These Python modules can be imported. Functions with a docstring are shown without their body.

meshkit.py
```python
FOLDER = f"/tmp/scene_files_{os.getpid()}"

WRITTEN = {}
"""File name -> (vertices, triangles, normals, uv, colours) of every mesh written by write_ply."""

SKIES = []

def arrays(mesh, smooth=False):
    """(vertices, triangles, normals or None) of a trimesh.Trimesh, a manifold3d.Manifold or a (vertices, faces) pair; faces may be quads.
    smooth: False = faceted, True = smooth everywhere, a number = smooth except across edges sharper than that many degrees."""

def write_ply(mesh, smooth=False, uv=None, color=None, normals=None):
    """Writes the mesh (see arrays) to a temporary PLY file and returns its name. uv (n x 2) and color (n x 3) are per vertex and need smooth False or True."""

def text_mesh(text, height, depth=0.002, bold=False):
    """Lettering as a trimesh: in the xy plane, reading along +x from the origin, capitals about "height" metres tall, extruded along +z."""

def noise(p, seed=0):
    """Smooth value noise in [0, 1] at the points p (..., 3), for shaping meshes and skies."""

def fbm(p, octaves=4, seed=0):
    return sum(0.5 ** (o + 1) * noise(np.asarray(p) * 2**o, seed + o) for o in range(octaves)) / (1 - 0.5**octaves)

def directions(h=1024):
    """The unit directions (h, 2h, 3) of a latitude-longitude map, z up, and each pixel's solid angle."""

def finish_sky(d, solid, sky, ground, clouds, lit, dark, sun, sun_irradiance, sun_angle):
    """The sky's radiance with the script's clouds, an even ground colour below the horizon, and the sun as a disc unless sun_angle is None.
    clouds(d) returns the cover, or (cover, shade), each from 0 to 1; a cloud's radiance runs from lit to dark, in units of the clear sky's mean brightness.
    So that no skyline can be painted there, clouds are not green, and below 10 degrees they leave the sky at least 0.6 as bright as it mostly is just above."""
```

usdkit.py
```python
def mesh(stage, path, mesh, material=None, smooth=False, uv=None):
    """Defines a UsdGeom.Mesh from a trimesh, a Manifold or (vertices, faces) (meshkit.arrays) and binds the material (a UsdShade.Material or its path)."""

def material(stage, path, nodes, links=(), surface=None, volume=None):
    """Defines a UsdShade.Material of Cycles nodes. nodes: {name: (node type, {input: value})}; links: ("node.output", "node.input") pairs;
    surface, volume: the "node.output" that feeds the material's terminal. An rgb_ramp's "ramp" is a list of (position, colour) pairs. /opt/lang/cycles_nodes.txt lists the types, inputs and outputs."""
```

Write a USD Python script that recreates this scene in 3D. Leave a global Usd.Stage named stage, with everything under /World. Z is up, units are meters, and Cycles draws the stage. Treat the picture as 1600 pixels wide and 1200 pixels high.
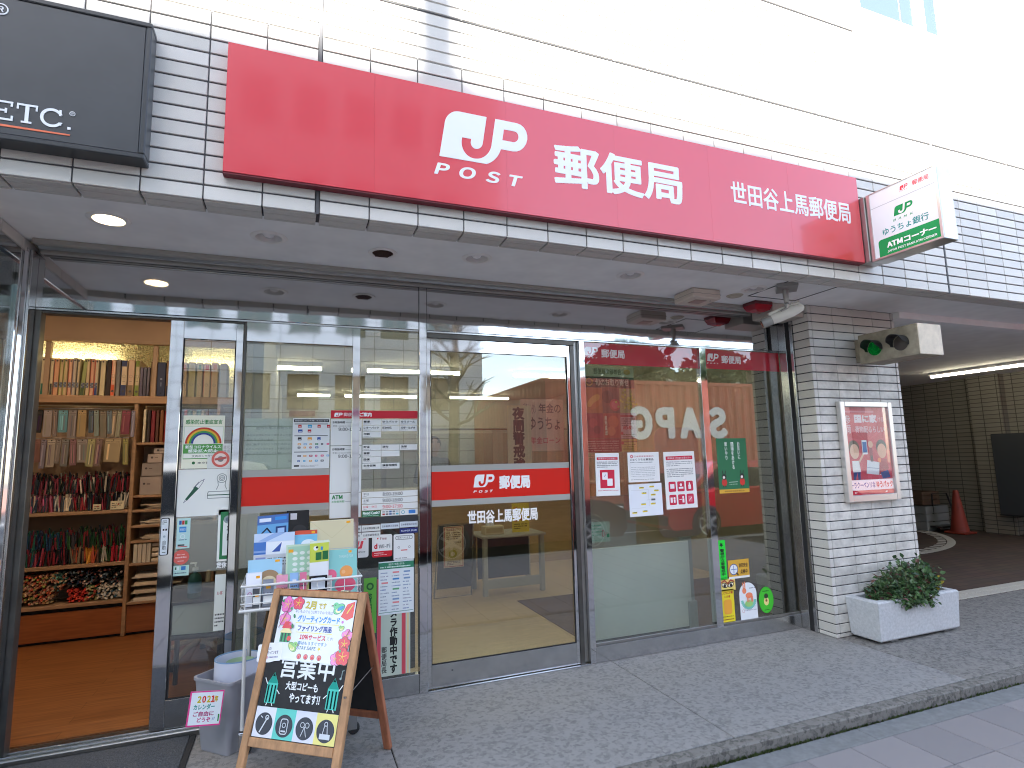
import math, random, glob, re
import numpy as np, trimesh, usdkit, meshkit
import mapbox_earcut as earcut
from shapely.geometry import Polygon, MultiPolygon, LineString, Point, box as sbox
from shapely import affinity, union_all
from PIL import Image, ImageDraw, ImageFont
from pxr import Usd, UsdGeom, UsdLux, UsdShade, Gf, Sdf, Vt

random.seed(7); rng = np.random.default_rng(7)
stage = Usd.Stage.CreateInMemory()
UsdGeom.SetStageUpAxis(stage, UsdGeom.Tokens.z); UsdGeom.SetStageMetersPerUnit(stage, 1.0)
UsdGeom.Xform.Define(stage, '/World'); UsdGeom.Scope.Define(stage, '/World/Looks')

# ---------------------------------------------------------------- camera, sky, sun, exposure
CAM = np.array([1.0903, -2.6513, 1.4121]); YAW, PIT, ROL, FPX = .371, .129, -.0234, 887.4
EXPOSURE = 2.85
SUN_EL, SUN_AZ, SUN_INT, SKY = math.radians(36.9), math.radians(-150), 1.2, 0.11
fw = np.array([math.sin(YAW)*math.cos(PIT), math.cos(YAW)*math.cos(PIT), math.sin(PIT)])
r0 = np.array([math.cos(YAW), -math.sin(YAW), 0]); u0 = np.cross(r0, fw)
rt = r0*math.cos(ROL) + u0*math.sin(ROL); up = -r0*math.sin(ROL) + u0*math.cos(ROL)
cam = UsdGeom.Camera.Define(stage, '/World/camera')
cam.AddTransformOp().Set(Gf.Matrix4d(*rt, 0, *up, 0, *(-fw), 0, *CAM, 1))
cam.CreateHorizontalApertureAttr(36.0); cam.CreateVerticalApertureAttr(27.0)
cam.CreateFocalLengthAttr(36.0*FPX/1600); cam.CreateClippingRangeAttr(Gf.Vec2f(.05, 500))
cam.CreateExposureAttr(EXPOSURE)
sd = np.array([math.sin(SUN_AZ)*math.cos(SUN_EL), math.cos(SUN_AZ)*math.cos(SUN_EL), math.sin(SUN_EL)])
sun = UsdLux.DistantLight.Define(stage, '/World/sun')
sun.CreateIntensityAttr(SUN_INT); sun.CreateAngleAttr(.5); sun.CreateNormalizeAttr(True); sun.CreateColorAttr(Gf.Vec3f(1, .95, .87))
sx = np.cross([0, 0, 1], sd); sx /= np.linalg.norm(sx); sy = np.cross(sd, sx)
sun.AddTransformOp().Set(Gf.Matrix4d(*sx, 0, *sy, 0, *sd, 0, 0, 0, 30, 1))
dome = UsdLux.DomeLight.Define(stage, '/World/sky')
skym = usdkit.material(stage, '/World/Looks/sky_look', {
    's': ('sky_texture', {'sky_type': 'single_scattering', 'sun_disc': False, 'sun_elevation': SUN_EL, 'sun_rotation': SUN_AZ, 'aerosol_density': 1.0, 'ozone_density': .8}),
    'hz': ('hsv', {'saturation': .82}), 'b': ('background_shader', {'strength': SKY})}, [('s.color', 'hz.color'), ('hz.color', 'b.color')], surface='b.background')
UsdShade.MaterialBindingAPI.Apply(dome.GetPrim()).Bind(skym)
dome.GetPrim().SetCustomDataByKey('kind', 'structure')

# ---------------------------------------------------------------- helpers
def lin(h):
    if not isinstance(h, str): return tuple(h)
    if len(h) == 4: h = '#'+''.join(k*2 for k in h[1:])
    c = np.array([int(h[i:i+2], 16)/255 for i in (1, 3, 5)])
    return tuple(np.where(c <= .04045, c/12.92, ((c+.055)/1.055)**2.4))
def pm(name, col, rough=.5, metal=0, var=0, vs=8, bump=0, bs=60, rnd=0, detail=4, stretch=None, col2=None, **kw):
    c = np.array(lin(col)); L = []; N = {'p': ('principled_bsdf', dict(roughness=rough, metallic=metal, **kw))}
    src = None
    if var or bump or col2 is not None:
        N['g'] = ('geometry', {}); pos = 'g.position'
        if stretch is not None:
            N['mp'] = ('mapping', {'scale': stretch}); L.append((pos, 'mp.vector')); pos = 'mp.vector'
    if var or col2 is not None:
        a, b = (c*(1-var), np.minimum(c*(1+var), 1)) if col2 is None else (c, np.array(lin(col2)))
        N['n'] = ('noise_texture', {'scale': vs, 'detail': detail, 'roughness': .6}); L.append((pos, 'n.vector'))
        N['r'] = ('rgb_ramp', {'ramp': [(.3, a), (.7, b)]}); L.append(('n.fac', 'r.fac')); src = 'r.color'
    if rnd:
        if src is None: N['c'] = ('color', {'value': c}); src = 'c.color'
        N['o'] = ('object_info', {}); N['mr'] = ('map_range', {'to_min': 1-rnd, 'to_max': 1+rnd}); N['h'] = ('hsv', {})
        L += [('o.random', 'mr.value'), ('mr.result', 'h.value'), (src, 'h.color')]; src = 'h.color'
    if src: L.append((src, 'p.base_color'))
    else: N['p'][1]['base_color'] = c
    if bump:
        N['n2'] = ('noise_texture', {'scale': bs, 'detail': 3}); N['bp'] = ('bump', {'strength': 1.0, 'distance': bump})
        L += [(pos, 'n2.vector'), ('n2.fac', 'bp.height'), ('bp.normal', 'p.normal')]
    return usdkit.material(stage, '/World/Looks/'+name, N, L, surface='p.BSDF')
def printm(name, rough, spec=.5):
    return usdkit.material(stage, '/World/Looks/'+name, {'a': ('attribute', {'attribute': 'Col'}), 'p': ('principled_bsdf', {'roughness': rough, 'specular_ior_level': spec})},
                           [('a.color', 'p.base_color')], surface='p.BSDF')
def emit(name, col, s):
    return usdkit.material(stage, '/World/Looks/'+name, {'e': ('emission', {'color': lin(col), 'strength': s})}, surface='e.emission')
def panem(name, tint, base, amp=.9, rough=0, wave=0.):
    N = {'lw': ('layer_weight', {'blend': .5}), 'pw': ('math', {'math_type': 'power', 'value2': 4.0}), 'ma': ('math', {'math_type': 'multiply_add', 'value2': amp-base, 'value3': base}),
         't': ('transparent_bsdf', {'color': tint}), 'g': ('glossy_bsdf', {'color': (1, 1, 1), 'roughness': rough}), 'm': ('mix_closure', {})}
    L = [('lw.facing', 'pw.value1'), ('pw.value', 'ma.value1'), ('ma.value', 'm.fac'), ('t.BSDF', 'm.closure1'), ('g.BSDF', 'm.closure2')]
    if wave:
        N.update({'ge': ('geometry', {}), 'n': ('noise_texture', {'scale': 1.6, 'detail': 1}), 'b': ('bump', {'strength': 1., 'distance': wave})})
        L += [('ge.position', 'n.vector'), ('n.fac', 'b.height'), ('b.normal', 'g.normal')]
    return usdkit.material(stage, '/World/Looks/'+name, N, L, surface='m.closure')

# meshes: (vertices, faces)
def join(ms):
    ms = [m for m in ms if len(m[0])]; o = np.cumsum([0]+[len(m[0]) for m in ms])
    return np.vstack([m[0] for m in ms]), np.vstack([np.asarray(m[1])+k for m, k in zip(ms, o)])
def tri(m): return np.asarray(m.vertices, float), np.asarray(m.faces, int)
_BF = np.array([[0,2,1],[1,2,3],[4,5,6],[5,7,6],[0,1,4],[1,5,4],[2,6,3],[3,6,7],[0,4,2],[2,4,6],[1,3,5],[3,7,5]])
def bx(x0, x1, y0, y1, z0, z1, c=0):
    x0, x1 = min(x0,x1), max(x0,x1); y0, y1 = min(y0,y1), max(y0,y1); z0, z1 = min(z0,z1), max(z0,z1)
    if c:
        c = min(c, .45*min(x1-x0, y1-y0, z1-z0)); lo, hi = np.array([x0,y0,z0]), np.array([x1,y1,z1]); P = []
        for k in range(8):
            s = np.array([k&1, k>>1&1, k>>2&1]); p = np.where(s, hi, lo); d = np.where(s, -c, c)
            for a in range(3): q = p + d; q[a] = p[a]; P.append(q)
        return tri(trimesh.convex.convex_hull(np.array(P)))
    v = np.array([[x, y, z] for z in (z0, z1) for y in (y0, y1) for x in (x0, x1)])
    return v, _BF
def rot(m, rx=0, ry=0, rz=0, o=(0,0,0), t=(0,0,0)):
    a, b, c = rx, ry, rz
    R = np.array([[math.cos(c),-math.sin(c),0],[math.sin(c),math.cos(c),0],[0,0,1]]) @ np.array([[math.cos(b),0,math.sin(b)],[0,1,0],[-math.sin(b),0,math.cos(b)]]) @ np.array([[1,0,0],[0,math.cos(a),-math.sin(a)],[0,math.sin(a),math.cos(a)]])
    o = np.array(o, float); return (np.asarray(m[0])-o) @ R.T + o + np.array(t, float), m[1]
def mv(m, x=0, y=0, z=0): return np.asarray(m[0]) + [x, y, z], m[1]
def tube(pts, r, n=8, closed=False):
    P = np.array(pts, float); rr = np.broadcast_to(r, len(P)).astype(float); V = []; F = []; m = len(P)
    ref = None
    for i in range(m):
        a = P[(i-1) % m] if (i or closed) else P[i]; b = P[(i+1) % m] if (i < m-1 or closed) else P[i]
        t = b-a; t /= max(np.linalg.norm(t), 1e-9)
        if ref is None:
            ref = np.cross(t, [0,0,1.] if abs(t[2]) < .9 else [1.,0,0])
        ref = ref - t*(ref@t); ref /= max(np.linalg.norm(ref), 1e-9); w = np.cross(t, ref)
        for k in range(n):
            an = 2*math.pi*k/n; V.append(P[i]+rr[i]*(math.cos(an)*ref+math.sin(an)*w))
    for i in range(m if closed else m-1):
        for k in range(n):
            a, b = i*n+k, i*n+(k+1) % n; c, d = ((i+1) % m)*n+k, ((i+1) % m)*n+(k+1) % n
            F += [[a, b, d], [a, d, c]]
    if not closed:
        V += [P[0], P[-1]]; c0, c1 = len(V)-2, len(V)-1
        for k in range(n): F += [[c0, (k+1) % n, k], [c1, (m-1)*n+k, (m-1)*n+(k+1) % n]]
    return np.array(V), np.array(F)
def lathe(prof, n=24, c=(0,0,0)):
    V = []; F = []; m = len(prof)
    for k in range(n):
        a = 2*math.pi*k/n
        for r, z in prof: V.append([c[0]+r*math.cos(a), c[1]+r*math.sin(a), c[2]+z])
    for k in range(n):
        for i in range(m-1):
            a, b = k*m+i, ((k+1) % n)*m+i
            F += [[a, b, b+1], [a, b+1, a+1]]
    return np.array(V), np.array(F)
def polys(g):
    if g.is_empty: return []
    if g.geom_type == 'Polygon': return [g] if g.area > 1e-9 else []
    return [p for q in getattr(g, 'geoms', []) for p in polys(q)]
def tri2d(p):
    rings = [np.array(p.exterior.coords)[:-1]] + [np.array(i.coords)[:-1] for i in p.interiors]
    v = np.vstack(rings); f = earcut.triangulate_float64(v, np.cumsum([len(r) for r in rings]).astype(np.uint32)).reshape(-1, 3).astype(int)
    a = v[f]; s = (a[:,1,0]-a[:,0,0])*(a[:,2,1]-a[:,0,1])-(a[:,2,0]-a[:,0,0])*(a[:,1,1]-a[:,0,1])
    f[s < 0] = f[s < 0][:, ::-1]; return v, f
def prism(g, d, O=(0,0,0), U=(1,0,0), V=(0,0,1), N=(0,-1,0)):
    """A flat outline g, its front at O + d N and its back at O."""
    O, U, V, N = (np.array(k, float) for k in (O, U, V, N)); out = []
    for p in polys(g):
        e = trimesh.creation.extrude_polygon(p, d, engine='earcut'); v = np.asarray(e.vertices)
        f = np.asarray(e.faces)
        if np.dot(np.cross(U, V), N) < 0: f = f[:, ::-1]
        out.append((O + v[:, :1]*U + v[:, 1:2]*V + v[:, 2:]*N, f))
    return join(out)
def rrect(x0, y0, x1, y1, r): return sbox(x0+r, y0+r, x1-r, y1-r).buffer(r, quad_segs=5)

# prims
made, frames = {}, {}
def numbered(n, parent):
    k = (parent, n); i = made.get(k, 0); made[k] = i+1
    return n if i == 0 else '%s_%03d' % (n, i)
def tag(p, label=None, cat=None, group=None, kind=None):
    for k, v in (('label', label), ('category', cat), ('group', group), ('kind', kind)):
        if v: p.SetCustomDataByKey(k, v)
    return p
def thing(name, label=None, cat=None, group=None, loc=(0,0,0), rz=0, kind=None):
    path = '/World/'+numbered(name, '/World'); x = UsdGeom.Xform.Define(stage, path)
    x.AddTranslateOp().Set(Gf.Vec3d(*map(float, loc)))
    if rz: x.AddRotateZOp().Set(math.degrees(rz))
    frames[path] = (np.array(loc, float), rz); tag(x.GetPrim(), label, cat, group, kind); return path
def obj(name, m, mat, parent=None, smooth=False, world=True, label=None, cat=None, group=None, kind=None, col=None):
    """One Mesh prim; world=True: the vertices are world coordinates, brought into the thing's frame."""
    root = parent or '/World'; path = root+'/'+numbered(name, root); v, f = m; v = np.asarray(v, float)
    if parent:
        top = '/'.join(parent.split('/')[:3]); loc, rz = frames.get(top, (np.zeros(3), 0))
        if world:
            v = v-loc
            if rz: v = v @ np.array([[math.cos(rz),-math.sin(rz),0],[math.sin(rz),math.cos(rz),0],[0,0,1]])
    g = usdkit.mesh(stage, path, (v, f), mat, smooth=smooth)
    if col is not None: UsdGeom.PrimvarsAPI(g).CreatePrimvar('Col', Sdf.ValueTypeNames.Color3fArray, 'vertex').Set(Vt.Vec3fArray.FromNumpy(np.asarray(col, np.float32)))
    tag(g.GetPrim(), label, cat, group, kind); return path
def copy_of(src, name, label, loc, rz=0, cat=None, group=None):
    was = stage.GetPrimAtPath(src).GetCustomData()
    path = '/World/'+numbered(name, '/World'); x = UsdGeom.Xform.Define(stage, path); p = x.GetPrim()
    p.GetReferences().AddInternalReference(src); x.ClearXformOpOrder()
    x.AddTranslateOp().Set(Gf.Vec3d(*map(float, loc)))
    if rz: x.AddRotateZOp().Set(math.degrees(rz))
    tag(p, label, cat or was.get('category'), group or was.get('group')); p.SetInstanceable(True); return path

# lettering and printed sheets
_FONT = ImageFont.truetype(glob.glob('/opt/blender-*/*/datafiles/fonts/Noto Sans CJK Regular.woff2')[0], 64)
_G = {}
_BIG = _FONT.font_variant(size=192)
def glyph(ch, bold=0, big=False):
    """Outline of one character in units of the em (64 px), baseline at 0, and its advance."""
    k = (ch, bold, big); F, S = (_BIG, 192) if big else (_FONT, 64)
    if k not in _G:
        adv = F.getlength(ch)/S; x0, y0, x1, y1 = F.getbbox(ch, anchor='ls', stroke_width=bold); g = Polygon()
        if x1 > x0 and y1 > y0:
            im = Image.new('L', (int(x1-x0)+6, int(y1-y0)+6)); ImageDraw.Draw(im).text((3-x0, 3-y0), ch, 255, F, anchor='ls', stroke_width=bold)
            on = np.pad(np.asarray(im) > 110, ((0,0),(1,1))).astype(np.int8); d = np.diff(on, axis=1)
            r, s = np.nonzero(d == 1); e = np.nonzero(d == -1)[1]
            if len(r):
                g = union_all([sbox(a, -q-1, b, -q) for q, a, b in zip(r, s, e)]).buffer(.55, quad_segs=2).buffer(-.55, quad_segs=2).simplify(.55)
                g = affinity.affine_transform(g, [1/S, 0, 0, 1/S, (x0-3)/S, (3-y0)/S])
        _G[k] = (g, adv)
    return _G[k]
def textg(s, x, y, h, anchor='l', bold=0, vert=False, sp=0., slant=0., sx=1.):
    """Lettering with ems of h/0.74 for Latin capitals h tall; CJK fill about 1.2 h."""
    em = h/.74; out = []; cx = 0.
    if vert:
        for i, ch in enumerate(s):
            g, a = glyph(ch, bold); out.append(affinity.affine_transform(g, [em, 0, 0, em, -a*em/2, -(i+.88)*em*(1+sp)]))
        u = union_all(out) if out else Polygon(); return affinity.translate(u, x, y)
    for ch in s:
        g, a = glyph(ch, bold); out.append(affinity.affine_transform(g, [em*sx, 0, 0, em, cx, 0])); cx += a*em*sx*(1+sp)
    u = MultiPolygon([p for g in out for p in polys(g)]); u = affinity.affine_transform(u, [1, slant, 0, 1, 0, 0])
    return affinity.translate(u, x - {'l': 0, 'c': cx/2, 'r': cx}[anchor], y)
def jp_logo():
    """The slanted white block with the letters J and P, one unit tall, 1.98 wide before the slant."""
    base = sbox(.28, 0, .98, 1).union(sbox(0, 0, 1.38, .72)).union(Point(.28, .72).buffer(.28)).union(sbox(.28, .7, 1.38, 1))
    br = sbox(.9, -.1, 1.5, .5).difference(sbox(.5, .4, 1.38, 1)).difference(Point(.90, .44).buffer(.48)); base = base.difference(br.intersection(sbox(.95, -.1, 1.5, .42)))
    bowl = sbox(1.1, .37, 1.66, 1).union(rrect(1.2, .37, 1.98, 1, .31)); base = base.union(bowl)
    cnt = sbox(1.38, .57, 1.62, .81).union(rrect(1.4, .57, 1.76, .81, .12)); base = base.difference(cnt)
    j = sbox(.93, .40, 1.14, 1.02).union(Point(.79, .42).buffer(.35).difference(Point(.79, .42).buffer(.14)).intersection(sbox(.3, 0, 1.3, .42))).union(sbox(.44, .40, .65, .47))
    return affinity.affine_transform(base.difference(j), [1, .18, 0, 1, 0, 0])
JP = jp_logo()
class Sheet:
    """Printed matter: coloured outlines laid one over another on a sheet (metres, u right, v up)."""
    def __init__(s): s.it = []
    def add(s, g, col):
        for p in polys(g):
            b = p.bounds; lv = 0
            for q, _, l, qb in s.it:
                if l >= lv and not (qb[0] >= b[2] or qb[2] <= b[0] or qb[1] >= b[3] or qb[3] <= b[1]): lv = l+1
            s.new.append((p, lin(col), lv, b))
    def put(s, g, col): s.new = []; s.add(g, col); s.it += s.new; return s
    def rect(s, x0, y0, x1, y1, col, r=0): return s.put(rrect(x0, y0, x1, y1, r) if r else sbox(x0, y0, x1, y1), col)
    def circ(s, x, y, r, col, r2=0, ry=None):
        g = Point(0, 0).buffer(r, quad_segs=8)
        if r2: g = g.difference(Point(0, 0).buffer(r2, quad_segs=8))
        if ry: g = affinity.scale(g, 1, ry/r)
        return s.put(affinity.translate(g, x, y), col)
    def text(s, t, x, y, h, col, anchor='l', bold=0, **k): return s.put(textg(t, x, y, h, anchor, bold, **k), col)
    def line(s, pts, w, col): return s.put(LineString(pts).buffer(w/2, cap_style=2, join_style=1), col)
    def dash(s, x0, x1, y, h, col, seed=0, fill=.85):
        """A line of small print too fine to read: broken short strokes."""
        r = random.Random(seed+int(y*1e4)); x = x0; out = []
        while x < x1-h*.5:
            w = h*r.uniform(.5, .95); out.append(sbox(x, y, min(x+w, x1), y+h*r.uniform(.75, 1))); x += w+h*r.uniform(.12, .35)
            if r.random() > fill: x += h*.8
        return s.put(MultiPolygon(out), col)
    def para(s, x0, x1, y1, n, h, gap, col, seed=0):
        r = random.Random(seed)
        for i in range(n): s.dash(x0, x0+(x1-x0)*(1 if i < n-1 else r.uniform(.4, .8)), y1-h-i*gap, h, col, seed+i)
        return s
    def logo(s, x, y, h, col): return s.put(affinity.translate(affinity.scale(JP, h, h, origin=(0, 0)), x, y), col)
    def mesh(s, O, U=(1,0,0), V=(0,0,1), N=(0,-1,0), step=.0004, lift=.0004):
        O, U, V, N = (np.array(k, float) for k in (O, U, V, N)); vs, fs, cs = [], [], []; n = 0; flip = np.dot(np.cross(U, V), N) < 0
        for p, c, l, _ in s.it:
            v, f = tri2d(p)
            if flip: f = f[:, ::-1]
            vs.append(O+v[:, :1]*U+v[:, 1:2]*V+N*(lift+step*l)); fs.append(f+n); cs.append(np.tile(c, (len(v), 1))); n += len(v)
        return np.vstack(vs), np.vstack(fs), np.vstack(cs)
def poster(name, sh, w, h, O, label, cat, group=None, U=(1,0,0), V=(0,0,1), N=(0,-1,0), paper='#f2f2ee', t=.0008, mat=None, outline=None, parent=None, edge=None):
    """A thin sheet (or an outline) of paper with its print, one thing of two parts: sheet and print."""
    O, U, V, N = (np.array(k, float) for k in (O, U, V, N)); mat = mat or PRINT
    T = parent or thing(name, label, cat, group, loc=O)
    b = prism(outline or sbox(0, 0, w, h), t, O, U, V, N)
    obj('sheet', b, mat, T, col=np.tile(lin(edge or paper), (len(b[0]), 1)))
    if sh.it:
        v, f, c = sh.mesh(O+N*t, U, V, N); obj('print', (v, f), mat, T, col=c)
    return T

# ---------------------------------------------------------------- materials
PRINT = printm('printed_paper', .55, .4); PRINTG = printm('printed_gloss', .18); VINYL = printm('printed_vinyl', .35, .4)
TILES = [pm('glazed_tile_%d' % i, c, .38, var=.10, vs=420, bump=.0006, bs=500, rnd=.05, detail=2) for i, c in enumerate([(.575,.55,.505), (.545,.523,.48), (.605,.58,.535)])]
TILES_ST = [pm('stained_tile_%d' % i, c, .42, var=.24, vs=11, bump=.0006, bs=500, rnd=.05, detail=6) for i, c in enumerate([(.55,.525,.48), (.52,.50,.455)])]
GROUT = pm('dark_grout', (.085,.082,.085), .9, var=.25, vs=30); GLARE_GROUT = pm('glare_pale_grout', (.42,.41,.38), .9)  # pale grout: sun glare on the upper wall put into the joint colour
SEAL = pm('joint_sealant', (.07,.07,.075), .6)
CEILM = pm('ceiling_paint', (.82,.81,.795), .8, var=.06, vs=5, bump=.0004, bs=300)
STEEL = pm('mirror_steel', (.63,.63,.64), .045, 1, bump=.0022, bs=1.7)
STEELH = pm('hairline_steel', (.56,.56,.56), .16, 1, var=.1, vs=6, bump=.0002, bs=200)
STEELD = pm('dull_steel', (.40,.39,.37), .30, 1, var=.12, vs=9)
ALU = pm('anodised_aluminium', (.62,.60,.56), .33, 1, var=.08, vs=12)
DARKALU = pm('dark_aluminium', (.12,.115,.105), .35, .8, var=.2, vs=8)
RUBBER = pm('black_rubber', (.015,.015,.016), .7)
BLACKP = pm('black_plastic', (.02,.02,.021), .4)
GLASS = panem('window_glass', (.80,.84,.81), .135, .92)
GLASSD = panem('tinted_glass', (.62,.66,.64), .15, .92)
GRANITE = None
def granite(name, a, b, c, rough, bump, sc=1.0):
    N = {'g': ('geometry', {}), 'v': ('voronoi_texture', {'scale': 58*sc, 'randomness': 1.0}), 'n': ('noise_texture', {'scale': 9*sc, 'detail': 8, 'roughness': .75}), 'n3': ('noise_texture', {'scale': 210*sc, 'detail': 3}),
         'wp': ('noise_texture', {'scale': 60*sc, 'detail': 2}), 'va': ('vector_math', {'math_type': 'multiply_add', 'vector2': (.014/sc,)*3}),
         's': ('separate_color', {}), 'm1': ('math', {'math_type': 'multiply_add', 'value2': .30, 'value3': .06}), 'm2': ('math', {'math_type': 'multiply_add', 'value2': .42}), 'm3': ('math', {'math_type': 'multiply_add', 'value2': .55}),
         'r': ('rgb_ramp', {'ramp': [(.36, a), (.55, b), (.74, c)]}), 'bp': ('bump', {'strength': 1., 'distance': bump}), 'p': ('principled_bsdf', {'roughness': rough})}
    L = [('g.position', 'wp.vector'), ('wp.color', 'va.vector1'), ('g.position', 'va.vector3'), ('va.vector', 'v.vector'), ('g.position', 'n.vector'), ('g.position', 'n3.vector'), ('v.color', 's.color'), ('s.r', 'm1.value1'),
         ('n.fac', 'm2.value1'), ('m1.value', 'm2.value3'), ('n3.fac', 'm3.value1'), ('m2.value', 'm3.value3'), ('m3.value', 'r.fac'), ('r.color', 'p.base_color'), ('n3.fac', 'bp.height'), ('bp.normal', 'p.normal')]
    return usdkit.material(stage, '/World/Looks/'+name, N, L, surface='p.BSDF')
GRANITE = granite('flamed_granite', (.098,.095,.092), (.172,.167,.16), (.262,.25,.235), .72, .0012, 1.0)
GRANITED = granite('worn_granite', (.045,.043,.039), (.115,.108,.098), (.215,.20,.18), .8, .0016, .9)
KERBG = granite('dirty_kerb_granite', (.03,.028,.025), (.085,.08,.07), (.18,.168,.15), .85, .0016, .9)
PAVER = [pm('pink_paver_%d' % i, c, .85, var=.16, vs=230, bump=.0012, bs=260, col2=None) for i, c in enumerate([(.205,.190,.192), (.190,.178,.181), (.218,.203,.205)])]
CONC = pm('kerb_concrete', (.165,.17,.168), .85, var=.18, vs=26, bump=.001, bs=150)
ASPH = pm('asphalt', (.05,.05,.052), .9, var=.25, vs=160, bump=.002, bs=140)
DIRT = pm('joint_dirt', (.03,.028,.024), 1., var=.4, vs=40)
WHITEP = pm('white_paint', (.72,.72,.70), .45)

# ---------------------------------------------------------------- ground
obj('ground', bx(-60, 70, -90, 60, -.6, -.24), pm('earth', (.08,.075,.07), 1., var=.3, vs=.6), kind='structure')
obj('road', bx(-40, 50, -7.6, -3.62, -.5, -.17), ASPH, kind='structure')
obj('road_marking', join([bx(x, x+5, -5.72, -5.58, -.168, -.166) for x in range(-30, 40, 9)]), WHITEP, kind='structure')
obj('far_pavement', bx(-40, 50, -16, -7.6, -.5, -.06, .02), pm('brick_red_paving', (.22,.10,.075), .85, var=.2, vs=14), kind='structure')
obj('road_kerb', bx(-40, 50, -3.62, -3.45, -.5, -.05, .015), CONC, kind='structure')
SW = obj('sidewalk', bx(-40, 50, -3.45, -.285, -.5, -.0635), DIRT, kind='structure')
k = 0
for j in range(10):
    for i in range(34):
        x0, y1 = -2.0+.301*i+.002, -.412-.301*j
        m = bx(x0+.0015, x0+.2985, y1-.2985, y1-.0015, -.075, -.0558+rng.uniform(-.0008, .0008), .003)
        vis = x0 > 2.3 and j < 5
        if vis: obj('paving_tile', m, PAVER[int(rng.integers(3))], SW)
        else:
            if k == 0: rest = []
            k += 1; rest.append(m)
obj('paving_tiles', join(rest), PAVER[0], SW, kind='stuff')
for i in range(14):
    x0 = -1.6+.92*i; obj('edging_stone', bx(x0+.0015, x0+.9185, -.4105, -.2885, -.08, -.0555, .003), CONC, SW)
# entrance floor: granite slabs a step up, joints left open
EF = obj('entrance_floor', bx(-8, 13, -.262, 1.0, -.5, -.006), DIRT, kind='structure')
xs = [-8, -5.0, -3.24, -1.628, -.02, 1.587, 3.193, 5.0]
for a, b in zip(xs, xs[1:]):
    obj('granite_slab', bx(a+.003, b-.003, -.197, .999, -.03, rng.uniform(-.0006, .0006), .003), GRANITE, EF)
for i in range(7):
    x0 = -5.6+2.6*i; obj('kerb_stone', bx(x0+.0012, x0+2.5988, -.28, -.2020, -.2, 0, .007), KERBG, EF)
obj('granite_slab', bx(5.002, 6.6, -.197, .999, -.03, -.0015, .003), GRANITED, EF); obj('granite_slab', bx(6.604, 13, -.197, .999, -.03, -.002, .003), GRANITED, EF)
# moss at the foot of the kerb
mv_, mf_ = [], []
for i in range(2600):
    x = 2.0+abs(rng.normal(0, 1.1)) if i % 3 else rng.uniform(1.5, 7); r = rng.uniform(.002, .006)*(1.6 if rng.random() < .25 else 1)
    p = np.array([x, -.284-abs(rng.normal(0, .004)), -.0555]); n = len(mv_)
    a = rng.uniform(0, 6.28); d = np.array([math.cos(a), math.sin(a), 0])*r; h = np.array([rng.normal(0, .003), -abs(rng.normal(0, .003)), r*2.2])
    mv_ += [p-d, p+d, p+h]; mf_ += [[n, n+1, n+2], [n+1, n, n+2]]
obj('moss', (np.array(mv_), np.array(mf_)), pm('moss_green', (.07,.10,.03), .95, var=.5, vs=30), label='thin line of green moss along the foot of the granite kerb', cat='moss', kind='stuff')
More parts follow.
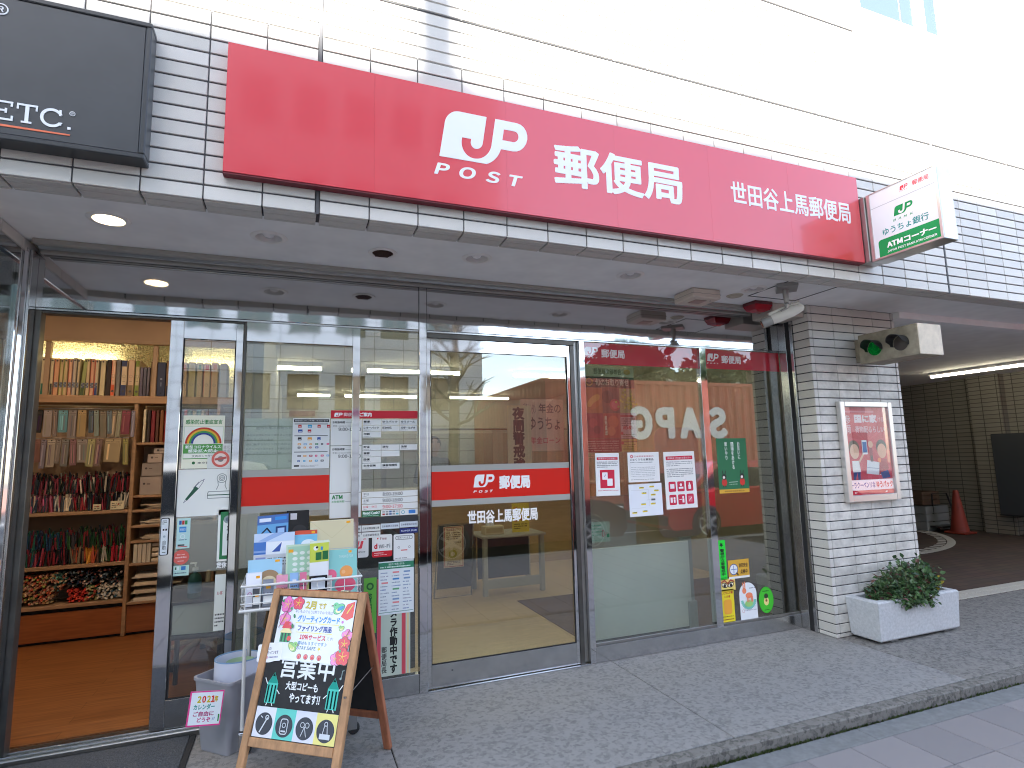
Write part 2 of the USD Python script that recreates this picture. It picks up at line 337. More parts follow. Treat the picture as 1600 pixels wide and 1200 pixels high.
# carport paving behind the pillar
CF = obj('carport_floor', bx(4.98, 16, 1.0, 11, -.5, -.008), usdkit.material(stage, '/World/Looks/brown_brick_paving', {
    'g': ('geometry', {}), 'b': ('brick_texture', {'scale': 1., 'brick_width': .21, 'row_height': .105, 'mortar_size': .004, 'color1': (.10,.062,.042), 'color2': (.075,.045,.032), 'mortar': (.03,.022,.018)}), 'n': ('noise_texture', {'scale': 3}), 'm': ('mix_color', {'blend_type': 'multiply', 'fac': .4}), 'p': ('principled_bsdf', {'roughness': .8})},
    [('g.position', 'b.vector'), ('g.position', 'n.vector'), ('b.color', 'm.a'), ('n.color', 'm.b'), ('m.result', 'p.base_color')], surface='p.BSDF'), kind='structure')
PALE = pm('pale_paving_block', (.42,.39,.33), .8, var=.12, vs=60)
m = []
for i in range(70):
    for j in range(2): m.append(bx(5.99+.1*i, 6.083+.1*i, 1.02+.105*j, 1.118+.105*j, -.02, -.0015+.0004*((i+j) % 2), .003))
for i, q in enumerate(m): obj('pale_block', q, PALE, CF)
m = []
for i in range(64):
    a = math.radians(-104+i*2.2)
    for r in (2.50, 2.615):
        if r == 2.50 and i % 2: continue
        c = np.array([9.05+r*math.cos(a), 5.42+r*math.sin(a), 0]); m.append(rot(mv(bx(-.052, .052, -.047, .047, -.02, -.003, .003), *c), rz=a, o=c))
obj('pale_ring', join(m), PALE, CF, kind='stuff')

# ---------------------------------------------------------------- building: tiled fascia and upper wall
TW, TH, PX, PZ, ZB = .2270, .0610, .235, .0692, 2.551
FW = thing('tiled_upper_wall', 'white tiled upper wall and deep tiled fascia over the shopfront', 'facade wall', loc=(2, 0, ZB))
def upto(z): return z
# core: fascia beam, upper storey
obj('wall_core', join([bx(-3.5, 16, .0055, .132, ZB+.0135, 3.4505), bx(-3.5, 16, .3, 9, 2.97, 3.2), bx(-3.5, 16, .1322, .3, 2.62, 4.6)]), GROUT, FW)
obj('wall_core', join([bx(-3.5, 16, .0045, .132, 3.451, 4.71), bx(-3.5, 5.02, .0085, .132, 4.7102, 5.9), bx(6.08, 16, .0085, .132, 4.7102, 5.9), bx(-3.5, 16, .0085, .132, 5.9002, 9.5)]), GLARE_GROUT, FW)  # same joints as below, coloured pale for the glare above the shadow edge
obj('expansion_joint', bx(-3.5, 16, .0, .004, ZB+17*PZ+.003, ZB+17*PZ+.0065), SEAL, FW); obj('expansion_joint', bx(-3.5, 4.9, .0, .004, ZB+28*PZ+.003, ZB+28*PZ+.0065), SEAL, FW)
def tilebox(x0, z0, w=TW, h=TH, y=0., c=.0022):
    m = bx(x0, x0+w, y, y+.014, z0, z0+h, c)
    return rot(m, rx=rng.normal(0, .0022), rz=rng.normal(0, .0022), o=(x0+w/2, y, z0+h/2))
field, n = [], 0
def skip(i): return i in (5, 24)
for k in range(0, 44):
    for i in range(-14, 66):
        x0 = i*PX+.003; z0 = ZB+k*PZ+.004
        w = TW+.002-(.008 if skip(i+1) else 0)
        if skip(i): x0 += .008; w -= .008
        gap = .008 if k in (17, 28) else 0
        if z0 > 4.70 and 4.98 < x0+w and x0 < 6.09: continue
        covered = (.80 < x0 and x0+w < 4.68 and 2.68 < z0 and z0+TH < 3.27)
        m = tilebox(x0, z0+gap, w, TH-gap)
        vis = (-1 <= i <= 30 and k <= 11 and not covered and not (x0+w < .49 and 2.66 < z0 < 3.26))
        if vis and n < 300: obj('tile', m, TILES[int(rng.integers(3))], FW); n += 1
        else: field.append(m)
obj('tile_field', join(field), TILES[0], FW, kind='stuff')
# underside of the fascia: two courses of tiles, and the return up to the ceiling
und = []
for i in range(-14, 66):
    for ya, yb in ((.0155, .057), (.0615, .118), (.1225, .1395)):
        x0 = i*PX+.004; w = TW
        if skip(i): x0 += .008; w -= .008
        m = rot(bx(x0, x0+w, ya, yb, ZB, ZB+.016, .002), rx=rng.normal(0, .002), o=(x0, 0, ZB)); und.append((i, m))
    x0 = i*PX+.004; und.append((99, bx(x0, x0+TW, .128, .1395, ZB+.0165, 2.592, .002)))
rest_u = []; q = 0
for i, m in und:
    if -1 <= i <= 29 and q < 120: obj('underside_tile', m, TILES[1], FW); q += 1
    else: rest_u.append(m)
obj('underside_tile_field', join(rest_u), TILES[1], FW, kind='stuff')
obj('expansion_joint', bx(5*PX-.007, 5*PX+.007, -.001, .006, ZB-.0005, 9), SEAL, FW); obj('expansion_joint', bx(24*PX-.006, 24*PX+.006, -.001, .006, ZB-.0005, 3.45), SEAL, FW); obj('expansion_joint', bx(24*PX-.006, 24*PX+.006, -.001, .004, 3.4505, 9), GLARE_GROUT, FW)  # upper end of the right joint paled to imitate sun glare
# upper window
UW = obj('window', join([bx(5.02, 6.08, .03, .09, 4.712, 4.76), bx(5.02, 5.06, .03, .09, 4.76, 5.9), bx(6.04, 6.08, .03, .09, 4.76, 5.9), bx(5.755, 5.80, .02, .08, 4.76, 5.9)]), WHITEP, FW)
obj('pane', bx(5.06, 6.04, .055, .061, 4.76, 5.9), panem('sky_glass', (.25,.28,.3), .5, .95), FW)
obj('sill', bx(5.0, 6.10, -.004, .03, 4.69, 4.711, .002), WHITEP, FW)
# ceiling over the entrance, with holes for the downlights
DL = [(.246, .462), (.952, .47), (1.55, .52), (2.09, .447), (3.152, .445), (4.211, .457)]
CE = obj('entrance_ceiling', join([prism(sbox(-3.5, .14, 4.66, .86).difference(union_all([Point(x, y).buffer(.068 if k != 2 else .06, quad_segs=7) for k, (x, y) in enumerate(DL)])), .05, (0, 0, 2.592), (1,0,0), (0,1,0), (0,0,1)), bx(-3.5, 4.66, .14, .86, 2.73, 2.76), bx(-3.5, 4.66, .86, .975, 2.615, 2.65), bx(4.66, 16, .14, .975, 2.592, 2.65), bx(4.96, 16, .975, 11, 2.60, 2.65)]), CEILM, kind='structure')
obj('ceiling_beam', bx(5.985, 16, .62, .74, 2.535, 2.5915), CEILM, CE)
obj('access_hatch', join([bx(4.30, 4.775, .605, .613, 2.5885, 2.5918), bx(4.30, 4.775, .16, .168, 2.5885, 2.5918), bx(4.30, 4.308, .168, .605, 2.5885, 2.5918), bx(4.767, 4.775, .168, .605, 2.5885, 2.5918)]), SEAL, CE)
SH = obj('shutter_slot', join([bx(-.18, 4.66, .835, .875, 2.566, 2.592, .003), bx(-.18, 4.66, .948, .972, 2.548, 2.615, .003)]), pm('beige_channel', (.36,.34,.30), .45, .3), CE)
obj('shutter_curtain', join([bx(-.18, 4.66, .88, .915, 2.556, 2.612, .012), bx(-.18, 4.66, .918, .944, 2.566, 2.612)]), STEELD, CE)

# pillar
PL = thing('tiled_pillar', 'white tiled pillar with stained tiles between the glass front and the carport', 'pillar', loc=(5.48, .83, 0))
obj('core', bx(4.9755, 5.978, .681, 1.3, 0, 2.592), GROUT, PL)
for r in range(38):
    z1 = 2.588-r*PZ; z0 = max(z1-TH, .003)
    if z1 < .02: continue
    st = TILES_ST if r > 6 else TILES
    # corner tiles wrap round: a short face in front, a long one at the side
    obj('tile', rot(bx(4.97, 5.0085, .6755, .83, z0, z1, .0025), rz=rng.normal(0, .002), o=(4.97, .68, 0)), TILES[int(rng.integers(3))], PL)
    for i in range(4):
        x0 = 5.0125+i*PX
        m = rot(bx(x0-.0008, x0+(TW+.0042 if i < 3 else .2265), .6755, .690, z0, z1, .0025), rx=rng.normal(0, .0022), rz=rng.normal(0, .0022), o=(x0+.1, .6755, (z0+z1)/2)); obj('tile', m, st[int(rng.integers(2))], PL)
    obj('tile', bx(5.953, 5.983, .6755, .83, z0, z1, .0025), TILES[int(rng.integers(3))], PL)
sidet = [bx(5.968, 5.983, .834+.235*j, 1.061+.235*j, 2.588-r*PZ-TH, 2.588-r*PZ, .002) for r in range(37) for j in range(2)]
obj('tile_field', join(sidet), TILES[1], PL, kind='stuff')
obj('duct_box', bx(4.64, 4.968, .705, .93, 2.492, 2.591, .004), pm('beige_metal', (.45,.40,.34), .5), PL)

# carport walls of the same tile, in the shade
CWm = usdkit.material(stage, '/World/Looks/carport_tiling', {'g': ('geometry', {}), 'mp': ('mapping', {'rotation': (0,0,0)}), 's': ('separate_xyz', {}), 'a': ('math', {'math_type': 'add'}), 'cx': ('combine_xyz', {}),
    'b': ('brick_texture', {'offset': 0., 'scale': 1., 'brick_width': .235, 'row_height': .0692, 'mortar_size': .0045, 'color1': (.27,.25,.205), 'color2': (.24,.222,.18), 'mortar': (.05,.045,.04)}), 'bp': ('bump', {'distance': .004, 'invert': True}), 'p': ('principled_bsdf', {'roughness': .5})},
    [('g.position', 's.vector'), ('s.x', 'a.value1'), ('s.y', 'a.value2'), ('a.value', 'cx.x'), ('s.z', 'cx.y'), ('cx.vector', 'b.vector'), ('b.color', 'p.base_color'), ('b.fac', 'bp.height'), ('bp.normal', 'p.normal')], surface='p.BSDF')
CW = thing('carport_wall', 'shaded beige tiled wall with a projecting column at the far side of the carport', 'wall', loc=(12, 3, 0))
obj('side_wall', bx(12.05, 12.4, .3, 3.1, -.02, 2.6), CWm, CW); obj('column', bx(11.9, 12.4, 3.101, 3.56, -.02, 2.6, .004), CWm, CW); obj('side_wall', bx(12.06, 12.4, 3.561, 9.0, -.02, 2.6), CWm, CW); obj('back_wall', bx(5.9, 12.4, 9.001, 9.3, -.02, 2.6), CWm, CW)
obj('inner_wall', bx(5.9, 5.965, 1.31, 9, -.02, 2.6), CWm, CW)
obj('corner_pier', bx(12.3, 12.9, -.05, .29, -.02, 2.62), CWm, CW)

# ---------------------------------------------------------------- glass shopfront
YF = .98
SF = thing('glass_shopfront', 'glass and mirror steel shopfront with fixed panes under the tiled fascia', 'shopfront', loc=(2.4, YF, 0))
def fr(name, x0, x1, z0, z1, y0=YF, y1=1.035, mat=STEEL, c=.0015, parent=None, **k): return obj(name, bx(x0, x1, y0, y1, z0, z1, c), mat, parent or SF, **k)
fr('transom_panel', -.20, 1.853, 2.262, 2.614); fr('transom_panel', 1.908, 4.968, 2.262, 2.614)
fr('pilaster', 1.8555, 1.9055, 0, 2.614, YF-.004)
fr('head_rail', -.20, 1.853, 2.2485, 2.2605, .984, 1.05, STEELH)
fr('head_rail', 1.908, 4.968, 2.2485, 2.2605, .984, 1.05, STEELH)
fr('door_header', -.165, .812, 2.236, 2.2475, .995, 1.06, DARKALU); fr('door_header', 1.908, 3.0, 2.215, 2.2475, .99, 1.06, DARKALU)
fr('mullion', .813, .826, .03, 2.247, .982, 1.03, DARKALU)
fr('top_rail', .827, 1.4345, 2.132, 2.247); fr('mullion', 1.435, 1.481, .118, 2.247)
fr('pane', .828, 1.434, .118, 2.131, 1.0, 1.006, GLASS, 0); fr('pane', 1.482, 1.8545, .118, 2.247, 1.0, 1.006, GLASS, 0)
fr('plinth', .813, 1.8545, .002, .1165, .981, 1.03, STEELH)
fr('jamb', 2.966, 2.998, .002, 2.214, .992, 1.05, DARKALU); fr('jamb', 3.006, 3.034, .002, 2.247, 1.015, 1.05, STEELD)
fr('stile', 3.035, 3.079, .002, 2.247); fr('mullion', 4.117, 4.179, .1095, 2.247)
fr('plinth', 3.0795, 4.968, .002, .109, .9805, 1.03, STEELH)
fr('pane', 3.08, 4.116, .11, 2.247, 1.0, 1.006, GLASS, 0); fr('pane', 4.18, 4.966, .11, 2.247, 1.0, 1.006, GLASSD, 0)
for x0, x1, z in ((3.08, 4.116, .11), (4.18, 4.966, .11)): fr('glazing_bead', x0, x1, z, z+.018, .985, .999, STEELD)
fr('dust_seal', 1.908, 3.03, .0, .006, .996, 1.004, RUBBER, 0); fr('sill_strip', 1.908, 3.034, .0005, .006, .972, .992, STEELH, .001)
# shutter guide in the side wall of the pillar
fr('shutter_guide', 4.958, 4.978, 0, 2.49, .834, .862, STEELH); fr('shutter_guide', 4.958, 4.978, 0, 2.49, .905, .979, STEELH); fr('guide_slot', 4.968, 4.979, 0, 2.49, .8625, .9045, RUBBER, 0)
# left end: post and side screen
fr('corner_post', -.262, -.205, 0, 2.56, .872, .975, STEEL, .012); fr('jamb', -.2045, -.166, .0, 2.247, .985, 1.05, DARKALU)
fr('shutter_guide', -.2045, -.192, 0, 2.55, .90, .978, STEELH)
SS = thing('side_screen', 'glass side screen in a steel frame under a tiled beam at the left end', 'glass screen', loc=(-.23, .5, 0))
obj('pane', bx(-.236, -.230, .10, .83, .08, 2.46), GLASSD, SS)
obj('frame', join([bx(-.25, -.215, .832, .871, 0, 2.53, .004), bx(-.25, -.215, -.02, .098, 0, 2.53, .004), bx(-.25, -.215, .0985, .8315, 2.462, 2.53, .003), bx(-.25, -.215, .0985, .8315, 0, .078, .003)]), STEEL, SS)
for j in range(4): obj('tile', bx(-.27, -.212, .137+.235*j-.0, .137+.235*j+.227-(.06 if j == 3 else 0), 2.533, 2.590, .002), TILES[j % 3], SS)
# stationery shop: threshold and sliding door leaf pushed half open
TD = thing('door_threshold', 'brushed metal threshold with sliding door rails at the stationery shop doorway', 'threshold', loc=(.2, 1.0, 0))
obj('base', bx(-.20, .812, .95, 1.10, .0005, .030, .004), STEELD, TD); obj('rail', bx(-.20, .812, .972, .980, .0302, .040, .002), STEELH, TD); obj('rail', bx(-.20, .812, 1.02, 1.028, .0302, .040, .002), STEELH, TD)
SD = thing('sliding_door', 'steel framed glass sliding door of the stationery shop, half open', 'door', loc=(.62, 1.0, .04))
def leaf(T, xa, xb, xc, xd, za, zb, zc, zd, y0, y1, gl):
    obj('stile', bx(xa, xb, y0, y1, za, zd, .002), STEEL, T); obj('stile', bx(xc, xd, y0, y1, za, zd, .002), STEEL, T)
    obj('bottom_rail', bx(xb, xc, y0+.001, y1, za, zb, .001), STEELH, T); obj('top_rail', bx(xb, xc, y0+.001, y1, zc, zd, .001), STEEL, T)
    obj('pane', bx(xb, xc, y0+.014, y0+.020, zb, zc), gl, T); obj('gasket', join([bx(xb, xc, y0+.008, y0+.0135, zb, zb+.006), bx(xb, xb+.005, y0+.008, y0+.0135, zb+.006, zc), bx(xc-.005, xc, y0+.008, y0+.0135, zb+.006, zc)]), RUBBER, T)
leaf(SD, .434, .502, .772, .811, .042, .184, 2.132, 2.234, .985, 1.022, GLASS)
PD = thing('sliding_door', 'steel framed glass sliding door of the post office, closed', 'door', loc=(2.43, 1.0, .01))
leaf(PD, 1.909, 1.935, 2.941, 2.964, .010, .147, 2.13, 2.213, .998, 1.03, GLASS)
obj('bolt_hole', lathe([(.0001, 0), (.006, 0), (.006, .002)], 10, (0, 0, 0)) if False else bx(2.06, 2.07, .9965, .9985, .10, .106, .001), RUBBER, PD)

# ---------------------------------------------------------------- rooms behind the glass
WALLP = pm('cream_wallpaper', (.50,.45,.36), .8, var=.05, vs=10)
OFFW = pm('office_wall', (.40,.385,.34), .8, var=.04, vs=8)
SHOP = obj('shop_interior', join([bx(-1.75, -1.65, 1.06, 3.5, .0, 2.95), bx(-1.75, .86, 3.4, 3.5, .0, 2.95), bx(.80, .86, 1.06, 3.4, 0, 2.95), bx(-1.65, .80, 1.06, 1.12, 2.262, 2.96)]), WALLP, kind='structure')
WOODF = usdkit.material(stage, '/World/Looks/orange_wood_floor', {'g': ('geometry', {}), 'b': ('brick_texture', {'scale': 1., 'brick_width': 1.3, 'row_height': .10, 'mortar_size': .0012, 'color1': (.33,.135,.045), 'color2': (.27,.10,.030), 'mortar': (.12,.04,.01), 'bias': 0.}),
    'mp': ('mapping', {'scale': (1.5, 26, 1)}), 'n': ('noise_texture', {'scale': 2.5, 'detail': 6}), 'r': ('rgb_ramp', {'ramp': [(.3, (.62,.55,.5)), (.7, (1.15,1.1,1.05))]}), 'm': ('mix_color', {'blend_type': 'multiply', 'fac': 1.}), 'p': ('principled_bsdf', {'roughness': .33})},
    [('g.position', 'b.vector'), ('g.position', 'mp.vector'), ('mp.vector', 'n.vector'), ('n.fac', 'r.fac'), ('b.color', 'm.a'), ('r.color', 'm.b'), ('m.result', 'p.base_color')], surface='p.BSDF')
obj('wood_floor', bx(-1.65, .80, 1.101, 3.4, -.02, .037), WOODF, kind='structure')
obj('shop_ceiling', bx(-1.65, .80, 1.121, 3.4, 2.85, 2.95), OFFW, kind='structure')
PO = obj('office_interior', join([bx(.861, .92, 1.06, 8, 0, 2.7), bx(.92, 5.9, 8, 8.1, 0, 2.96), bx(.92, 5.9, 1.04, 1.059, 2.30, 2.96), bx(5.80, 5.9, 1.32, 8, 0, 2.6), bx(4.985, 5.9, 1.31, 1.318, 0, 2.6)]), OFFW, kind='structure')
obj('office_floor', bx(.92, 5.80, 1.06, 8, -.05, .004), pm('tan_vinyl', (.54,.40,.23), .38, var=.12, vs=4, stretch=(1, 8, 1)), kind='structure')
obj('office_carpet', bx(3.21, 5.79, 1.2, 2.80, .0045, .010, .002), pm('brown_carpet', (.13,.075,.045), .9, var=.2, vs=120), kind='structure')
obj('office_ceiling', bx(.92, 5.80, 1.06, 8, 2.56, 2.655), pm('office_ceiling_paint', (.55,.54,.5), .8), kind='structure')
TUBE = emit('tube_light', '#fff0cc', 6.5); TUBE2 = emit('carport_tube', '#fff4d6', 4.4)
def tube_lamp(x, y, w, ax='x', z=2.56, label='', mat=None, group=None):
    T = thing('tube_lamp', label, 'ceiling light', group, loc=(x, y, z)); d = (w/2, .035) if ax == 'x' else (.035, w/2)
    obj('housing', bx(x-d[0]-.01, x+d[0]+.01, y-d[1]-.02, y+d[1]+.02, z-.045, z-.001, .006), WHITEP, T)
    obj('tube', tube([[x-d[0]*(ax == 'x'), y-d[1]*(ax != 'x'), z-.066], [x+d[0]*(ax == 'x'), y+d[1]*(ax != 'x'), z-.066]], .019, 8), mat or TUBE, T)
for (x, w, y), lb in zip([(1.02, .55, 4.3), (2.4, 1.15, 4.3), (4.3, 1.15, 4.3), (.96+.35, .5, 7.1), (2.4, 1.2, 7.1), (4.15, 1.1, 7.1)],
    ['short fluorescent tube lamp at the left of the nearer row in the post office', 'long fluorescent tube lamp in the middle of the nearer row in the post office', 'long fluorescent tube lamp at the right of the nearer row in the post office',
     'short fluorescent tube lamp at the left of the far row in the post office', 'long fluorescent tube lamp in the middle of the far row in the post office', 'long fluorescent tube lamp at the right of the far row in the post office']):
    tube_lamp(x+.1, y, w, 'x', 2.56, lb)
for k, x in enumerate((1.9, 3.3, 4.7)): tube_lamp(x, 1.75, 1.15, 'x', 2.56, ('left', 'middle', 'right')[k]+' added tube lamp, out of view behind the shopfront glass, lighting the hall')  # added lamps, unseen from the street, to brighten the hall floor
tube_lamp(10.62, 2.65, 1.35, 'y', 2.60, 'fluorescent tube lamp lit on the carport ceiling', TUBE2)
LW = thing('left_side_window', 'dark shop window beyond the side screen at the left end', 'window', loc=(-1.6, 1.0, 0))
obj('pane', bx(-3.4, -.30, .985, .991, .12, 2.50), GLASSD, LW); obj('blind', bx(-3.4, -.30, 1.03, 1.045, .0, 2.6), pm('dark_blind', (.10,.095,.085), .7), LW)
obj('frame', join([bx(-3.5, -.265, .97, 1.02, .0, .119, .003), bx(-3.5, -.265, .97, 1.02, 2.501, 2.59, .003), bx(-.2995, -.265, .97, 1.02, .1195, 2.5005, .003)]), STEELD, LW)

# ---------------------------------------------------------------- signs and printed matter
def fitg(g, x0, y0, x1, y1):
    b = g.bounds; return affinity.translate(affinity.scale(affinity.translate(g, -b[0], -b[1]), (x1-x0)/(b[2]-b[0]), (y1-y0)/(b[3]-b[1]), origin=(0, 0)), x0, y0)
def fit(s, t, x0, y0, x1, y1, col, bold=1, **k): return s.put(fitg(textg(t, 0, 0, 1, bold=bold, **k), x0, y0, x1, y1), col)
def notice(name, label, cat, x0, z0, x1, z1, draw, y=.9992, paper='#efefeb', group=None, mat=None, tilt=0, outline=None, **k):
    s = Sheet(); w, h = x1-x0, z1-z0; draw(s, w, h); c, n = math.cos(tilt), math.sin(tilt)
    return poster(name, s, w, h, (x0, y, z0), label, cat, group, (c, 0, n), (-n, 0, c), (0, -1, 0), paper, mat=mat, outline=outline(w, h) if outline else None, **k)
REDS = '#d8203c'
# the long red sign
SG = thing('post_office_sign', 'long red post office sign board with white logo on the tiled fascia', 'sign', loc=(2.74, -.03, 2.67))
REDP = pm('red_sign_acrylic', (.64,.036,.052), .28, coat_weight=.7, coat_roughness=.08)
LETW = pm('white_letter_film', (.78,.79,.80), .4)
for a, b in zip([.783, 1.425, 2.10, 2.76, 3.42, 4.06], [1.425, 2.10, 2.76, 3.42, 4.06, 4.70]):
    obj('panel', bx(a+.0001, b-.0001, -.05, -.004, 2.672, 3.282, .0004), REDP, SG)
obj('bottom_rail', bx(.783, 4.70, -.046, -.002, 2.664, 2.6715), pm('dark_red_rail', (.16,.01,.02), .5), SG)
def letters(t, x0, z0, x1, z1, bold, sp=0., slant=0.):
    cs = []; x = 0
    for ch in t:
        g, a = glyph(ch, bold, True); cs.append(affinity.affine_transform(g, [1/.74, slant/.74, 0, 1/.74, x, 0])); x += a/.74*(1+sp)
    b = MultiPolygon([p for g in cs for p in polys(g)]).bounds; kx, kz = (x1-x0)/(b[2]-b[0]), (z1-z0)/(b[3]-b[1])
    for g in cs: obj('letter', prism(affinity.affine_transform(g, [kx, 0, 0, kz, x0-b[0]*kx, z0-b[1]*kz]), .0012, (0, -.0501, 0)), LETW, SG)
obj('logo', prism(fitg(JP, 1.742, 2.912, 2.222, 3.172), .0012, (0, -.0501, 0)), LETW, SG)
letters('POST', 1.715, 2.814, 2.19, 2.877, 6, .62, .2); letters('郵便局', 2.374, 2.865, 3.215, 3.110, 5); letters('世田谷上馬郵便局', 3.582, 2.934, 4.606, 3.082, 3)
# the black sign at the left
BS = thing('black_shop_sign', 'dark grey sign board of the stationery shop with white ETC lettering, cut by the frame', 'sign', loc=(-.8, -.05, 2.65))
DKS = pm('charcoal_sign_face', (.045,.047,.050), .42, var=.12, vs=5)
obj('face', bx(-2.6, .478, -.083, -.02, 2.678, 3.242, .003), DKS, BS)
obj('frame', join([bx(-2.62, .50, -.088, -.001, 2.655, 2.6775, .004), bx(-2.62, .50, -.088, -.001, 3.2425, 3.265, .004), bx(.4785, .50, -.088, -.001, 2.678, 3.242, .004)]), pm('charcoal_frame', (.035,.036,.038), .35), BS)
def slab(ch):
    """Square-serif capitals, one unit tall."""
    if ch == 'E': return union_all([sbox(.1, 0, .26, 1), sbox(0, .9, .78, 1), sbox(0, 0, .82, .1), sbox(.2, .46, .58, .55), sbox(.70, .74, .78, 1), sbox(.74, 0, .82, .27), sbox(.5, .38, .58, .63)])
    if ch == 'T': return union_all([sbox(.36, 0, .52, 1), sbox(0, .9, .88, 1), sbox(0, .70, .08, 1), sbox(.80, .70, .88, 1), sbox(.22, 0, .66, .1)])
    c = Point(.5, .5).buffer(.51, quad_segs=16).difference(Point(.5, .5).buffer(.37, quad_segs=16)); return c.difference(sbox(.62, .30, 1.1, .72)).union(sbox(.80, .66, .90, .99)).union(sbox(.82, .14, .92, .30))
o = [fitg(slab(ch), a, 2.733, b, 2.811) for ch, a, b in (('E', -.004, .064), ('T', .073, .138), ('C', .147, .219))]; o.append(sbox(.236, 2.733, .247, 2.744)); o.append(Point(.249, 2.802).buffer(.0095).difference(Point(.249, 2.802).buffer(.0078))); o.append(textg('R', .249, 2.7975, .009, 'c'))
o.append(Point(-.005, 3.187).buffer(.024).difference(Point(-.005, 3.187).buffer(.020))); o.append(textg('R', -.005, 3.176, .022, 'c', 1))
for g in o: obj('letter', prism(g, .0025, (0, -.0833, 0)), LETW, BS)
obj('underline', prism(Polygon([(-.6, 2.704), (.245, 2.708), (.247, 2.714), (-.6, 2.720)]), .002, (0, -.0833, 0)), pm('orange_line', (.75,.16,.07), .5), BS)
# the projecting box sign
BXS = thing('projecting_sign', 'white projecting box sign with a green ATM band beside the red sign', 'sign', loc=(4.78, -.3, 2.66))
obj('case', bx(4.722, 4.852, -.545, -.085, 2.662, 3.135, .004), ALU, BXS); obj('bracket', bx(4.706, 4.85, -.084, -.002, 2.668, 3.13, .004), STEELD, BXS)
s = Sheet(); w, h = .415, .345
FACEW = (.76,.77,.78); GR = '#15924f'
s.rect(0, 0, w, h+.105, FACEW).rect(0, h, w, h+.0025, '#8d9096')
gb = union_all([sbox(.03, 0, w, .116), Point(.03+.02, .096).buffer(.02)]).difference(sbox(.03, .096, .05, .2)).union(Point(.05, .096).buffer(.02)).intersection(sbox(.03, 0, w, .116)); s.put(gb, GR)
s.put(fitg(JP, .150, .238, .275, .300), GR); fit(s, 'BANK', .142, .206, .272, .220, GR, 1, sp=.7, slant=.2); fit(s, 'ゆうちょ銀行', .066, .136, .360, .184, '#2f8a84', 1)
fit(s, 'ATMコーナー', .085, .046, .395, .086, '#f4f4f4', 3); fit(s, 'JAPAN POST BANK ATM CORNER', .085, .016, .395, .031, '#f4f4f4', 1)
s.put(fitg(JP, .205, h+.046, .258, h+.074), '#d8303f'); fit(s, 'POST', .202, h+.036, .252, h+.041, '#d8303f', 1, sp=.6); fit(s, '郵便局', .285, h+.042, .385, h+.075, '#d8303f', 1)
v, f, c = s.mesh((4.7217, -.112, 2.677), (0, -1, 0), (0, 0, 1), (-1, 0, 0)); obj('printed_face', (v, f), PRINTG, BXS, col=c)
obj('rim', join([bx(4.7175, 4.7216, -.5445, -.529, 2.665, 3.132), bx(4.7175, 4.7216, -.111, -.09, 2.665, 3.132), bx(4.7175, 4.7216, -.5285, -.1115, 2.665, 2.6765), bx(4.7175, 4.7216, -.5285, -.1115, 3.1275, 3.132)]), ALU, BXS)

# framed poster on the pillar (its figures kept plain)
FP = thing('framed_poster', 'red poster in an aluminium frame on the white tiled pillar', 'poster', loc=(5.48, .65, 1.0))
obj('frame', join([bx(5.185, 5.235, .632, .674, 1.0, 1.802, .004), bx(5.735, 5.782, .632, .674, 1.0, 1.802, .004), bx(5.2355, 5.7345, .632, .674, 1.0, 1.052, .004), bx(5.2355, 5.7345, .632, .674, 1.758, 1.802, .004)]), pm('satin_aluminium_frame', (.70,.68,.65), .34, .9), FP)
s = Sheet(); w, h = .499, .705; s.rect(0, 0, w, h, '#d9344a')
for a in range(0, 360, 24): s.put(Polygon([(.24, .42), (.24+.5*math.cos(math.radians(a)), .42+.5*math.sin(math.radians(a))), (.24+.5*math.cos(math.radians(a+9)), .42+.5*math.sin(math.radians(a+9)))]).intersection(sbox(0, .12, w, h)), '#e0455a')
fit(s, '参荷', .015, .49, .075, .64, '#f0c8cc', 1, vert=True); fit(s, '国に家', .12, .575, .38, .645, '#fbe9ea', 3); fit(s, 'ける', .39, .585, .46, .625, '#f3b8bf', 1); fit(s, '荷物配るらしい', .12, .495, .46, .55, '#f6ccd0', 1)
s.rect(.02, .66, .35, .675, '#ec8b98')
s.put(Point(.085, .375).buffer(.06), '#6b4a3a').put(affinity.scale(Point(.088, .345).buffer(.05), 1, 1.2), '#f1c3a4').put(Polygon([(.05, .27), (.13, .27), (.14, .18), (.05, .18)]), '#f3f0ea').put(Polygon([(.055, .18), (.10, .18), (.075, .12), (.05, .12)]), '#27407c').put(Polygon([(.10, .18), (.135, .18), (.125, .11), (.10, .12)]), '#27407c').line([(.13, .26), (.19, .33)], .018, '#f1c3a4')
s.rect(.175, .32, .235, .435, '#f4f6f8', .008).rect(.183, .335, .228, .42, '#4a78b8')
s.put(Polygon([(.20, .165), (.36, .15), (.37, .25), (.22, .275)]), '#e9e9ea').put(Polygon([(.36, .15), (.42, .19), (.43, .26), (.37, .25)]), '#c9c9d2').line([(.21, .215), (.365, .20)], .006, '#aab')
s.put(Point(.40, .375).buffer(.062), '#3a3233').put(affinity.scale(Point(.40, .345).buffer(.052), 1, 1.15), '#efb795').put(Polygon([(.34, .15), (.46, .2), (.45, .28), (.36, .27)]), '#b5253a').put(Polygon([(.38, .12), (.47, .13), (.45, .19), (.36, .17)]), '#2b3f86').circ(.36, .27, .02, '#ff8a4a')
s.put(Point(.275, .40).buffer(.028), '#e8b090').rect(.258, .31, .292, .372, '#a9203a').rect(.26, .26, .29, .31, '#5c2230')
s.rect(0, .035, w, .118, '#eef0f6'); fit(s, 'ーラクーベンリな', .01, .052, .285, .10, '#2f49a0', 2); fit(s, 'ゆうパック', .30, .05, .49, .102, '#c8263c', 3); s.rect(0, 0, w, .034, '#c01f3a'); s.logo(.05, .010, .012, '#fff'); s.logo(.40, .010, .012, '#fff')
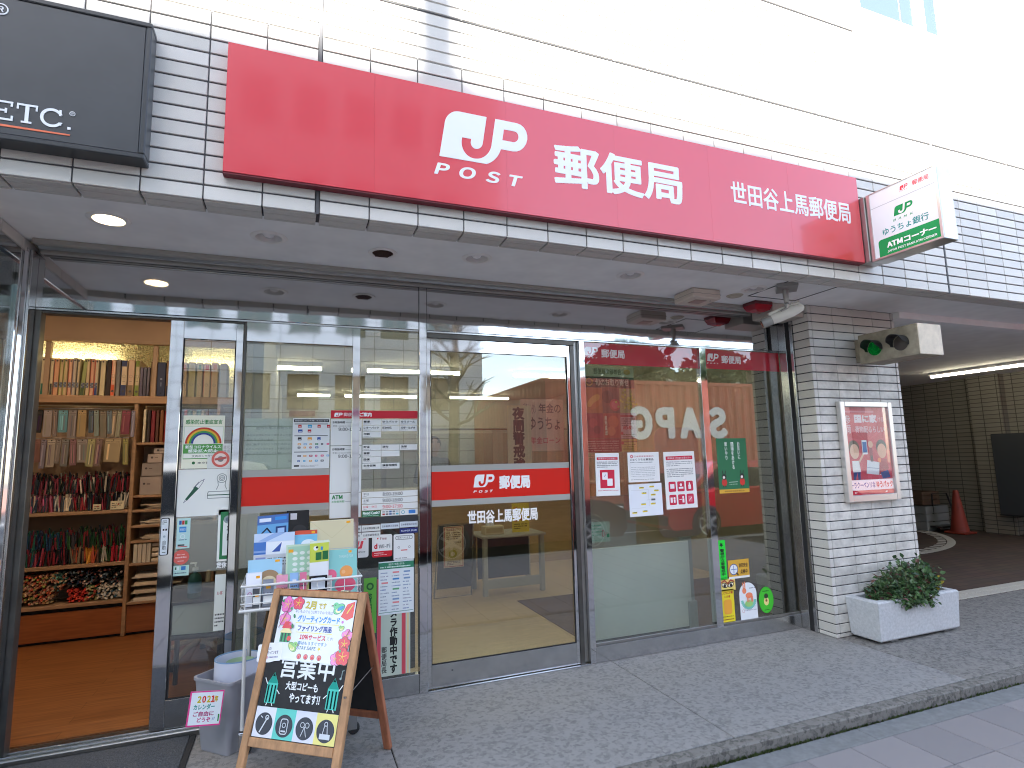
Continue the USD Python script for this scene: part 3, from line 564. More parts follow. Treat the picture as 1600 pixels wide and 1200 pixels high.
v, f, c = s.mesh((5.2355, .6575, 1.0525)); obj('poster_sheet', (v, f), PRINT, FP, col=c); obj('pane', bx(5.2355, 5.7345, .646, .649, 1.0525, 1.7575), panem('poster_glass', (.95,.95,.95), .10, .9), FP)

# --- stationery shop door
def d(s, w, h):
    fit(s, '感染防止徹底宣言', .012, h-.05, w-.012, h-.024, '#3f8f4a', 1); s.rect(.006, .055, w-.006, h-.062, '#b9cfa8').rect(.008, .057, w-.008, h-.064, '#f4f2e6')
    for r, c in zip((.092, .082, .072, .062), ('#c8402c', '#e8b53a', '#4f9a4a', '#34468c')): s.put(Point(w/2, .138).buffer(r, quad_segs=12).difference(Point(w/2, .138).buffer(r-.0105, quad_segs=12)).intersection(sbox(0, .138, w, 1)), c)
    s.rect(.006, .083, w-.006, .135, '#5aa04f'); fit(s, '新型コロナウイルス', .016, .110, w-.016, .129, '#fff', 1); fit(s, '感染拡大防止', .03, .088, w-.03, .107, '#fff', 1)
    fit(s, '文具のシモサワ', .05, .062, w-.05, .075, '#555', 0); s.rect(.006, .052, w-.006, .056, '#5aa04f'); s.circ(.06, .03, .008, '#2f6e3c'); fit(s, '東京都', .08, .024, .14, .036, '#555', 0)
notice('rainbow_notice', 'pale yellow infection notice with a rainbow arch on the stationery shop door', 'notice', .519, 1.394, .729, 1.692, d, paper='#f2efd8')
def d(s, w, h):
    fit(s, 'ポイント還元', .01, h-.03, w-.01, h-.012, '#9a8f90', 0); fit(s, '事業者加盟店', .01, h-.052, w-.01, h-.034, '#9a8f90', 0); s.circ(w*.55, .052, .046, '#d9675c').circ(w*.55, .052, .033, '#f0d9cf').circ(w*.55, .052, .016, '#8a7b78').line([(w*.3, .05), (w*.8, .06)], .012, '#c05a52')
notice('faded_notice', 'faded white sticker with a red ring, overlapping the rainbow notice', 'notice', .648, 1.391, .770, 1.531, d, y=.9983, paper='#dfe0da')
def d(s, w, h):
    g = '#2c5b45'; a, b = np.array([.035, .075]), np.array([.135, .205]); t = (b-a)/np.linalg.norm(b-a); n = np.array([-t[1], t[0]])
    q = lambda u, v: tuple(a+t*u+n*v)
    s.put(Polygon([q(.02, -.006), q(.02, .006), q(.105, .011), q(.105, -.011)]), g); s.line([q(0, 0), q(.02, .004)], .0022, '#667').line([q(0, 0), q(.02, -.004)], .0022, '#667').line([q(.105, .010), q(.15, .006), q(.15, -.005), q(.105, -.010)], .0022, '#667').line([q(.09, .012), q(.135, .012)], .003, '#667').line([q(.15, 0), q(.162, 0)], .004, '#667')
    k = .0028; c = '#55605c'; X = .222
    s.put(Point(X, .205).buffer(.026).difference(Point(X, .205).buffer(.026-k)), c).put(Point(X, .205).buffer(.016).difference(Point(X, .205).buffer(.016-k)), c).put(Point(X, .205).buffer(.008).difference(Point(X, .205).buffer(.008-k)), c)
    s.line([(X-.02, .187), (X-.017, .165), (X-.026, .142)], k, c).line([(X+.02, .187), (X+.017, .165), (X+.026, .142)], k, c)
    s.line([(X-.065, .132), (X+.065, .132), (X+.07, .122), (X+.07, .095), (X-.07, .095), (X-.07, .122), (X-.065, .132)], k, c).rect(X-.07, .110, X+.07, .115, g)
notice('drawing_panel', 'white panel with line drawings of a pen and a clip on the shop door', 'panel', .504, 1.130, .770, 1.388, d, paper='#ecece6')
def d(s, w, h):
    s.rect(.004, .004, w-.004, h-.004, '#dfe3e6', .006); s.para(.010, w-.01, h-.012, 3, .005, .008, '#555', 3); s.rect(.012, h*.66, .020, h*.66+.01, '#333').rect(.024, h*.66, .032, h*.66+.01, '#333'); fit(s, '自動', .013, .03, .03, .08, '#444', 0, vert=True); s.circ(w/2, .1, .006, '#a8b4bc')
    s.rect(.014, .014, .030, .018, '#666')
notice('door_switch', 'black framed touch switch plate on the steel stile of the shop door', 'door switch', .4385, .932, .480, 1.130, d, y=.9842, paper='#1b1b1d', outline=lambda w, h: rrect(0, 0, w, h, .008), t=.006)
def d(s, w, h):
    s.rect(.01, h-.034, .022, h-.012, '#2b62a8').rect(.024, h-.034, .036, h-.012, '#c33').rect(.038, h-.034, .05, h-.012, '#2f8f50'); s.rect(.012, h-.075, .046, h-.045, '#3f8fd0'); fit(s, 'AMEX', .015, h-.067, .043, h-.054, '#e6f1fa', 0); s.circ(.03, h-.098, .012, '#e8f0f2', .009); s.dash(.012, .05, h-.118, .005, '#38597a'); s.rect(.008, .008, .055, .012, '#c33').rect(.008, .014, .04, .022, '#444')
notice('card_sticker', 'tall light blue sticker with card logos low on the shop door', 'sticker', .514, .960, .579, 1.122, d, paper='#bfe0dc')
def d(s, w, h): s.circ(w/2, h/2, w/2-.001, '#e0675c'); s.dash(.02, .058, h/2+.012, .006, '#f4c9c0'); s.dash(.012, .066, h/2-.004, .008, '#f4c9c0', 2); s.dash(.024, .054, h/2-.022, .005, '#f4c9c0', 5)
notice('round_sticker', 'round salmon red sticker on the shop door', 'sticker', .502, .874, .580, .952, d, paper='#e0675c', outline=lambda w, h: Point(w/2, h/2).buffer(w/2))
def d(s, w, h): s.rect(.01, .03, .034, .05, '#d8e6e2').rect(.014, .033, .022, .047, '#3a7a50').rect(.044, .03, .066, .05, '#3f7fc0'); s.dash(.01, .07, .012, .006, '#567')
notice('card_sticker', 'small mint green sticker under the round red one on the shop door', 'sticker', .500, .815, .582, .870, d, paper='#b9d9cc')
def d(s, w, h):
    s.rect(.012, .01, w-.001, h-.012, '#2f7d4c').rect(.026, .03, w-.001, h-.06, '#eef0ea').circ(.05, h-.055, .022, '#9aa7a4').circ(.05, h-.055, .012, '#6e7c88'); fit(s, '平日', .045, .11, .065, .19, '#333', 1, vert=True)
notice('opening_times_sign', 'green bordered white sign at the right edge of the shop door glass', 'sign', .716, .876, .770, 1.158, d, paper='#f0f0ea')
def d(s, w, h): fit(s, 'お客', .012, .19, .04, .21, '#b8323c', 0); s.para(.006, w-.005, .09, 4, .009, .019, '#444', 8)
notice('long_notice', 'narrow white notice hanging low behind the shop door glass', 'notice', .713, .505, .770, .805, d, paper='#e6e8e0')
s = Sheet(); fit(s, '定休', .716, .838, .768, .872, '#f2f2f2', 3); v, f, c = s.mesh((0, .9990, 0)); T = thing('door_lettering', 'white Japanese lettering low on the right of the shop door glass', 'lettering', loc=(.74, .999, .84)); obj('lettering', (v, f), VINYL, T, col=c)

# --- left window of the post office
def band(nm, lab, x0, x1, z0, z1, y, g=.04):
    s = Sheet(); s.rect(x0, z0, x1, z1, '#d3200f').rect(x0, z1, x1, z1+g, '#a5a49e').rect(x0, z0-g, x1, z0, '#a5a49e'); return s
s = band('', '', .829, 1.309, 1.170, 1.335, 0); v, f, c = s.mesh((0, .9990, 0)); T = thing('red_glass_band', 'plain red band with grey edges across the left window of the post office', 'glass band', loc=(1.07, .999, 1.25)); obj('film', (v, f), VINYL, T, col=c)
def d(s, w, h):
    fit(s, '臨時休業のお知らせ', .06, h-.065, w-.02, h-.05, '#6f7468', 0)
    for i, t in enumerate(['本日は日頃お引立て頂きましてあり', 'がとうございます', '誠に勝手ながら二月十五日より', 'お休みさせて頂きます ご不便をおかけ', '致しますがよろしくお願いいたし']): fit(s, t, .01, h-.105-.027*i, w-.01-(.11 if i == 1 else 0), h-.092-.027*i, '#7a8073', 0)
    fit(s, '(店)', w-.035, .04, w-.01, .055, '#6f7468', 0)
notice('handwritten_notice', 'pale green letter-like notice behind the left post office window', 'notice', .835, 1.375, 1.110, 1.677, d, y=1.012, paper='#c3cbb4')
def d(s, w, h):
    s.rect(.006, h-.024, w-.004, h-.006, '#3a3b40'); fit(s, '郵便窓口でご利用いただけます', .012, h-.020, w-.01, h-.010, '#d8d8d8', 0); R = random.Random(4)
    cols = ['#2a4f9c', '#c33f33', '#2c2c30', '#7aa9d0', '#e0a040', '#2f7d4c', '#d06', '#3aa0c8', '#b02030', '#444']
    for y, n, big in ((h-.058, 4, 1), (h-.086, 2, 1), (h-.133, 3, 1), (h-.162, 6, 0), (h-.182, 4, 0), (h-.232, 6, 0), (h-.262, 5, 0)):
        for i in range(n):
            x = .03+i*(.165/max(n-1, 3 if big else 5)); ww = R.uniform(.018, .026) if big else R.uniform(.012, .02); s.rect(x, y, x+ww, y+(.018 if big else .011), R.choice(cols), .002); s.rect(x+.004, y+.004, x+ww-.004, y+.007, '#e9e9e9')
    for y in (h-.037, h-.108, h-.205): s.rect(.01, y, w-.01, y+.004, '#33343a')
    s.rect(.012, .012, .04, .022, '#444'); s.dash(.05, .15, .018, .003, '#888'); s.dash(.05, .13, .012, .003, '#888')
notice('payment_notice', 'white sheet of small payment logos left of the opening hours sign', 'notice', 1.095, 1.376, 1.306, 1.678, d, paper='#dcdedd')
# opening hours sign: header, columns, little plates
HS = thing('opening_hours_sign', 'opening hours sign with a red header and columns of white plates on the window', 'sign', loc=(1.58, .998, 1.08))
def plate(nm, x0, z0, x1, z1, draw=None, paper='#e2e2df', y=.9989):
    s = Sheet(); s.rect(0, 0, x1-x0, z1-z0, paper)
    if draw: draw(s, x1-x0, z1-z0)
    v, f, c = s.mesh((x0, y-.001, z0)); obj(nm, (v, f), VINYL, HS, col=c); obj('backing', bx(x0, x1, y-.001, y, z0, z1), VINYL, HS, col=np.tile(lin(paper), (8, 1)))
def d(s, w, h): s.logo(.018, .010, .024, '#fff'); fit(s, '郵便局', .075, .012, .15, .035, '#f3d8da', 1); fit(s, 'ご案内', .172, .011, .245, .037, '#fff', 2)
plate('header', 1.312, 1.678, 1.848, 1.727, d, '#cf1f31')
def hours(t, tc='#2d2f33'):
    def d(s, w, h): fit(s, 'お取扱時間', .010, h-.026, .082, h-.012, '#222', 2); s.dash(.088, .15, h-.022, .004, '#888'); fit(s, '平日', .012, h-.048, .035, h-.036, '#555', 0); s.dash(.04, .15, h-.044, .004, '#777'); fit(s, t, .045, h-.072, w-.004, h-.052, '#15161a', 1)
    return d
plate('column_plate', 1.313, 1.512, 1.4965, 1.672, hours('9:00-17:00')); plate('column_plate', 1.313, 1.226, 1.4965, 1.507, hours('9:00-16:00'))
def d(s, w, h): fit(s, 'ATM', .012, h-.034, .075, h-.009, '#1f7f40', 3); fit(s, 'お取扱時間', .012, h-.055, .085, h-.042, '#4f9f60', 1); s.dash(.09, .15, h-.051, .004, '#888')
plate('column_plate', 1.313, 1.075, 1.4965, 1.221, d)
X3 = [1.503, 1.6185, 1.735, 1.848]
for t, c, r in (('郵便', 0, 0), ('ゆうパック', 1, 0), ('ゆうメール', 2, 0), ('レターパック', 0, 1), ('EMS', 1, 1), ('切手・はがき', 2, 1), ('印紙', 0, 2), ('貯金', 0, 4), ('送付', 1, 4), ('為替', 2, 4), ('振替', 0, 5), ('', 1, 5), ('国債', 0, 6), ('生命保険', 0, 7), ('損害保険料', 1, 7)):
    zt = 1.671-.0385*r-(.004 if r > 3 else 0); zt = 1.671-.0385*r if r < 3 else 1.513-.0385*(r-4)
    def d(s, w, h, t=t):
        if t: fit(s, t, .006, h-.021, .006+min(.019*len(t), w-.02), h-.007, '#1c1d20', 2); s.dash(.006, .05, .006, .0035, '#999', len(t))
    plate('plate', X3[c], zt-.0355, X3[c+1]-.003, zt, d)
for k, (a, t, cc) in enumerate((('平日', '8:00-19:00', '#15161a'), ('土曜', '9:00-18:00', '#15161a'), ('日曜・休日', '9:00-17:00', '#cf2336'))):
    def d(s, w, h, a=a, t=t, cc=cc): fit(s, a, .008, .014, .008+.016*len(a), .028, cc, 0); s.dash(.008, .03, .005, .004, '#999'); fit(s, t, .125, .007, .248, .028, cc, 1)
    plate('plate', 1.503, 1.188-.0385*k, 1.848, 1.223-.0385*k, d)
def d(s, w, h): fit(s, 'Need Cash?', .006, .015, w-.005, .033, '#e8f4ec', 3); s.dash(.006, w-.01, .006, .004, '#bfe0cc')
plate('plate', 1.503, 1.071, 1.6155, 1.107, d, '#1f6b47')
def d(s, w, h):
    for i in range(5): s.rect(.008+.021*i, .021, .024+.021*i, .031, ['#aaa', '#999', '#34588c', '#777', '#bbb'][i]); s.rect(.008+.021*i, .006, .024+.021*i, .016, ['#a33', '#666', '#34588c', '#999', '#5ab'][i])
plate('plate', 1.6185, 1.071, 1.732, 1.107, d)
def d(s, w, h): s.circ(.02, .018, .011, '#3f9fb0', .007); s.rect(.055, .008, .098, .030, '#3f7fc8', .003)
plate('plate', 1.735, 1.071, 1.848, 1.107, d)
def d(s, w, h): fit(s, '代理業務', .0, .0, w, h, '#d8d8d5', 1)
plate('dark_strip', 1.313, 1.03, 1.848, 1.0695, lambda s, w, h: fit(s, '代理業務', .008, .006, .095, .026, '#c9cac8', 1), '#3a3b3d')
for a, b, z0, z1, t, ppr, col in ((1.503, 1.6155, .985, 1.022, '日本政策金融公庫', '#dcdcd8', '#555'), (1.6185, 1.732, .992, 1.026, '日本郵便火災保険', '#cdd4da', '#667'), (1.735, 1.848, .995, 1.030, '日本郵便株式会社', '#cdd4da', '#667'), (1.503, 1.6155, .945, .980, '公金収納取扱店', '#dcdcd8', '#555'), (1.735, 1.848, .958, .990, 'SUPER 共済', '#25316f', '#dfe4f4'), (1.455, 1.500, .985, 1.022, '業務', '#dcdcd8', '#555'), (1.455, 1.500, .945, .980, '取扱', '#dcdcd8', '#555')):
    plate('plate', a, z0, b, z1, lambda s, w, h, t=t, col=col: fit(s, t, .007, h*.32, w-.007, h*.68, col, 1), ppr)
# stickers under it
def d(s, w, h):
    fit(s, 'u', .062, .052, .108, .098, '#d8414a', 4, slant=.25)
    for r in (.018, .012, .006): s.put(Point(.105, .105).buffer(r).difference(Point(.105, .105).buffer(r-.003)).intersection(Polygon([(.105, .105), (.16, .105), (.105, .16)])), '#d8414a')
    fit(s, 'Wi-Fi SPOT', .02, .028, .12, .038, '#555', 1)
notice('wifi_sticker', 'white rounded wireless spot sticker with a red letter u behind the cards', 'sticker', 1.407, .832, 1.545, .968, d, paper='#dcdad6', outline=lambda w, h: rrect(0, 0, w, h, .014))
def d(s, w, h):
    s.put(rrect(0, 0, w, h, .012).intersection(sbox(0, 0, w, .036)), '#c8202c'); s.dash(.012, .07, .022, .005, '#f0c8ca'); s.dash(.012, .09, .011, .005, '#f0c8ca'); fit(s, 'Free', .048, h-.032, .088, h-.016, '#8a4048', 1); s.put(Polygon([(.034, h-.030), (.028, h-.018), (.040, h-.018)]), '#c33'); fit(s, 'd', .012, .050, .032, .082, '#c8202c', 4); fit(s, 'Wi-Fi', .040, .052, .110, .076, '#4a4a50', 1)
notice('wifi_sticker', 'white and red free wireless sticker beside the bank logo sheet', 'sticker', 1.566, .826, 1.688, .960, d, paper='#e4e2de', outline=lambda w, h: rrect(0, 0, w, h, .012))
def d(s, w, h):
    s.put(rrect(.012, h-.034, w-.012, h-.010, .008).difference(rrect(.015, h-.031, w-.015, h-.013, .006)), '#444'); fit(s, '始められます', .024, h-.028, w-.024, h-.016, '#444', 0); s.circ(.032, .078, .007, '#777', .0045).circ(.098, .078, .007, '#777', .0045); s.line([(.045, .06), (.085, .06)], .006, '#c33'); s.rect(.0, .004, w, .0055, '#999'); s.dash(.01, .09, .010, .006, '#888')
notice('payment_sticker', 'white sticker with a speech bubble heading at the right of three', 'sticker', 1.697, .797, 1.826, .955, d, paper='#e2e2e0', outline=lambda w, h: rrect(0, 0, w, h, .01))
def d(s, w, h):
    s.rect(0, h-.045, w, h-.006, '#2f7a5c'); fit(s, '当店でご利用になれる', .06, h-.024, w-.06, h-.012, '#e8f2ec', 0); s.dash(.01, w-.01, h-.037, .008, '#d8ece0'); R = random.Random(9)
    for r in range(12):
        for c in range(3):
            x, z = .012+.068*c, h-.072-.0198*r; k = R.random()
            if k < .25: s.rect(x+.005, z, x+.045, z+.010, R.choice(['#3a7fc0', '#c87070', '#2c2c30', '#5fa070', '#7a94b8', '#d88']), .002)
            else: s.dash(x, x+R.uniform(.035, .055), z+.001, .007, R.choice(['#8a93a5', '#7486a8', '#99a', '#6b7fae']), r*3+c)
    s.rect(.004, .012, w-.004, .015, '#2f7a5c')
notice('bank_notice', 'white sheet of bank logos with a green heading low on the window', 'notice', 1.606, .482, 1.822, .796, d, y=.9955, paper='#d9dfe2')
def d(s, w, h): s.circ(w/2, h-.05, .022, '#1f5a2a').circ(w/2, h-.05, .012, '#63a04a'); fit(s, '警視庁', .02, .06, .05, h-.09, '#1f5a2a', 1, vert=True)
notice('green_strip', 'grass green strip with dark characters behind the folding board', 'sticker', 1.519, .385, 1.594, .708, d, y=.9996, paper='#63a83f')
def d(s, w, h):
    s.rect(0, 0, .022, h, '#c84a58').rect(w-.052, 0, w-.028, h, '#c84a58').rect(w-.018, 0, w-.010, h, '#e0c080'); fit(s, '防犯カメラ作動中です', .075, .012, .122, h-.02, '#1b1d1c', 3, vert=True)
    fit(s, '郵便局長', .026, .018, .058, .17, '#2b2d2c', 1, vert=True)
notice('camera_notice', 'tall pale notice with black vertical writing and red edges beside the door', 'notice', 1.600, .128, 1.800, .695, d, y=.9994, paper='#b9c3b4')

# --- post office door
s = band('', '', 1.936, 2.940, 1.150, 1.332, 0); s.put(fitg(JP, 2.224, 1.222, 2.372, 1.305), '#f2f0ee'); fit(s, 'POST', 2.222, 1.186, 2.360, 1.202, '#f2f0ee', 2, sp=.6, slant=.2); fit(s, '郵便局', 2.405, 1.203, 2.632, 1.295, '#f2f0ee', 3)
v, f, c = s.mesh((0, 1.0117, 0)); T = thing('red_glass_band', 'red band with the white logo and grey edges across the post office door', 'glass band', loc=(2.43, 1.01, 1.24)); obj('film', (v, f), VINYL, T, col=c)
s = Sheet(); fit(s, '世田谷上馬郵便局', 2.180, .985, 2.682, 1.072, '#f0eeea', 2); v, f, c = s.mesh((0, 1.0117, 0)); T = thing('door_lettering', 'white post office name lettered on the door glass below the red band', 'lettering', loc=(2.43, 1.01, 1.0)); obj('lettering', (v, f), VINYL, T, col=c)
def d(s, w, h): fit(s, '夜間警戒強化', .04, -.10, .13, h-.01, '#2a2420', 3, vert=True)
notice('vertical_notice', 'tan notice with bold black vertical writing behind the door glass', 'notice', 2.487, 1.335, 2.668, 1.775, d, y=1.05, paper='#cbb795')
def d(s, w, h):
    fit(s, '手続カンタン', .02, h-.11, .12, h-.03, '#4a3f52', 0); fit(s, '年金の', .14, h-.10, w-.02, h-.03, '#3f3a38', 1); fit(s, 'ゆうちょ', .06, h-.22, w-.03, h-.13, '#3f3a38', 1); fit(s, '年金ローン', .07, h-.32, w-.03, h-.27, '#b8414a', 1)
notice('pension_poster', 'pinkish tan poster about pensions partly behind the vertical notice', 'poster', 2.60, 1.455, 2.935, 1.825, d, y=1.075, paper='#cda995')

# --- right hand panes
FILM = usdkit.material(stage, '/World/Looks/film_behind_glass', {'a': ('attribute', {'attribute': 'Col'}), 'p': ('principled_bsdf', {'roughness': .6, 'coat_weight': 1., 'coat_roughness': 0., 'coat_ior': 1.9})}, [('a.color', 'p.base_color')], surface='p.BSDF')
def hdr(x0, x1, z0, z1, lx, lz, name, lab):
    s = Sheet(); s.rect(x0, z0, x1, z1, '#b8142c'); s.put(fitg(JP, lx, lz+.022, lx+.118, lz+.085), '#e8e0e0'); fit(s, 'POST', lx-.005, lz, lx+.112, lz+.010, '#e8e0e0', 1, sp=.6, slant=.2); fit(s, '郵便局', lx+.145, lz+.008, lx+.348, lz+.075, '#e8e0e0', 2)
    v, f, c = s.mesh((0, .9990, 0)); T = thing(name, lab, 'glass band', loc=((x0+x1)/2, .999, z0)); obj('film', (v, f), FILM, T, col=c)
hdr(3.081, 4.115, 2.085, 2.246, 3.085, 2.128, 'red_header', 'red header band with white logo along the top of the middle pane')
hdr(4.181, 4.965, 2.088, 2.246, 4.206, 2.128, 'red_header', 'red header band with white logo along the top of the rightmost pane')
def d(s, w, h):
    s.rect(0, h-.085, w, h, '#d9cfa8'); fit(s, '郵便局の頒布会', .08, h-.068, w-.11, h-.022, '#8a7f5a', 1); s.circ(w-.06, h-.045, .03, '#d8b060', ry=.02); s.rect(0, h-.165, w, h-.088, '#4a463e').circ(.04, h-.126, .030, '#c9a23f', .022); fit(s, '旬のお取り寄せ', .09, h-.152, w-.05, h-.100, '#ded6c0', 1)
    X = [0, .145, .29, w]; Z = [h-.17, h-.355, h-.54]
    s.rect(0, Z[1], .143, Z[0], '#c56a3a').put(affinity.rotate(affinity.scale(Point(.07, Z[1]+.09).buffer(.05), 1.3, .6), 40), '#e89a4a').put(affinity.rotate(affinity.scale(Point(.09, Z[1]+.06).buffer(.04), 1.4, .5), 35), '#d9713a')
    s.rect(.147, Z[1], .288, Z[0], '#7a4a42').circ(.19, Z[1]+.12, .048, '#33322c').circ(.25, Z[1]+.06, .045, '#c33a40').circ(.25, Z[1]+.06, .030, '#e0606a')
    s.rect(.292, Z[1], w, Z[0], '#b3a070')
    R = random.Random(2)
    for i in range(46): s.circ(.37+R.gauss(0, .030), Z[1]+.09+R.gauss(0, .036), .009, R.choice(['#c9b84a', '#a89a3a', '#d8c860']))
    s.rect(0, Z[2], .143, Z[1]-.004, '#a8283a').circ(.06, Z[2]+.11, .035, '#c93a44').circ(.09, Z[2]+.06, .03, '#8a1f30').rect(.147, Z[2], .288, Z[1]-.004, '#b8402f').circ(.23, Z[2]+.12, .045, '#d8603a').circ(.21, Z[2]+.05, .035, '#e0704a'); fit(s, '産地直送', .155, Z[2]+.02, .178, Z[1]-.02, '#e9d8c0', 1, vert=True)
    s.rect(.292, Z[2]-.005, w, Z[1]-.004, '#cf9a98').rect(.292, Z[1]-.03, w, Z[1]-.012, '#b8323f'); s.para(.30, w-.01, Z[1]-.04, 4, .009, .016, '#7a4048', 3); fit(s, 'めめ', .31, Z[2]+.06, .40, Z[2]+.09, '#c02a38', 2)
    s.rect(0, .0, .288, Z[2]-.004, '#a3242e'); s.para(.012, .27, Z[2]-.02, 8, .008, .0165, '#d89a90', 6); s.rect(.292, .075, w, Z[2]-.01, '#d8a05a').rect(.292, .0, w, .068, '#d8a860'); s.para(.30, w-.01, .13, 3, .008, .016, '#8a5a2a', 1); s.para(.30, w-.01, .055, 3, .008, .016, '#8a5a2a', 2); s.circ(.30, .135, .012, '#c33'); s.circ(.30, .064, .012, '#c33')
notice('fruit_poster', 'large poster with pictures of melons and fruit behind the middle pane', 'poster', 3.085, 1.438, 3.512, 2.080, d, y=1.012, paper='#a05a4a')
def d(s, w, h):
    s.rect(.012, h-.050, w-.012, h-.030, '#c8203c', .004); fit(s, '郵便局からのお願い', .025, h-.046, w-.025, h-.034, '#f0d8dc', 0); s.para(.012, w-.012, h-.062, 4, .006, .012, '#777', 3); s.rect(.035, .055, .155, .185, '#d0203f'); s.put(rrect(.052, .115, .098, .168, .006), '#f4eef0').put(rrect(.092, .070, .138, .122, .006), '#f4eef0').line([(.068, .135), (.082, .152)], .004, '#888'); s.dash(.015, w-.015, .035, .005, '#d06a78')
notice('sheet_notice', 'white notice with a red square of two cards, leftmost of four sheets', 'notice', 3.139, 1.124, 3.338, 1.431, d, paper='#ecebea', tilt=-.012)
def d(s, w, h):
    s.circ(.035, h-.030, .012, '#d0304a', .006); fit(s, '日本郵便事業案内', .055, h-.036, w-.05, h-.024, '#c04858', 0); fit(s, 'じゅくうちは重要品', .02, h-.062, w-.05, h-.046, '#444', 1); s.dash(.02, w-.06, h-.078, .006, '#888')
    s.rect(.02, .03, w-.03, h-.09, '#dcdcdc').rect(.0215, .0315, w-.0315, h-.0915, '#ecebea')
    for i in range(6): s.dash(.025, w-.04, .040+.013*i, .005, '#b0b0b0', i)
    s.dash(.02, w-.05, .016, .005, '#999')
notice('sheet_notice', 'white sheet with a ruled table, upper of two in the middle', 'notice', 3.414, 1.211, 3.690, 1.430, d, paper='#ecebea')
def d(s, w, h):
    R = random.Random(5)
    for x, z in ((.09, h-.035), (.18, h-.03), (.11, h-.075), (.19, h-.09), (.22, h-.06), (.10, h-.155), (.185, h-.155), (.02, .022), (.11, .028)): s.rect(x, z, x+.042, z+.012, '#e4cf3a'); s.dash(x+.012, x+.04, z+.006, .007, '#555', int(x*99))
    s.line([(.02, h-.045), (.17, h-.045), (.17, .07)], .0015, '#bbb').line([(.15, h-.12), (.23, h-.12)], .0015, '#bbb').line([(.02, .06), (.14, .06)], .0015, '#ccc'); s.rect(.19, h-.125, .225, h-.112, '#666')
notice('sheet_notice', 'white map sheet with yellow marks, lower of two in the middle', 'notice', 3.412, .961, 3.702, 1.196, d, paper='#e6e8ee', tilt=.008)
def d(s, w, h):
    s.rect(.02, h-.062, w-.02, h-.034, '#c8203c', .004); fit(s, '郵便局をご利用のお客さまへ', .035, h-.056, w-.035, h-.041, '#f2d8dc', 0); s.para(.022, w-.02, h-.074, 3, .007, .014, '#999', 3); s.para(.022, w-.02, h-.128, 5, .007, .014, '#888', 5)
    for r in range(2):
        for c in range(3):
            x, z = .030+.080*c, .128-.098*r; s.rect(x, z, x+.066, z+.076, '#c92a48', .010)
            k = r*3+c
            if k == 0: s.rect(x+.014, z+.024, x+.052, z+.058, '#f0e4e6')
            elif k == 1: s.rect(x+.012, z+.02, x+.054, z+.034, '#f0e4e6').circ(x+.033, z+.05, .011, '#f0e4e6')
            elif k == 2: s.rect(x+.020, z+.014, x+.046, z+.048, '#f0e4e6', .006).rect(x+.027, z+.048, x+.039, z+.064, '#f0e4e6')
            elif k == 3: s.rect(x+.010, z+.018, x+.030, z+.056, '#f0e4e6').circ(x+.046, z+.05, .009, '#f0e4e6').rect(x+.038, z+.016, x+.054, z+.04, '#f0e4e6')
            elif k == 4: s.circ(x+.046, z+.054, .009, '#f0e4e6').rect(x+.038, z+.014, x+.055, z+.044, '#f0e4e6').rect(x+.010, z+.036, x+.034, z+.041, '#f0e4e6')
            else: s.rect(x+.014, z+.016, x+.050, z+.06, '#d9707f').line([(x+.018, z+.024), (x+.046, z+.05)], .005, '#f0e4e6')
notice('sheet_notice', 'tall white notice with six red pictograms, rightmost of four sheets', 'notice', 3.735, .998, 4.022, 1.428, d, paper='#ece9e6', tilt=.010)
def d(s, w, h):
    for i in range(4): s.dash(.01, .13-.02*(i % 2), h-.03-.022*i, .011, '#7fb096', i)
    fit(s, '0', .118, .035, .140, .085, '#c8707a', 1); fit(s, '円', .142, .04, .165, .062, '#c8707a', 0); s.rect(.158, .03, .178, .055, '#4fa078'); s.dash(.02, .15, .012, .007, '#9fc0b0')
notice('free_fee_notice', 'faint mint notice with a zero behind the middle pane', 'notice', 3.060, .800, 3.245, .942, d, y=1.012, paper='#c2cbbd')
def rabbitless(s, x, z):
    s.put(affinity.scale(Point(x, z+.035).buffer(.026), 1, 1.15), '#c8372c').circ(x, z+.078, .022, '#2d2a28').circ(x-.003, z+.074, .012, '#eee3d8').line([(x-.01, z+.095), (x-.014, z+.128)], .007, '#2d2a28').line([(x+.010, z+.095), (x+.016, z+.126)], .007, '#2d2a28').rect(x-.014, z-.004, x-.005, z+.010, '#2d2a28').rect(x+.005, z-.004, x+.014, z+.010, '#2d2a28')
def d(s, w, h):
    for t, x, z1, z0 in (('お互いに', .205, h-.03, h-.165), ('間隔をあける', .142, h-.03, h-.245), ('思いやり', .078, h-.03, h-.17)): fit(s, t, x, z0, x+.028, z1, '#dfe9df', 1, vert=True)
    rabbitless(s, .055, .05); rabbitless(s, .235, .05); s.line([(.10, .085), (.19, .085)], .003, '#cfe0d0'); s.dash(.105, .185, .066, .005, '#bcd6c0'); s.rect(0, 0, w, .030, '#d8a93a'); fit(s, '世田谷区商店街連合会', .05, .009, w-.05, .021, '#5a4420', 0)
notice('distance_poster', 'green poster with vertical white writing and an ochre foot on the rightmost pane', 'poster', 4.240, 1.094, 4.540, 1.526, d, paper='#2a7048')
def d(s, w, h): fit(s, '警視庁立寄警戒中', .022, .03, .062, h-.065, '#0f3a18', 2, vert=True); s.put(Polygon([(w/2+.02*math.cos(a)*(1 if k % 2 else .5), h-.035+.02*math.sin(a)*(1 if k % 2 else .5)) for k, a in enumerate(np.linspace(.3, .3+2*math.pi, 11)[:-1])]), '#0f3a18'); s.dash(.015, .07, .012, .006, '#0f3a18')
notice('neon_strip', 'neon green strip with dark vertical characters low on the rightmost pane', 'sticker', 4.182, .440, 4.258, .738, d, paper='#22d83a')
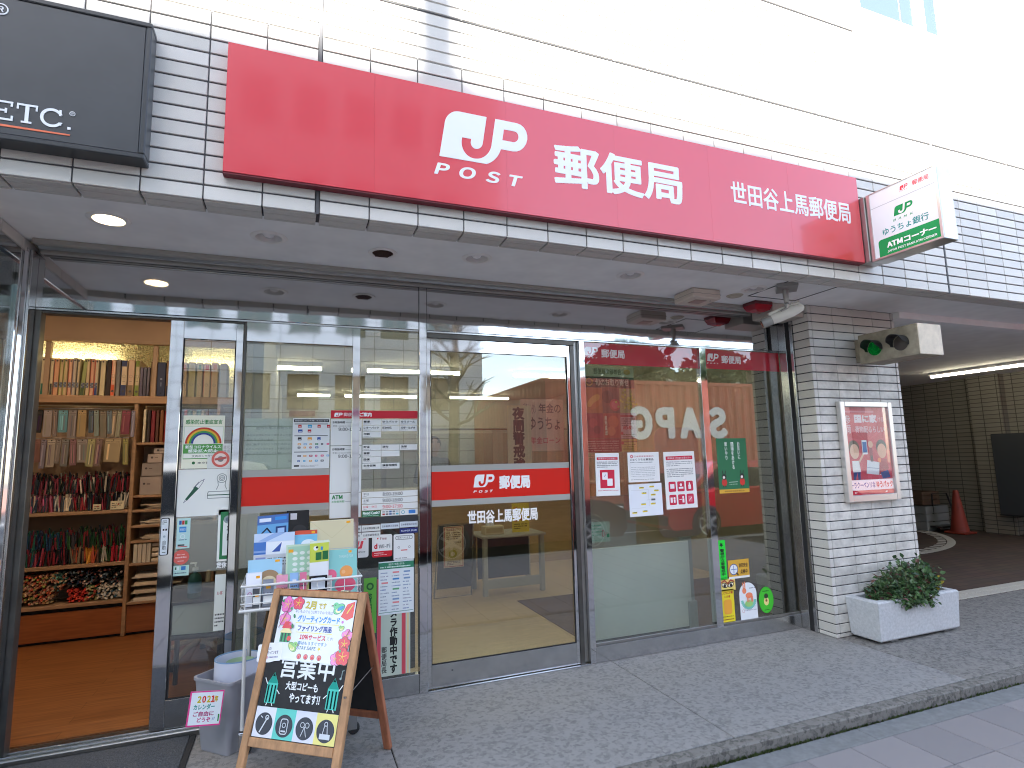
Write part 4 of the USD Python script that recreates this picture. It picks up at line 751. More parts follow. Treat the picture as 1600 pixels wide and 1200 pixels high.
def d(s, w, h): s.circ(.050, h/2, .042, '#e8e8e8').put(Point(.05, h/2).buffer(.042).difference(Point(.05, h/2).buffer(.036)), '#3a4a8c').line([(.02, h/2), (.08, h/2)], .006, '#7a8fc0').line([(.05, h/2-.03), (.05, h/2+.03)], .006, '#7a8fc0').line([(.075, .045), (.092, .022)], .012, '#3a342c'); fit(s, '防犯安全', .105, h-.06, w-.012, h-.028, '#4a2f18', 2); fit(s, '点検中', .115, .03, w-.02, .065, '#4a2f18', 2); s.rect(0, 0, w, .016, '#e8e4e0')
notice('patrol_sticker', 'ochre patrol sticker with a round emblem and magnifier', 'sticker', 4.274, .440, 4.478, .580, d, paper='#d8a63a')
def d(s, w, h):
    for x, k in ((.045, 1), (w-.045, -1)): s.put(affinity.rotate(affinity.scale(Point(x, .042).buffer(.03), 1, .62), -18*k), '#2b2622').put(affinity.rotate(affinity.scale(Point(x, .042).buffer(.024), 1, .5), -18*k), '#f4ead0').circ(x, .040, .012, '#2b2622'); s.line([(x-.035*k, .062), (x, .078), (x+.03*k, .052)], .010, '#a33a30')
notice('eyes_sticker', 'narrow sticker of two glaring painted eyes', 'sticker', 4.182, .358, 4.330, .446, d, paper='#e8d070')
def d(s, w, h): fit(s, 'こども110番', .008, h-.035, w-.008, h-.012, '#a8281c', 2); fit(s, '110番', .035, h-.062, w-.035, h-.044, '#a8281c', 1); s.rect(.025, .055, w-.025, h-.075, '#e8a33a', .02); s.dash(.012, w-.012, .036, .008, '#7a7020'); s.dash(.012, w-.012, .014, .008, '#8a3a20', 4)
notice('yellow_sticker', 'yellow upright sticker with red lettering in the lower left corner', 'sticker', 4.182, .130, 4.308, .368, d, paper='#e8d22a')
def d(s, w, h):
    g = '#7fc6b4'
    for k in range(16):
        a = math.pi*(1.05+.9*k/15); s.put(affinity.rotate(affinity.scale(Point(w/2+.062*math.cos(a), .155+.062*math.sin(a)).buffer(.014), 1, .5), math.degrees(a)), g)
    s.put(affinity.scale(Point(w/2, .125).buffer(.04), 1, .6), '#9fd07a'); o = '#ee8a62'
    s.put(affinity.scale(Point(w/2+.01, .185).buffer(.034), 1, .62), o).put(affinity.scale(Point(w/2-.035, .222).buffer(.02), 1, 1.1), o).line([(w/2-.042, .235), (w/2-.046, .285)], .010, o).line([(w/2-.028, .238), (w/2-.026, .290)], .010, o)
    for x in (-.012, .0, .028, .038): s.rect(w/2+x-.004, .135, w/2+x+.004, .18, o)
    s.dash(.10, .16, .235, .007, '#667'); s.circ(.03, .072, .012, '#c0504a', .010); s.dash(.05, .16, .072, .005, '#99a')
notice('animal_sticker', 'white arched sticker with an orange long-eared animal and a mint wreath', 'sticker', 4.362, .118, 4.532, .405, d, paper='#e8eaec', outline=lambda w, h: sbox(0, 0, w, h-.09).union(affinity.scale(Point(w/2, h-.09).buffer(w/2), 1, .085/(w/2))))
def d(s, w, h): s.circ(w/2, h/2, .068, '#45c232', ry=.09); s.put(affinity.scale(Point(w/2, h/2-.01).buffer(.026), 1, 1.2), '#e8d48a').circ(w/2, h/2+.030, .020, '#3a4a30').circ(w/2, h/2-.004, .010, '#7a4a2a'); s.dash(.04, w-.04, h-.036, .009, '#175a16'); s.dash(.05, w-.05, .022, .007, '#175a16')
notice('round_sticker', 'round bright green sticker at the right of the low stickers', 'sticker', 4.552, .150, 4.700, .350, d, paper='#3ab82c', outline=lambda w, h: affinity.scale(Point(w/2, h/2).buffer(w/2), 1, h/w))

# ---------------------------------------------------------------- inside the stationery shop
BWOOD = pm('shelf_wood', (.38,.22,.115), .45, var=.16, vs=3, stretch=(1, 1, 14)); BWOODD = pm('kick_panel_wood', (.32,.095,.028), .35, var=.2, vs=3, stretch=(2, 2, 22)); HEADM = pm('tan_header', (.36,.235,.145), .6, var=.05, vs=4)
BK = thing('bookshelf', 'wide wooden shelf unit along the back wall of the stationery shop', 'shelf unit', loc=(-.4, 3.2, .037))
YS = 3.04
obj('header', bx(-1.64, .79, 3.03, 3.06, 2.49, 2.845), HEADM, BK); obj('rail', bx(-1.64, .79, 3.0, 3.06, 2.462, 2.4895, .004), HEADM, BK)
for x in (-.827, -.06, .62): obj('post', bx(x, x+.036, 3.04, 3.09, 2.0125, 2.4615, .003), HEADM, BK)
TEXG = usdkit.material(stage, '/World/Looks/textured_backlit_glass', {'g': ('geometry', {}), 'v': ('voronoi_texture', {'scale': 62.}), 'b': ('bump', {'distance': .02}), 't': ('translucent_bsdf', {'color': (.90,.86,.68)}), 'gl': ('glossy_bsdf', {'color': (.9,.86,.7), 'roughness': .22}), 'm': ('mix_closure', {'fac': .3})},
    [('g.position', 'v.vector'), ('v.distance', 'b.height'), ('b.normal', 't.normal'), ('b.normal', 'gl.normal'), ('t.BSDF', 'm.closure1'), ('gl.BSDF', 'm.closure2')], surface='m.closure')
obj('textured_glass', bx(-1.64, .79, 3.285, 3.291, 2.0125, 2.52), TEXG, BK)
obj('main_board', bx(-1.64, .79, 3.02, 3.28, 1.947, 2.0115, .004), BWOOD, BK)
for x, z in ((-.173, 1.9465), (.46, 1.9465), (-1.10, 1.9465)): obj('upright', bx(x, x+.028, 3.035, 3.34, .04, z, .003), BWOOD, BK)
for z in (1.030, .608, .305): obj('shelf_board', bx(-1.071, -.1735, YS, 3.34, z, z+.029, .003), BWOOD, BK); obj('shelf_board', bx(.4885, .79, YS, 3.34, z, z+.029, .003), BWOOD, BK); obj('shelf_board', bx(-1.64, -1.1005, YS, 3.34, z+.1, z+.129, .003), BWOOD, BK)
for z in (1.594, 1.150, 1.028, .900, .775, .592, .282): obj('shelf_board', bx(-.1445, .4595, YS, 3.34, z, z+.02, .003), BWOOD, BK)
obj('back_panel', bx(-1.64, .79, 3.34, 3.36, .04, 1.9465), HEADM, BK)
for a, b in ((-1.071, -.1735), (-.1445, .4595), (.4885, .79), (-1.64, -1.1005)): obj('kick_panel', bx(a, b, 3.06, 3.08, .06, .272, .002), BWOODD, BK); obj('toe_recess', bx(a, b, 3.09, 3.11, .037, .30), RUBBER, BK)
SHOPT = emit('shop_cove_tube', '#fff0c8', 7.0)
for x0, x1, lb in ((-.92, -.38, 'warm cove tube glowing behind the textured glass over the left binders'), (.18, .62, 'warm cove tube glowing behind the textured glass over the right binders')):
    T = thing('cove_lamp', lb, 'lamp', loc=((x0+x1)/2, 3.33, 2.36)); obj('tube', tube([[x0, 3.335, 2.36], [x1, 3.335, 2.36]], .014, 8), SHOPT, T); obj('bracket', bx(x0, x1, 3.352, 3.37, 2.35, 2.37), WHITEP, T)
SPOT = emit('shop_spot', '#ffe4c6', 36.0)
for i, (x, y) in enumerate(((-.85, 1.75), (.35, 1.95), (-.3, 1.45))):
    T = thing('shop_downlight', ('left', 'right', 'front')[i]+' warm round lamp in the shop ceiling', 'ceiling light', loc=(x, y, 2.85)); obj('ring', lathe([(.065, -.001), (.065, -.006), (.085, -.006), (.085, -.001)], 20, (x, y, 2.85)), WHITEP, T); obj('bulb', lathe([(.0005, -.004), (.062, -.004), (.062, -.001)], 16, (x, y, 2.85)), SPOT, T)
# binders on the main board
BIND = printm('binder_card', .6)
def px2x(p): return -.855+(20+p/6-60)*.004558
spec = [(205,245,'#c9b78f','#5f9a3a','#8aa13a','white and lime'), (247,286,'#c7b591','#1f6a58','#c7b591','cream and teal'), (288,325,'#c9b791','#175f48','#c9b791','cream and dark green'), (327,359,'#cbb893','#1d1d1c','#cbb893','cream and black'), (361,409,'#cf9a72','#cf9a72','#b8402a','peach'), (411,449,'#c2a878','#c2a878','#8e9a3a','sand with an olive edge'), (451,489,'#c4a67a','#c4a67a','#8fa24a','sand with a pale green edge'), (491,529,'#cf9f80','#cf9f80','#b84a34','salmon'), (531,569,'#b9a890','#b9a890','#5a5a78','greyish'), (571,600,'#bfab88','#bfab88','#333','beige with a black edge'), (603,648,'#9ca060','#3c4a28','#6e7c30','leaning moss green'), (652,689,'#c8ae86','#c8ae86','#40382c','beige'), (691,733,'#cf9c7c','#cf9c7c','#b8422c','pink edged'), (735,774,'#c6b493','#2a3a70','#c9382a','cream with a blue foot'), (782,836,'#c9b890','#c9b890','#2a2a2a','plain cream'), (842,890,'#2c1d15','#2c1d15','#2c1d15','dark brown'), (886+6,934,'#cfa587','#d0582c','#cf6a4a','white with an orange foot'), (937,979,'#716a66','#716a66','#5d5856','grey'), (982,1044,'#cbb595','#2b345c','#2b345c','cream with navy ends'), (1048,1112,'#c7a78a','#7c6545','#8a6a50','cream and tan'), (1117,1164,'#c2ae8a','#77832f','#77832f','cream with olive ends'), (1168,1199,'#6b6172','#5a5060','#6b6172','short mauve'), (1202,1236,'#5e5a66','#504a58','#5e5a66','short grey violet'), (1239,1264,'#6c6470','#55505c','#6c6470','short lilac grey'), (1269,1327,'#7a5a34','#8a6a3c','#6a4c2a','brown'), (1335,1421,'#26304c','#26304c','#2c3656','wide navy'), (1425,1470,'#7d5d3c','#2b2b40','#7d5d3c','tan with a dark band')]
spec2 = [(1500,1555,'#8a8a90','#8a8a90','#777','plain grey'), (1575,1640,'#c4a078','#c4a078','#b8521f','cream with an orange patch'), (1650,1725,'#a99b68','#a99b68','#998a58','khaki'), (1735,1800,'#c0a888','#c0a888','#2f6a4a','cream and forest green'), (1808,1880,'#c8ac8c','#c8ac8c','#c02a34','cream with a red patch'), (1890,1965,'#c6a684','#c6a684','#cf6a28','cream and bright orange'), (1980,2060,'#8f8a86','#8f8a86','#8f8a86','tall grey')]
for k, (a, b, face, foot, edge, nm) in enumerate(spec+spec2):
    x0, x1 = px2x(a)+.002, px2x(b)-.002; h = .315 if k not in (21, 22, 23) else .26; h += rng.uniform(-.006, .004)
    if k in (24, 25): h = .305
    if x1 > .62: continue
    y0 = 3.045+rng.uniform(0, .012); T = thing('ring_binder', nm+' binder spine on the top shelf'+(' behind the door glass' if k >= 27 else ''), 'binder', 'binders along the top shelf', loc=((x0+x1)/2, y0, 2.012))
    body = bx(x0, x1, y0, y0+.22, 2.0125, 2.0125+h, .004)
    s = Sheet(); w = x1-x0; s.rect(.003, .004, w-.003, h-.004, face)
    if foot != face: s.rect(.003, .004, w-.003, .095 if k < 27 else .06, foot)
    s.rect(.001, .004, .0045, h-.004, edge)
    if 4 <= k <= 13:
        s.rect(.003, .065, w-.003, .108, '#4a4f68')
        for q in range(3): s.circ(w/2+(.006 if q % 2 else -.006), .074+.013*q, .006, '#8a8a86')
    if k < 15: s.circ(w/2, h-.022, .0075, '#4a3c32')
    if k in (16, 18, 19, 20): s.circ(w/2, .040, .010, '#3c3431').circ(w/2, .17, .014, '#9a8a72', .011); s.rect(w/2-.009, .125, w/2+.009, .130, '#8a7a66')
    if k in (18, 20): s.rect(.003, h-.055, w-.003, h-.004, edge)
    if k == 24: s.rect(.012, .13, w-.012, .22, '#3c2a1c')
    if k == 25: s.circ(w/2, .155, .009, '#8d95a8'); s.rect(w/2-.004, .09, w/2+.004, .125, '#77809a'); s.circ(w/2, .03, .006, '#11162a')
    if k >= 28 and k != 33: s.rect(w*.25, h-.065, w*.78, h-.02, edge); s.circ(w/2, .11, .013, '#8a7a66', .010)
    v, f, c = s.mesh((x0, y0, 2.0125)); m = body; tl = (.13 if k == 10 else 0)
    if tl: m = rot(m, ry=.06, o=(x0, y0, 2.0125)); v, f = rot((v, f), ry=.06, o=(x0, y0, 2.0125))
    obj('cover', m, BIND, T, col=np.tile(np.array(lin(face))*.9, (len(m[0]), 1))); obj('spine_print', (v, f), BIND, T, col=c)
# packets on hooks
PK = printm('packet_card', .3)
HK = thing('hook_rail', 'wire rails with hooks for the hanging packets under the top shelf', 'hook rail', loc=(-.55, 2.99, 1.9))
obj('wire', tube([[-1.06, 3.3, 1.925], [-1.06, 3.0, 1.895], [-.19, 3.0, 1.895], [-.19, 3.3, 1.925]], .003, 6), STEELD, HK); obj('wire', tube([[-1.06, 3.3, 1.665], [-1.06, 2.99, 1.655], [-.19, 2.99, 1.655], [-.19, 3.3, 1.665]], .003, 6), STEELD, HK)
rowA = [(165,205,'#1b1a20','black'), (210,292,'#3a3c3c','dark grey striped'), (296,372,'#a89a94','pale with red clasp'), (376,414,'#8f7f78','faded pink'), (424,508,'#6fa0a8','pale blue and green'), (514,590,'#b8aca4','white with a dark picture'), (598,676,'#b89a6c','tan'), (690,735,'#55646e','slate'), (740,785,'#8f9a90','grey green'), (790,852,'#b5a48c','cream with an orange top'), (858,905,'#6f7a80','grey blue'), (912,955,'#9a8a72','beige and orange'), (960,1000,'#a5a288','pale olive'), (1004,1085,'#b05a6a','rose'), (1090,1125,'#9a92a0','lilac')]
rowB = [(140,182,'#a07a50','golden'), (186,288,'#a8776c','pink pouch'), (294,342,'#8b7f88','mauve'), (348,420,'#b5a592','white'), (424,470,'#8e8278','grey beige'), (476,540,'#a8a49c','silver striped'), (545,600,'#8f6a6c','dusty pink'), (605,700,'#9c9088','clear'), (706,776,'#b0a878','pale yellow'), (782,838,'#b8988a','peach'), (866,1015,'#b5a07c','cream with four sticks'), (1024,1074,'#a39a5c','olive yellow')]
for row, zt, zz in ((rowA, 1.882, 1.66), (rowB, 1.645, 1.42)):
    for k, (a, b, cl, nm) in enumerate(row):
        x0, x1 = px2x(a)+.03, px2x(b)+.03; w = x1-x0; h = (zt-zz)*(.86 if k % 3 == 1 else 1)*rng.uniform(.94, 1.04); y = 2.975+rng.uniform(0, .012); s = Sheet(); ins = rng.uniform(.004, .012)
        R = random.Random(k+int(zt*100)); base = np.array(lin(cl))*(.42 if k % 4 == 1 else .72); s.rect(.001, .001, w-.001, h-.001, tuple(base))
        for q in range(R.randint(1, 4)):
            xx = .008+(w-.016)*(q+.5)/4; cc = tuple(np.clip(base*R.choice([.35, .6, 1.5, 1.9])+np.array([R.uniform(0, .1), R.uniform(0, .08), R.uniform(0, .08)]), 0, .75)); s.rect(xx, .02, xx+w*.12, h-.045, cc)
        s.rect(.004, h-.034, w-.004, h-.012, tuple(np.clip(base*1.3, 0, .8))); s.circ(w/2, h-.010, .005, '#33281f'); s.dash(.006, w-.006, h-.028, .007, '#5a4a40', k)
        T = thing('hanging_packet', nm+' packet hanging in the %s row under the binders' % ('upper' if zt > 1.8 else 'lower'), 'packet', 'packets hanging on the hook rails', loc=(x0, y, zt))
        tw = R.uniform(-.07, .07); bd = rot(bx(x0, x1, y, y+.012, zt-h, zt, .004), ry=tw, o=((x0+x1)/2, y, zt)); obj('card', bd, PK, T, col=np.tile(base*.8, (len(bd[0]), 1))); v, f, c = s.mesh((x0, y, zt-h)); obj('print', rot((v, f), ry=tw, o=((x0+x1)/2, y, zt)), PK, T, col=c)
# pens packed in racks: too many and too small to tell apart
PENM = printm('pen_plastic', .35)
def stuff_pens(name, lab, boxes):
    V, F, C = [], [], []; n = 0
    for x0, x1, z0, z1, cnt, cols, lie in boxes:
        for _ in range(cnt):
            x = rng.uniform(x0, x1); y = rng.uniform(3.05, 3.17); c = np.array(lin(cols[int(rng.integers(len(cols)))]))*rng.uniform(.7, 1.15)
            if lie: z = rng.uniform(z0, z1); m = tube([[x, 3.06+rng.uniform(0, .03), z], [x, 3.2, z+rng.normal(0, .004)]], rng.uniform(.006, .0095), 7)
            else: zb = z0+(y-3.05)*.9*(z1-z0)*2.6; m = tube([[x, y, zb], [x+rng.normal(0, .012), y+rng.normal(0, .01), min(zb+rng.uniform(.09, .14), z1+.06)]], [rng.uniform(.0048, .0066)]*2, 6)
            V.append(m[0]); F.append(m[1]+n); n += len(m[0]); C.append(np.tile(c, (len(m[0]), 1)))
    obj(name, (np.vstack(V), np.vstack(F)), PENM, label=lab, cat='pens', kind='stuff', col=np.vstack(C))
red, dk, mix, wht = ['#7c1a24', '#942832', '#5c141e', '#a04050'], ['#1c1c1e', '#2a2628', '#1e2a3c', '#20302a'], ['#8f4450', '#c9b49a', '#2a2a2c', '#46464a', '#d8c8b0', '#7a2430', '#384858', '#c06a80'], ['#d0c4b0', '#bfae98', '#e0d6c4']
stuff_pens('pens', 'dense racks of slim pens on the shelf below the hanging packets', [(-1.03, -.86, 1.06, 1.22, 90, ['#c05a80', '#d070a0', '#b84a70', '#d8c8b0', '#3a6a70'], 0), (-.86, -.70, 1.06, 1.22, 90, mix+['#c05a80'], 0), (-.70, -.56, 1.06, 1.22, 90, mix+wht, 0), (-.56, -.42, 1.06, 1.22, 80, dk+wht+red, 0), (-.42, -.30, 1.06, 1.22, 70, red+dk, 0), (-.30, -.19, 1.06, 1.22, 60, dk+wht, 0), (-1.03, -.70, 1.20, 1.38, 130, dk+mix+dk, 0), (-.70, -.42, 1.20, 1.38, 110, dk+red+wht, 0), (-.42, -.19, 1.20, 1.38, 90, dk+dk+wht+red, 0)])
stuff_pens('felt_pens', 'felt pens and markers packed upright on the middle shelf of the shop', [(-1.03, -.80, .638, .86, 110, ['#1f5a4a', '#2a2a2e', '#7c2430', '#36506a'], 0), (-.80, -.55, .638, .86, 160, red+dk, 0), (-.55, -.36, .638, .86, 100, ['#6a4a3a', '#1c1c1e', '#b8563a', '#8a7a60'], 0), (-.45, -.40, .638, .80, 40, ['#d8862a', '#e0a040'], 0), (-1.03, -.60, .76, .90, 120, ['#1f4a6a', '#1f5a4a', '#2a2a3e', '#7c2430'], 0), (-.60, -.19, .76, .92, 120, ['#2a2a2a', '#204a2c', '#305a30', '#8a2a30', '#3a3a40'], 0), (-.36, -.19, .638, .86, 110, ['#2a4a2a', '#1c2a20', '#c03040', '#c8c0b0'], 0)])
stuff_pens('marker_pens', 'marker pens lying end on in the bottom shelf of the shop', [(-1.05, -.86, .35, .55, 110, dk+['#c04030', '#2a4a38'], 1), (-.86, -.66, .35, .57, 170, ['#b8885a', '#c89a80', '#a86a50', '#c8b080', '#8a9a4a', '#d06040'], 1), (-.66, -.58, .44, .58, 50, ['#b06a50', '#5a8a78', '#c0a080'], 1), (-.56, -.20, .46, .58, 150, dk+['#8a4a40', '#6a7a80', '#c8b0a0'], 1), (-.56, -.44, .345, .44, 60, ['#d03a2c', '#c03028', '#e05040'], 1), (-.44, -.36, .345, .46, 45, ['#a8a060', '#c8b890', '#50704a', '#c05040'], 1), (-.36, -.20, .345, .46, 110, wht+['#c8c8c0', '#3a6070'], 1)])
for k, (x0, z0, w, h, c, t) in enumerate([(-1.0, .640, .10, .075, '#d6c6a4', 'left'), (-.30, 1.062, .095, .07, '#d8cba8', 'right'), (-.42, 1.062, .055, .05, '#cbbd9c', 'middle')]):
    def d(s, w, h): s.para(.01, w-.01, h-.015, 3, .008, .016, '#4a4038', k); s.circ(w*.6, h*.6, .006, '#b05040')
    notice('price_card', 'small cream price card on the shelf edge among the pens, the %s one' % t, 'price card', x0, z0, x0+w, z0+h, d, y=3.035, paper=c)
# books, boxes and paper in the right hand bay
for k, (x, w, c, nm) in enumerate([(-.105, .022, '#d6c8a8', 'white'), (-.075, .026, '#2a1a16', 'black'), (-.045, .030, '#7a1f26', 'maroon'), (-.010, .024, '#5a3220', 'dark brown'), (.020, .028, '#7c4a22', 'light brown'), (.053, .034, '#8c1a20', 'red'), (.092, .028, '#1f5a3a', 'green'), (.124, .030, '#8a8a2a', 'olive'), (.158, .026, '#8c8078', 'grey'), (.200, .028, '#a03a3a', 'faded red'), (.232, .030, '#4a7060', 'sage'), (.266, .03, '#b0a890', 'beige'), (.300, .03, '#5a8090', 'blue grey'), (.334, .03, '#a89a80', 'sand'), (.368, .03, '#8a5a50', 'dusty red')]):
    h = .285-(k % 3)*.006; obj('album', bx(x, x+w-.003, 3.05, 3.28, 1.6145, 1.6145+h, .003), pm('album_'+nm.replace(' ', '_'), c, .55), label=nm+' album spine standing in the right bay below the binders', cat='album', group='albums standing in the right bay')
CARD = [pm('grey_carton_%d' % i, c, .7, var=.08, vs=12) for i, c in enumerate([(.36,.29,.25), (.42,.33,.28), (.30,.25,.22)])]
bxs = [(-.11, .055, 1.171, .155, 'lower left'), (.06, .24, 1.171, .150, 'lower middle'), (-.10, .055, 1.328, .11, 'middle left'), (.06, .22, 1.323, .10, 'middle right'), (-.06, .05, 1.440, .075, 'upper left'), (.055, .21, 1.425, .06, 'upper middle'), (-.02, .11, 1.517, .05, 'topmost'), (.26, .43, 1.171, .14, 'lower right')]
for k, (a, b, z, h, nm) in enumerate(bxs):
    T = thing('carton', nm+' pale carton of the stack in the right bay', 'carton', 'cartons stacked in the right bay', loc=((a+b)/2, 3.05, z)); y = 3.055+rng.uniform(0, .02)
    obj('box', bx(a+.002, b-.002, y, y+.2, z, z+h-.001, .003), CARD[k % 3], T); s = Sheet(); s.circ(.03, h*.6, .009, '#4a4040').rect(.05, h*.55, .075, h*.62, '#6a5a55'); v, f, c = s.mesh((a+.004, y, z)); obj('print', (v, f), BIND, T, col=c)
PAPERM = [pm('paper_%d' % i, c, .8) for i, c in enumerate([(.60,.48,.34), (.66,.55,.42), (.52,.42,.30)])]
k = 0
for z, zn in ((1.0485, 'first'), (.9205, 'second'), (.7955, 'third')):
    ms = []
    for i in range(7): a = -.10+rng.uniform(0, .1); ms.append(rot(bx(a, a+rng.uniform(.2, .3), 3.06+rng.uniform(0, .02), 3.3, z+.006*i, z+.006*i+.005), rz=rng.normal(0, .05), o=(a+.1, 3.15, z)))
    obj('paper_stack', join(ms), PAPERM[k % 3], label='loose stack of sheets on the %s thin shelf from the top in the right bay' % zn, cat='paper stack', kind='stuff'); k += 1
for i, (x, c, nm) in enumerate([(-.12, (.62,.55,.42), 'palest'), (-.088, (.55,.47,.36), 'buff'), (-.056, (.60,.52,.40), 'cream'), (-.024, (.56,.49,.38), 'ivory')]):
    obj('notebook', bx(x, x+.028, 3.05, 3.25, .6125, .6125+.155, .002), pm('notebook_'+nm, c, .7), label=nm+' notebook standing low in the right bay', cat='notebook', group='notebooks standing low in the right bay')
for i in range(4): obj('paper_ream', bx(.012, .26, 3.05+.004*i, 3.28, .6125+.042*i, .6125+.042*i+.030, .003), PAPERM[i % 3], label=('lowest', 'second', 'third', 'topmost')[i]+' ream of paper beside the standing notebooks', cat='paper ream', group='reams in the right bay')
for i in range(4): obj('paper_tray', join([bx(-.12, .24, 3.05, 3.3, .3025+.062*i, .3025+.062*i+.006), bx(-.10, .18-.03*i, 3.06, 3.28, .3085+.062*i, .3085+.062*i+.022)]), PAPERM[(i+1) % 3], label=('lowest', 'second', 'third', 'topmost')[i]+' paper tray at the foot of the right bay', cat='paper tray', group='paper trays at the foot of the right bay')
for k, (x, z, w, h, c, nm) in enumerate([(.50, 1.06, .12, .30, '#b9a890', 'upper pale'), (.625, 1.06, .13, .24, '#a89a88', 'upper grey'), (.50, .638, .10, .30, '#c2b6a0', 'middle cream'), (.605, .638, .15, .26, '#b0a496', 'middle beige'), (.50, .335, .13, .24, '#aa9c88', 'lower tan'), (.64, .335, .12, .20, '#bdb2a0', 'lower cream')]):
    T = thing('paper_pack', nm+' paper pack on the shelf seen through the shop door glass', 'paper pack', loc=(x+w/2, 3.05, z)); m = bx(x, x+w-.004, 3.06, 3.2, z, z+h, .004); obj('pack', m, BIND, T, col=np.tile(lin(c), (len(m[0]), 1)))
    s = Sheet(); s.rect(.008, h*.55, w-.014, h*.9, '#d8d0c0').dash(.014, w-.03, h*.7, .014, '#6a6058', k); s.rect(.008, .02, w*.5, h*.3, '#8a8078'); v, f, c2 = s.mesh((x, 3.06, z)); obj('print', (v, f), BIND, T, col=c2)
# things standing behind the sliding door
ST = thing('side_table', 'low black framed table with a pale front board behind the shop door', 'table', loc=(.57, 1.5, .037))
obj('front_board', bx(.437, .705, 1.38, 1.392, .395, .585, .003), pm('grey_board', (.66,.67,.60), .6), ST); obj('table_top', bx(.41, .735, 1.36, 1.70, .586, .606, .004), BLACKP, ST)
obj('rail', tube([[.43, 1.375, .40], [.72, 1.375, .39]], .016, 8), BLACKP, ST)
for x, y in ((.44, 1.375), (.715, 1.375), (.44, 1.68), (.715, 1.68)): obj('leg', tube([[x, y, .585], [x, y, .038]], .015, 8), BLACKP, ST)
BO = thing('spray_bottle', 'dark green bottle with a pump standing on the low table behind the shop door', 'bottle', loc=(.555, 1.45, .606))
obj('body', lathe([(.0005, 0), (.036, 0), (.038, .01), (.038, .11), (.028, .135), (.014, .145), (.014, .16)], 18, (.555, 1.45, .6065)), pm('bottle_green', (.03,.12,.10), .2), BO, smooth=40)
obj('pump', join([lathe([(.0005, 0), (.016, 0), (.016, .018), (.005, .02), (.005, .045), (.0005, .046)], 12, (.555, 1.45, .767)), bx(.525, .562, 1.444, 1.456, .806, .816, .002)]), WHITEP, BO)
obj('label', lathe([(.0384, .03), (.0384, .095)], 18, (.555, 1.45, .6065)), pm('bottle_label', (.12,.25,.36), .4), BO)
OC = thing('office_chair', 'beige legged swivel chair with black castors inside the shop', 'chair', loc=(.48, 2.1, .037)); BEI = pm('beige_metal_leg', (.50,.42,.30), .4)
obj('column', tube([[.52, 2.15, .16], [.52, 2.15, .46]], .022, 10), BEI, OC); obj('seat', bx(.28, .76, 1.92, 2.4, .46, .53, .03), pm('grey_cloth', (.12,.12,.13), .9), OC); obj('backrest', bx(.30, .74, 2.40, 2.45, .60, .98, .02), pm('grey_cloth_back', (.12,.12,.13), .9), OC); obj('post', tube([[.52, 2.40, .50], [.52, 2.43, .64]], .018, 8), BEI, OC)
for k in range(5):
    a = math.radians(72*k+238); e = np.array([.52+.25*math.cos(a), 2.15+.25*math.sin(a), 0]); obj('leg', tube([[.52, 2.15, .17], [(.52+e[0])/2, (2.15+e[1])/2, .155], [e[0], e[1], .10]], [.02, .018, .014], 8), BEI, OC)
    obj('castor', rot(mv(lathe([(.0005, -.02), (.026, -.02), (.030, -.012), (.030, .012), (.026, .02), (.0005, .02)], 14), e[0], e[1], .068), rx=math.pi/2, rz=a, o=(e[0], e[1], .068)), RUBBER, OC)

# ---------------------------------------------------------------- inside the post office
T = thing('backing_board', 'added dark brown sheet darkening the view through the lower part of the two left panes', 'board', loc=(1.39, 1.09, .1)); obj('board', bx(.93, 1.846, 1.075, 1.09, .125, 1.05, .002), pm('added_board_dark', (.055,.042,.036), .6), T)  # added dark sheet standing in for the dimness behind the lower panes
GREYM = pm('grey_enamel', (.36,.36,.34), .45); OAK = pm('pale_oak_laminate', (.45,.33,.19), .5, var=.1, vs=3, stretch=(1, 1, 9))
CT = thing('service_counter', 'long service counter with a pale front across the post office', 'counter', loc=(3.3, 4.7, 0)); obj('front', bx(.95, 5.6, 4.62, 4.66, .006, 1.02), OAK, CT); obj('top', bx(.93, 5.6, 4.55, 5.05, 1.021, 1.055, .005), pm('counter_top', (.5,.46,.40), .4), CT)
for k, x in enumerate((1.7, 2.75, 3.8, 4.8)): obj('screen', bx(x, x+.9, 4.70, 4.706, 1.056, 1.75), panem('counter_screen', (.9,.92,.9), .06, .9) if k == 0 else '/World/Looks/counter_screen', CT)
obj('rail', tube([[1.2, 4.60, 1.80], [5.5, 4.60, 1.80]], .012, 8), STEELH, CT)
for k, (x, w, h) in enumerate([(1.1, 1.2, 1.9), (2.5, 1.0, 1.7), (4.3, 1.2, 1.9)]):
    T = thing('office_cabinet', ('left', 'middle', 'right')[k]+' grey office cabinet behind the post office counter', 'cabinet', loc=(x+w/2, 7, 0)); obj('body', bx(x, x+w, 6.6, 7.1, .006, h, .006), GREYM, T)
    for q in (0, 1): obj('door', bx(x+.01+q*w/2, x+w/2-.01+q*w/2, 6.585, 6.599, .06, h-.05, .004), GREYM, T)
WT = thing('writing_table', 'grey steel writing table in the post office hall seen through the door', 'table', loc=(3.25, 3.28, 0))
obj('table_top', bx(2.94, 3.66, 3.05, 3.55, .585, .612, .006), GREYM, WT); obj('modesty_panel', bx(3.0, 3.6, 3.40, 3.415, .12, .584), pm('slate_panel', (.06,.075,.10), .6), WT)
for x, y in ((2.96, 3.08), (3.60, 3.08), (2.96, 3.48), (3.60, 3.48)): obj('leg', bx(x, x+.05, y, y+.05, .006, .584, .005), GREYM, WT)
obj('foot_bar', bx(3.01, 3.60, 3.09, 3.115, .075, .17, .004), GREYM, WT)
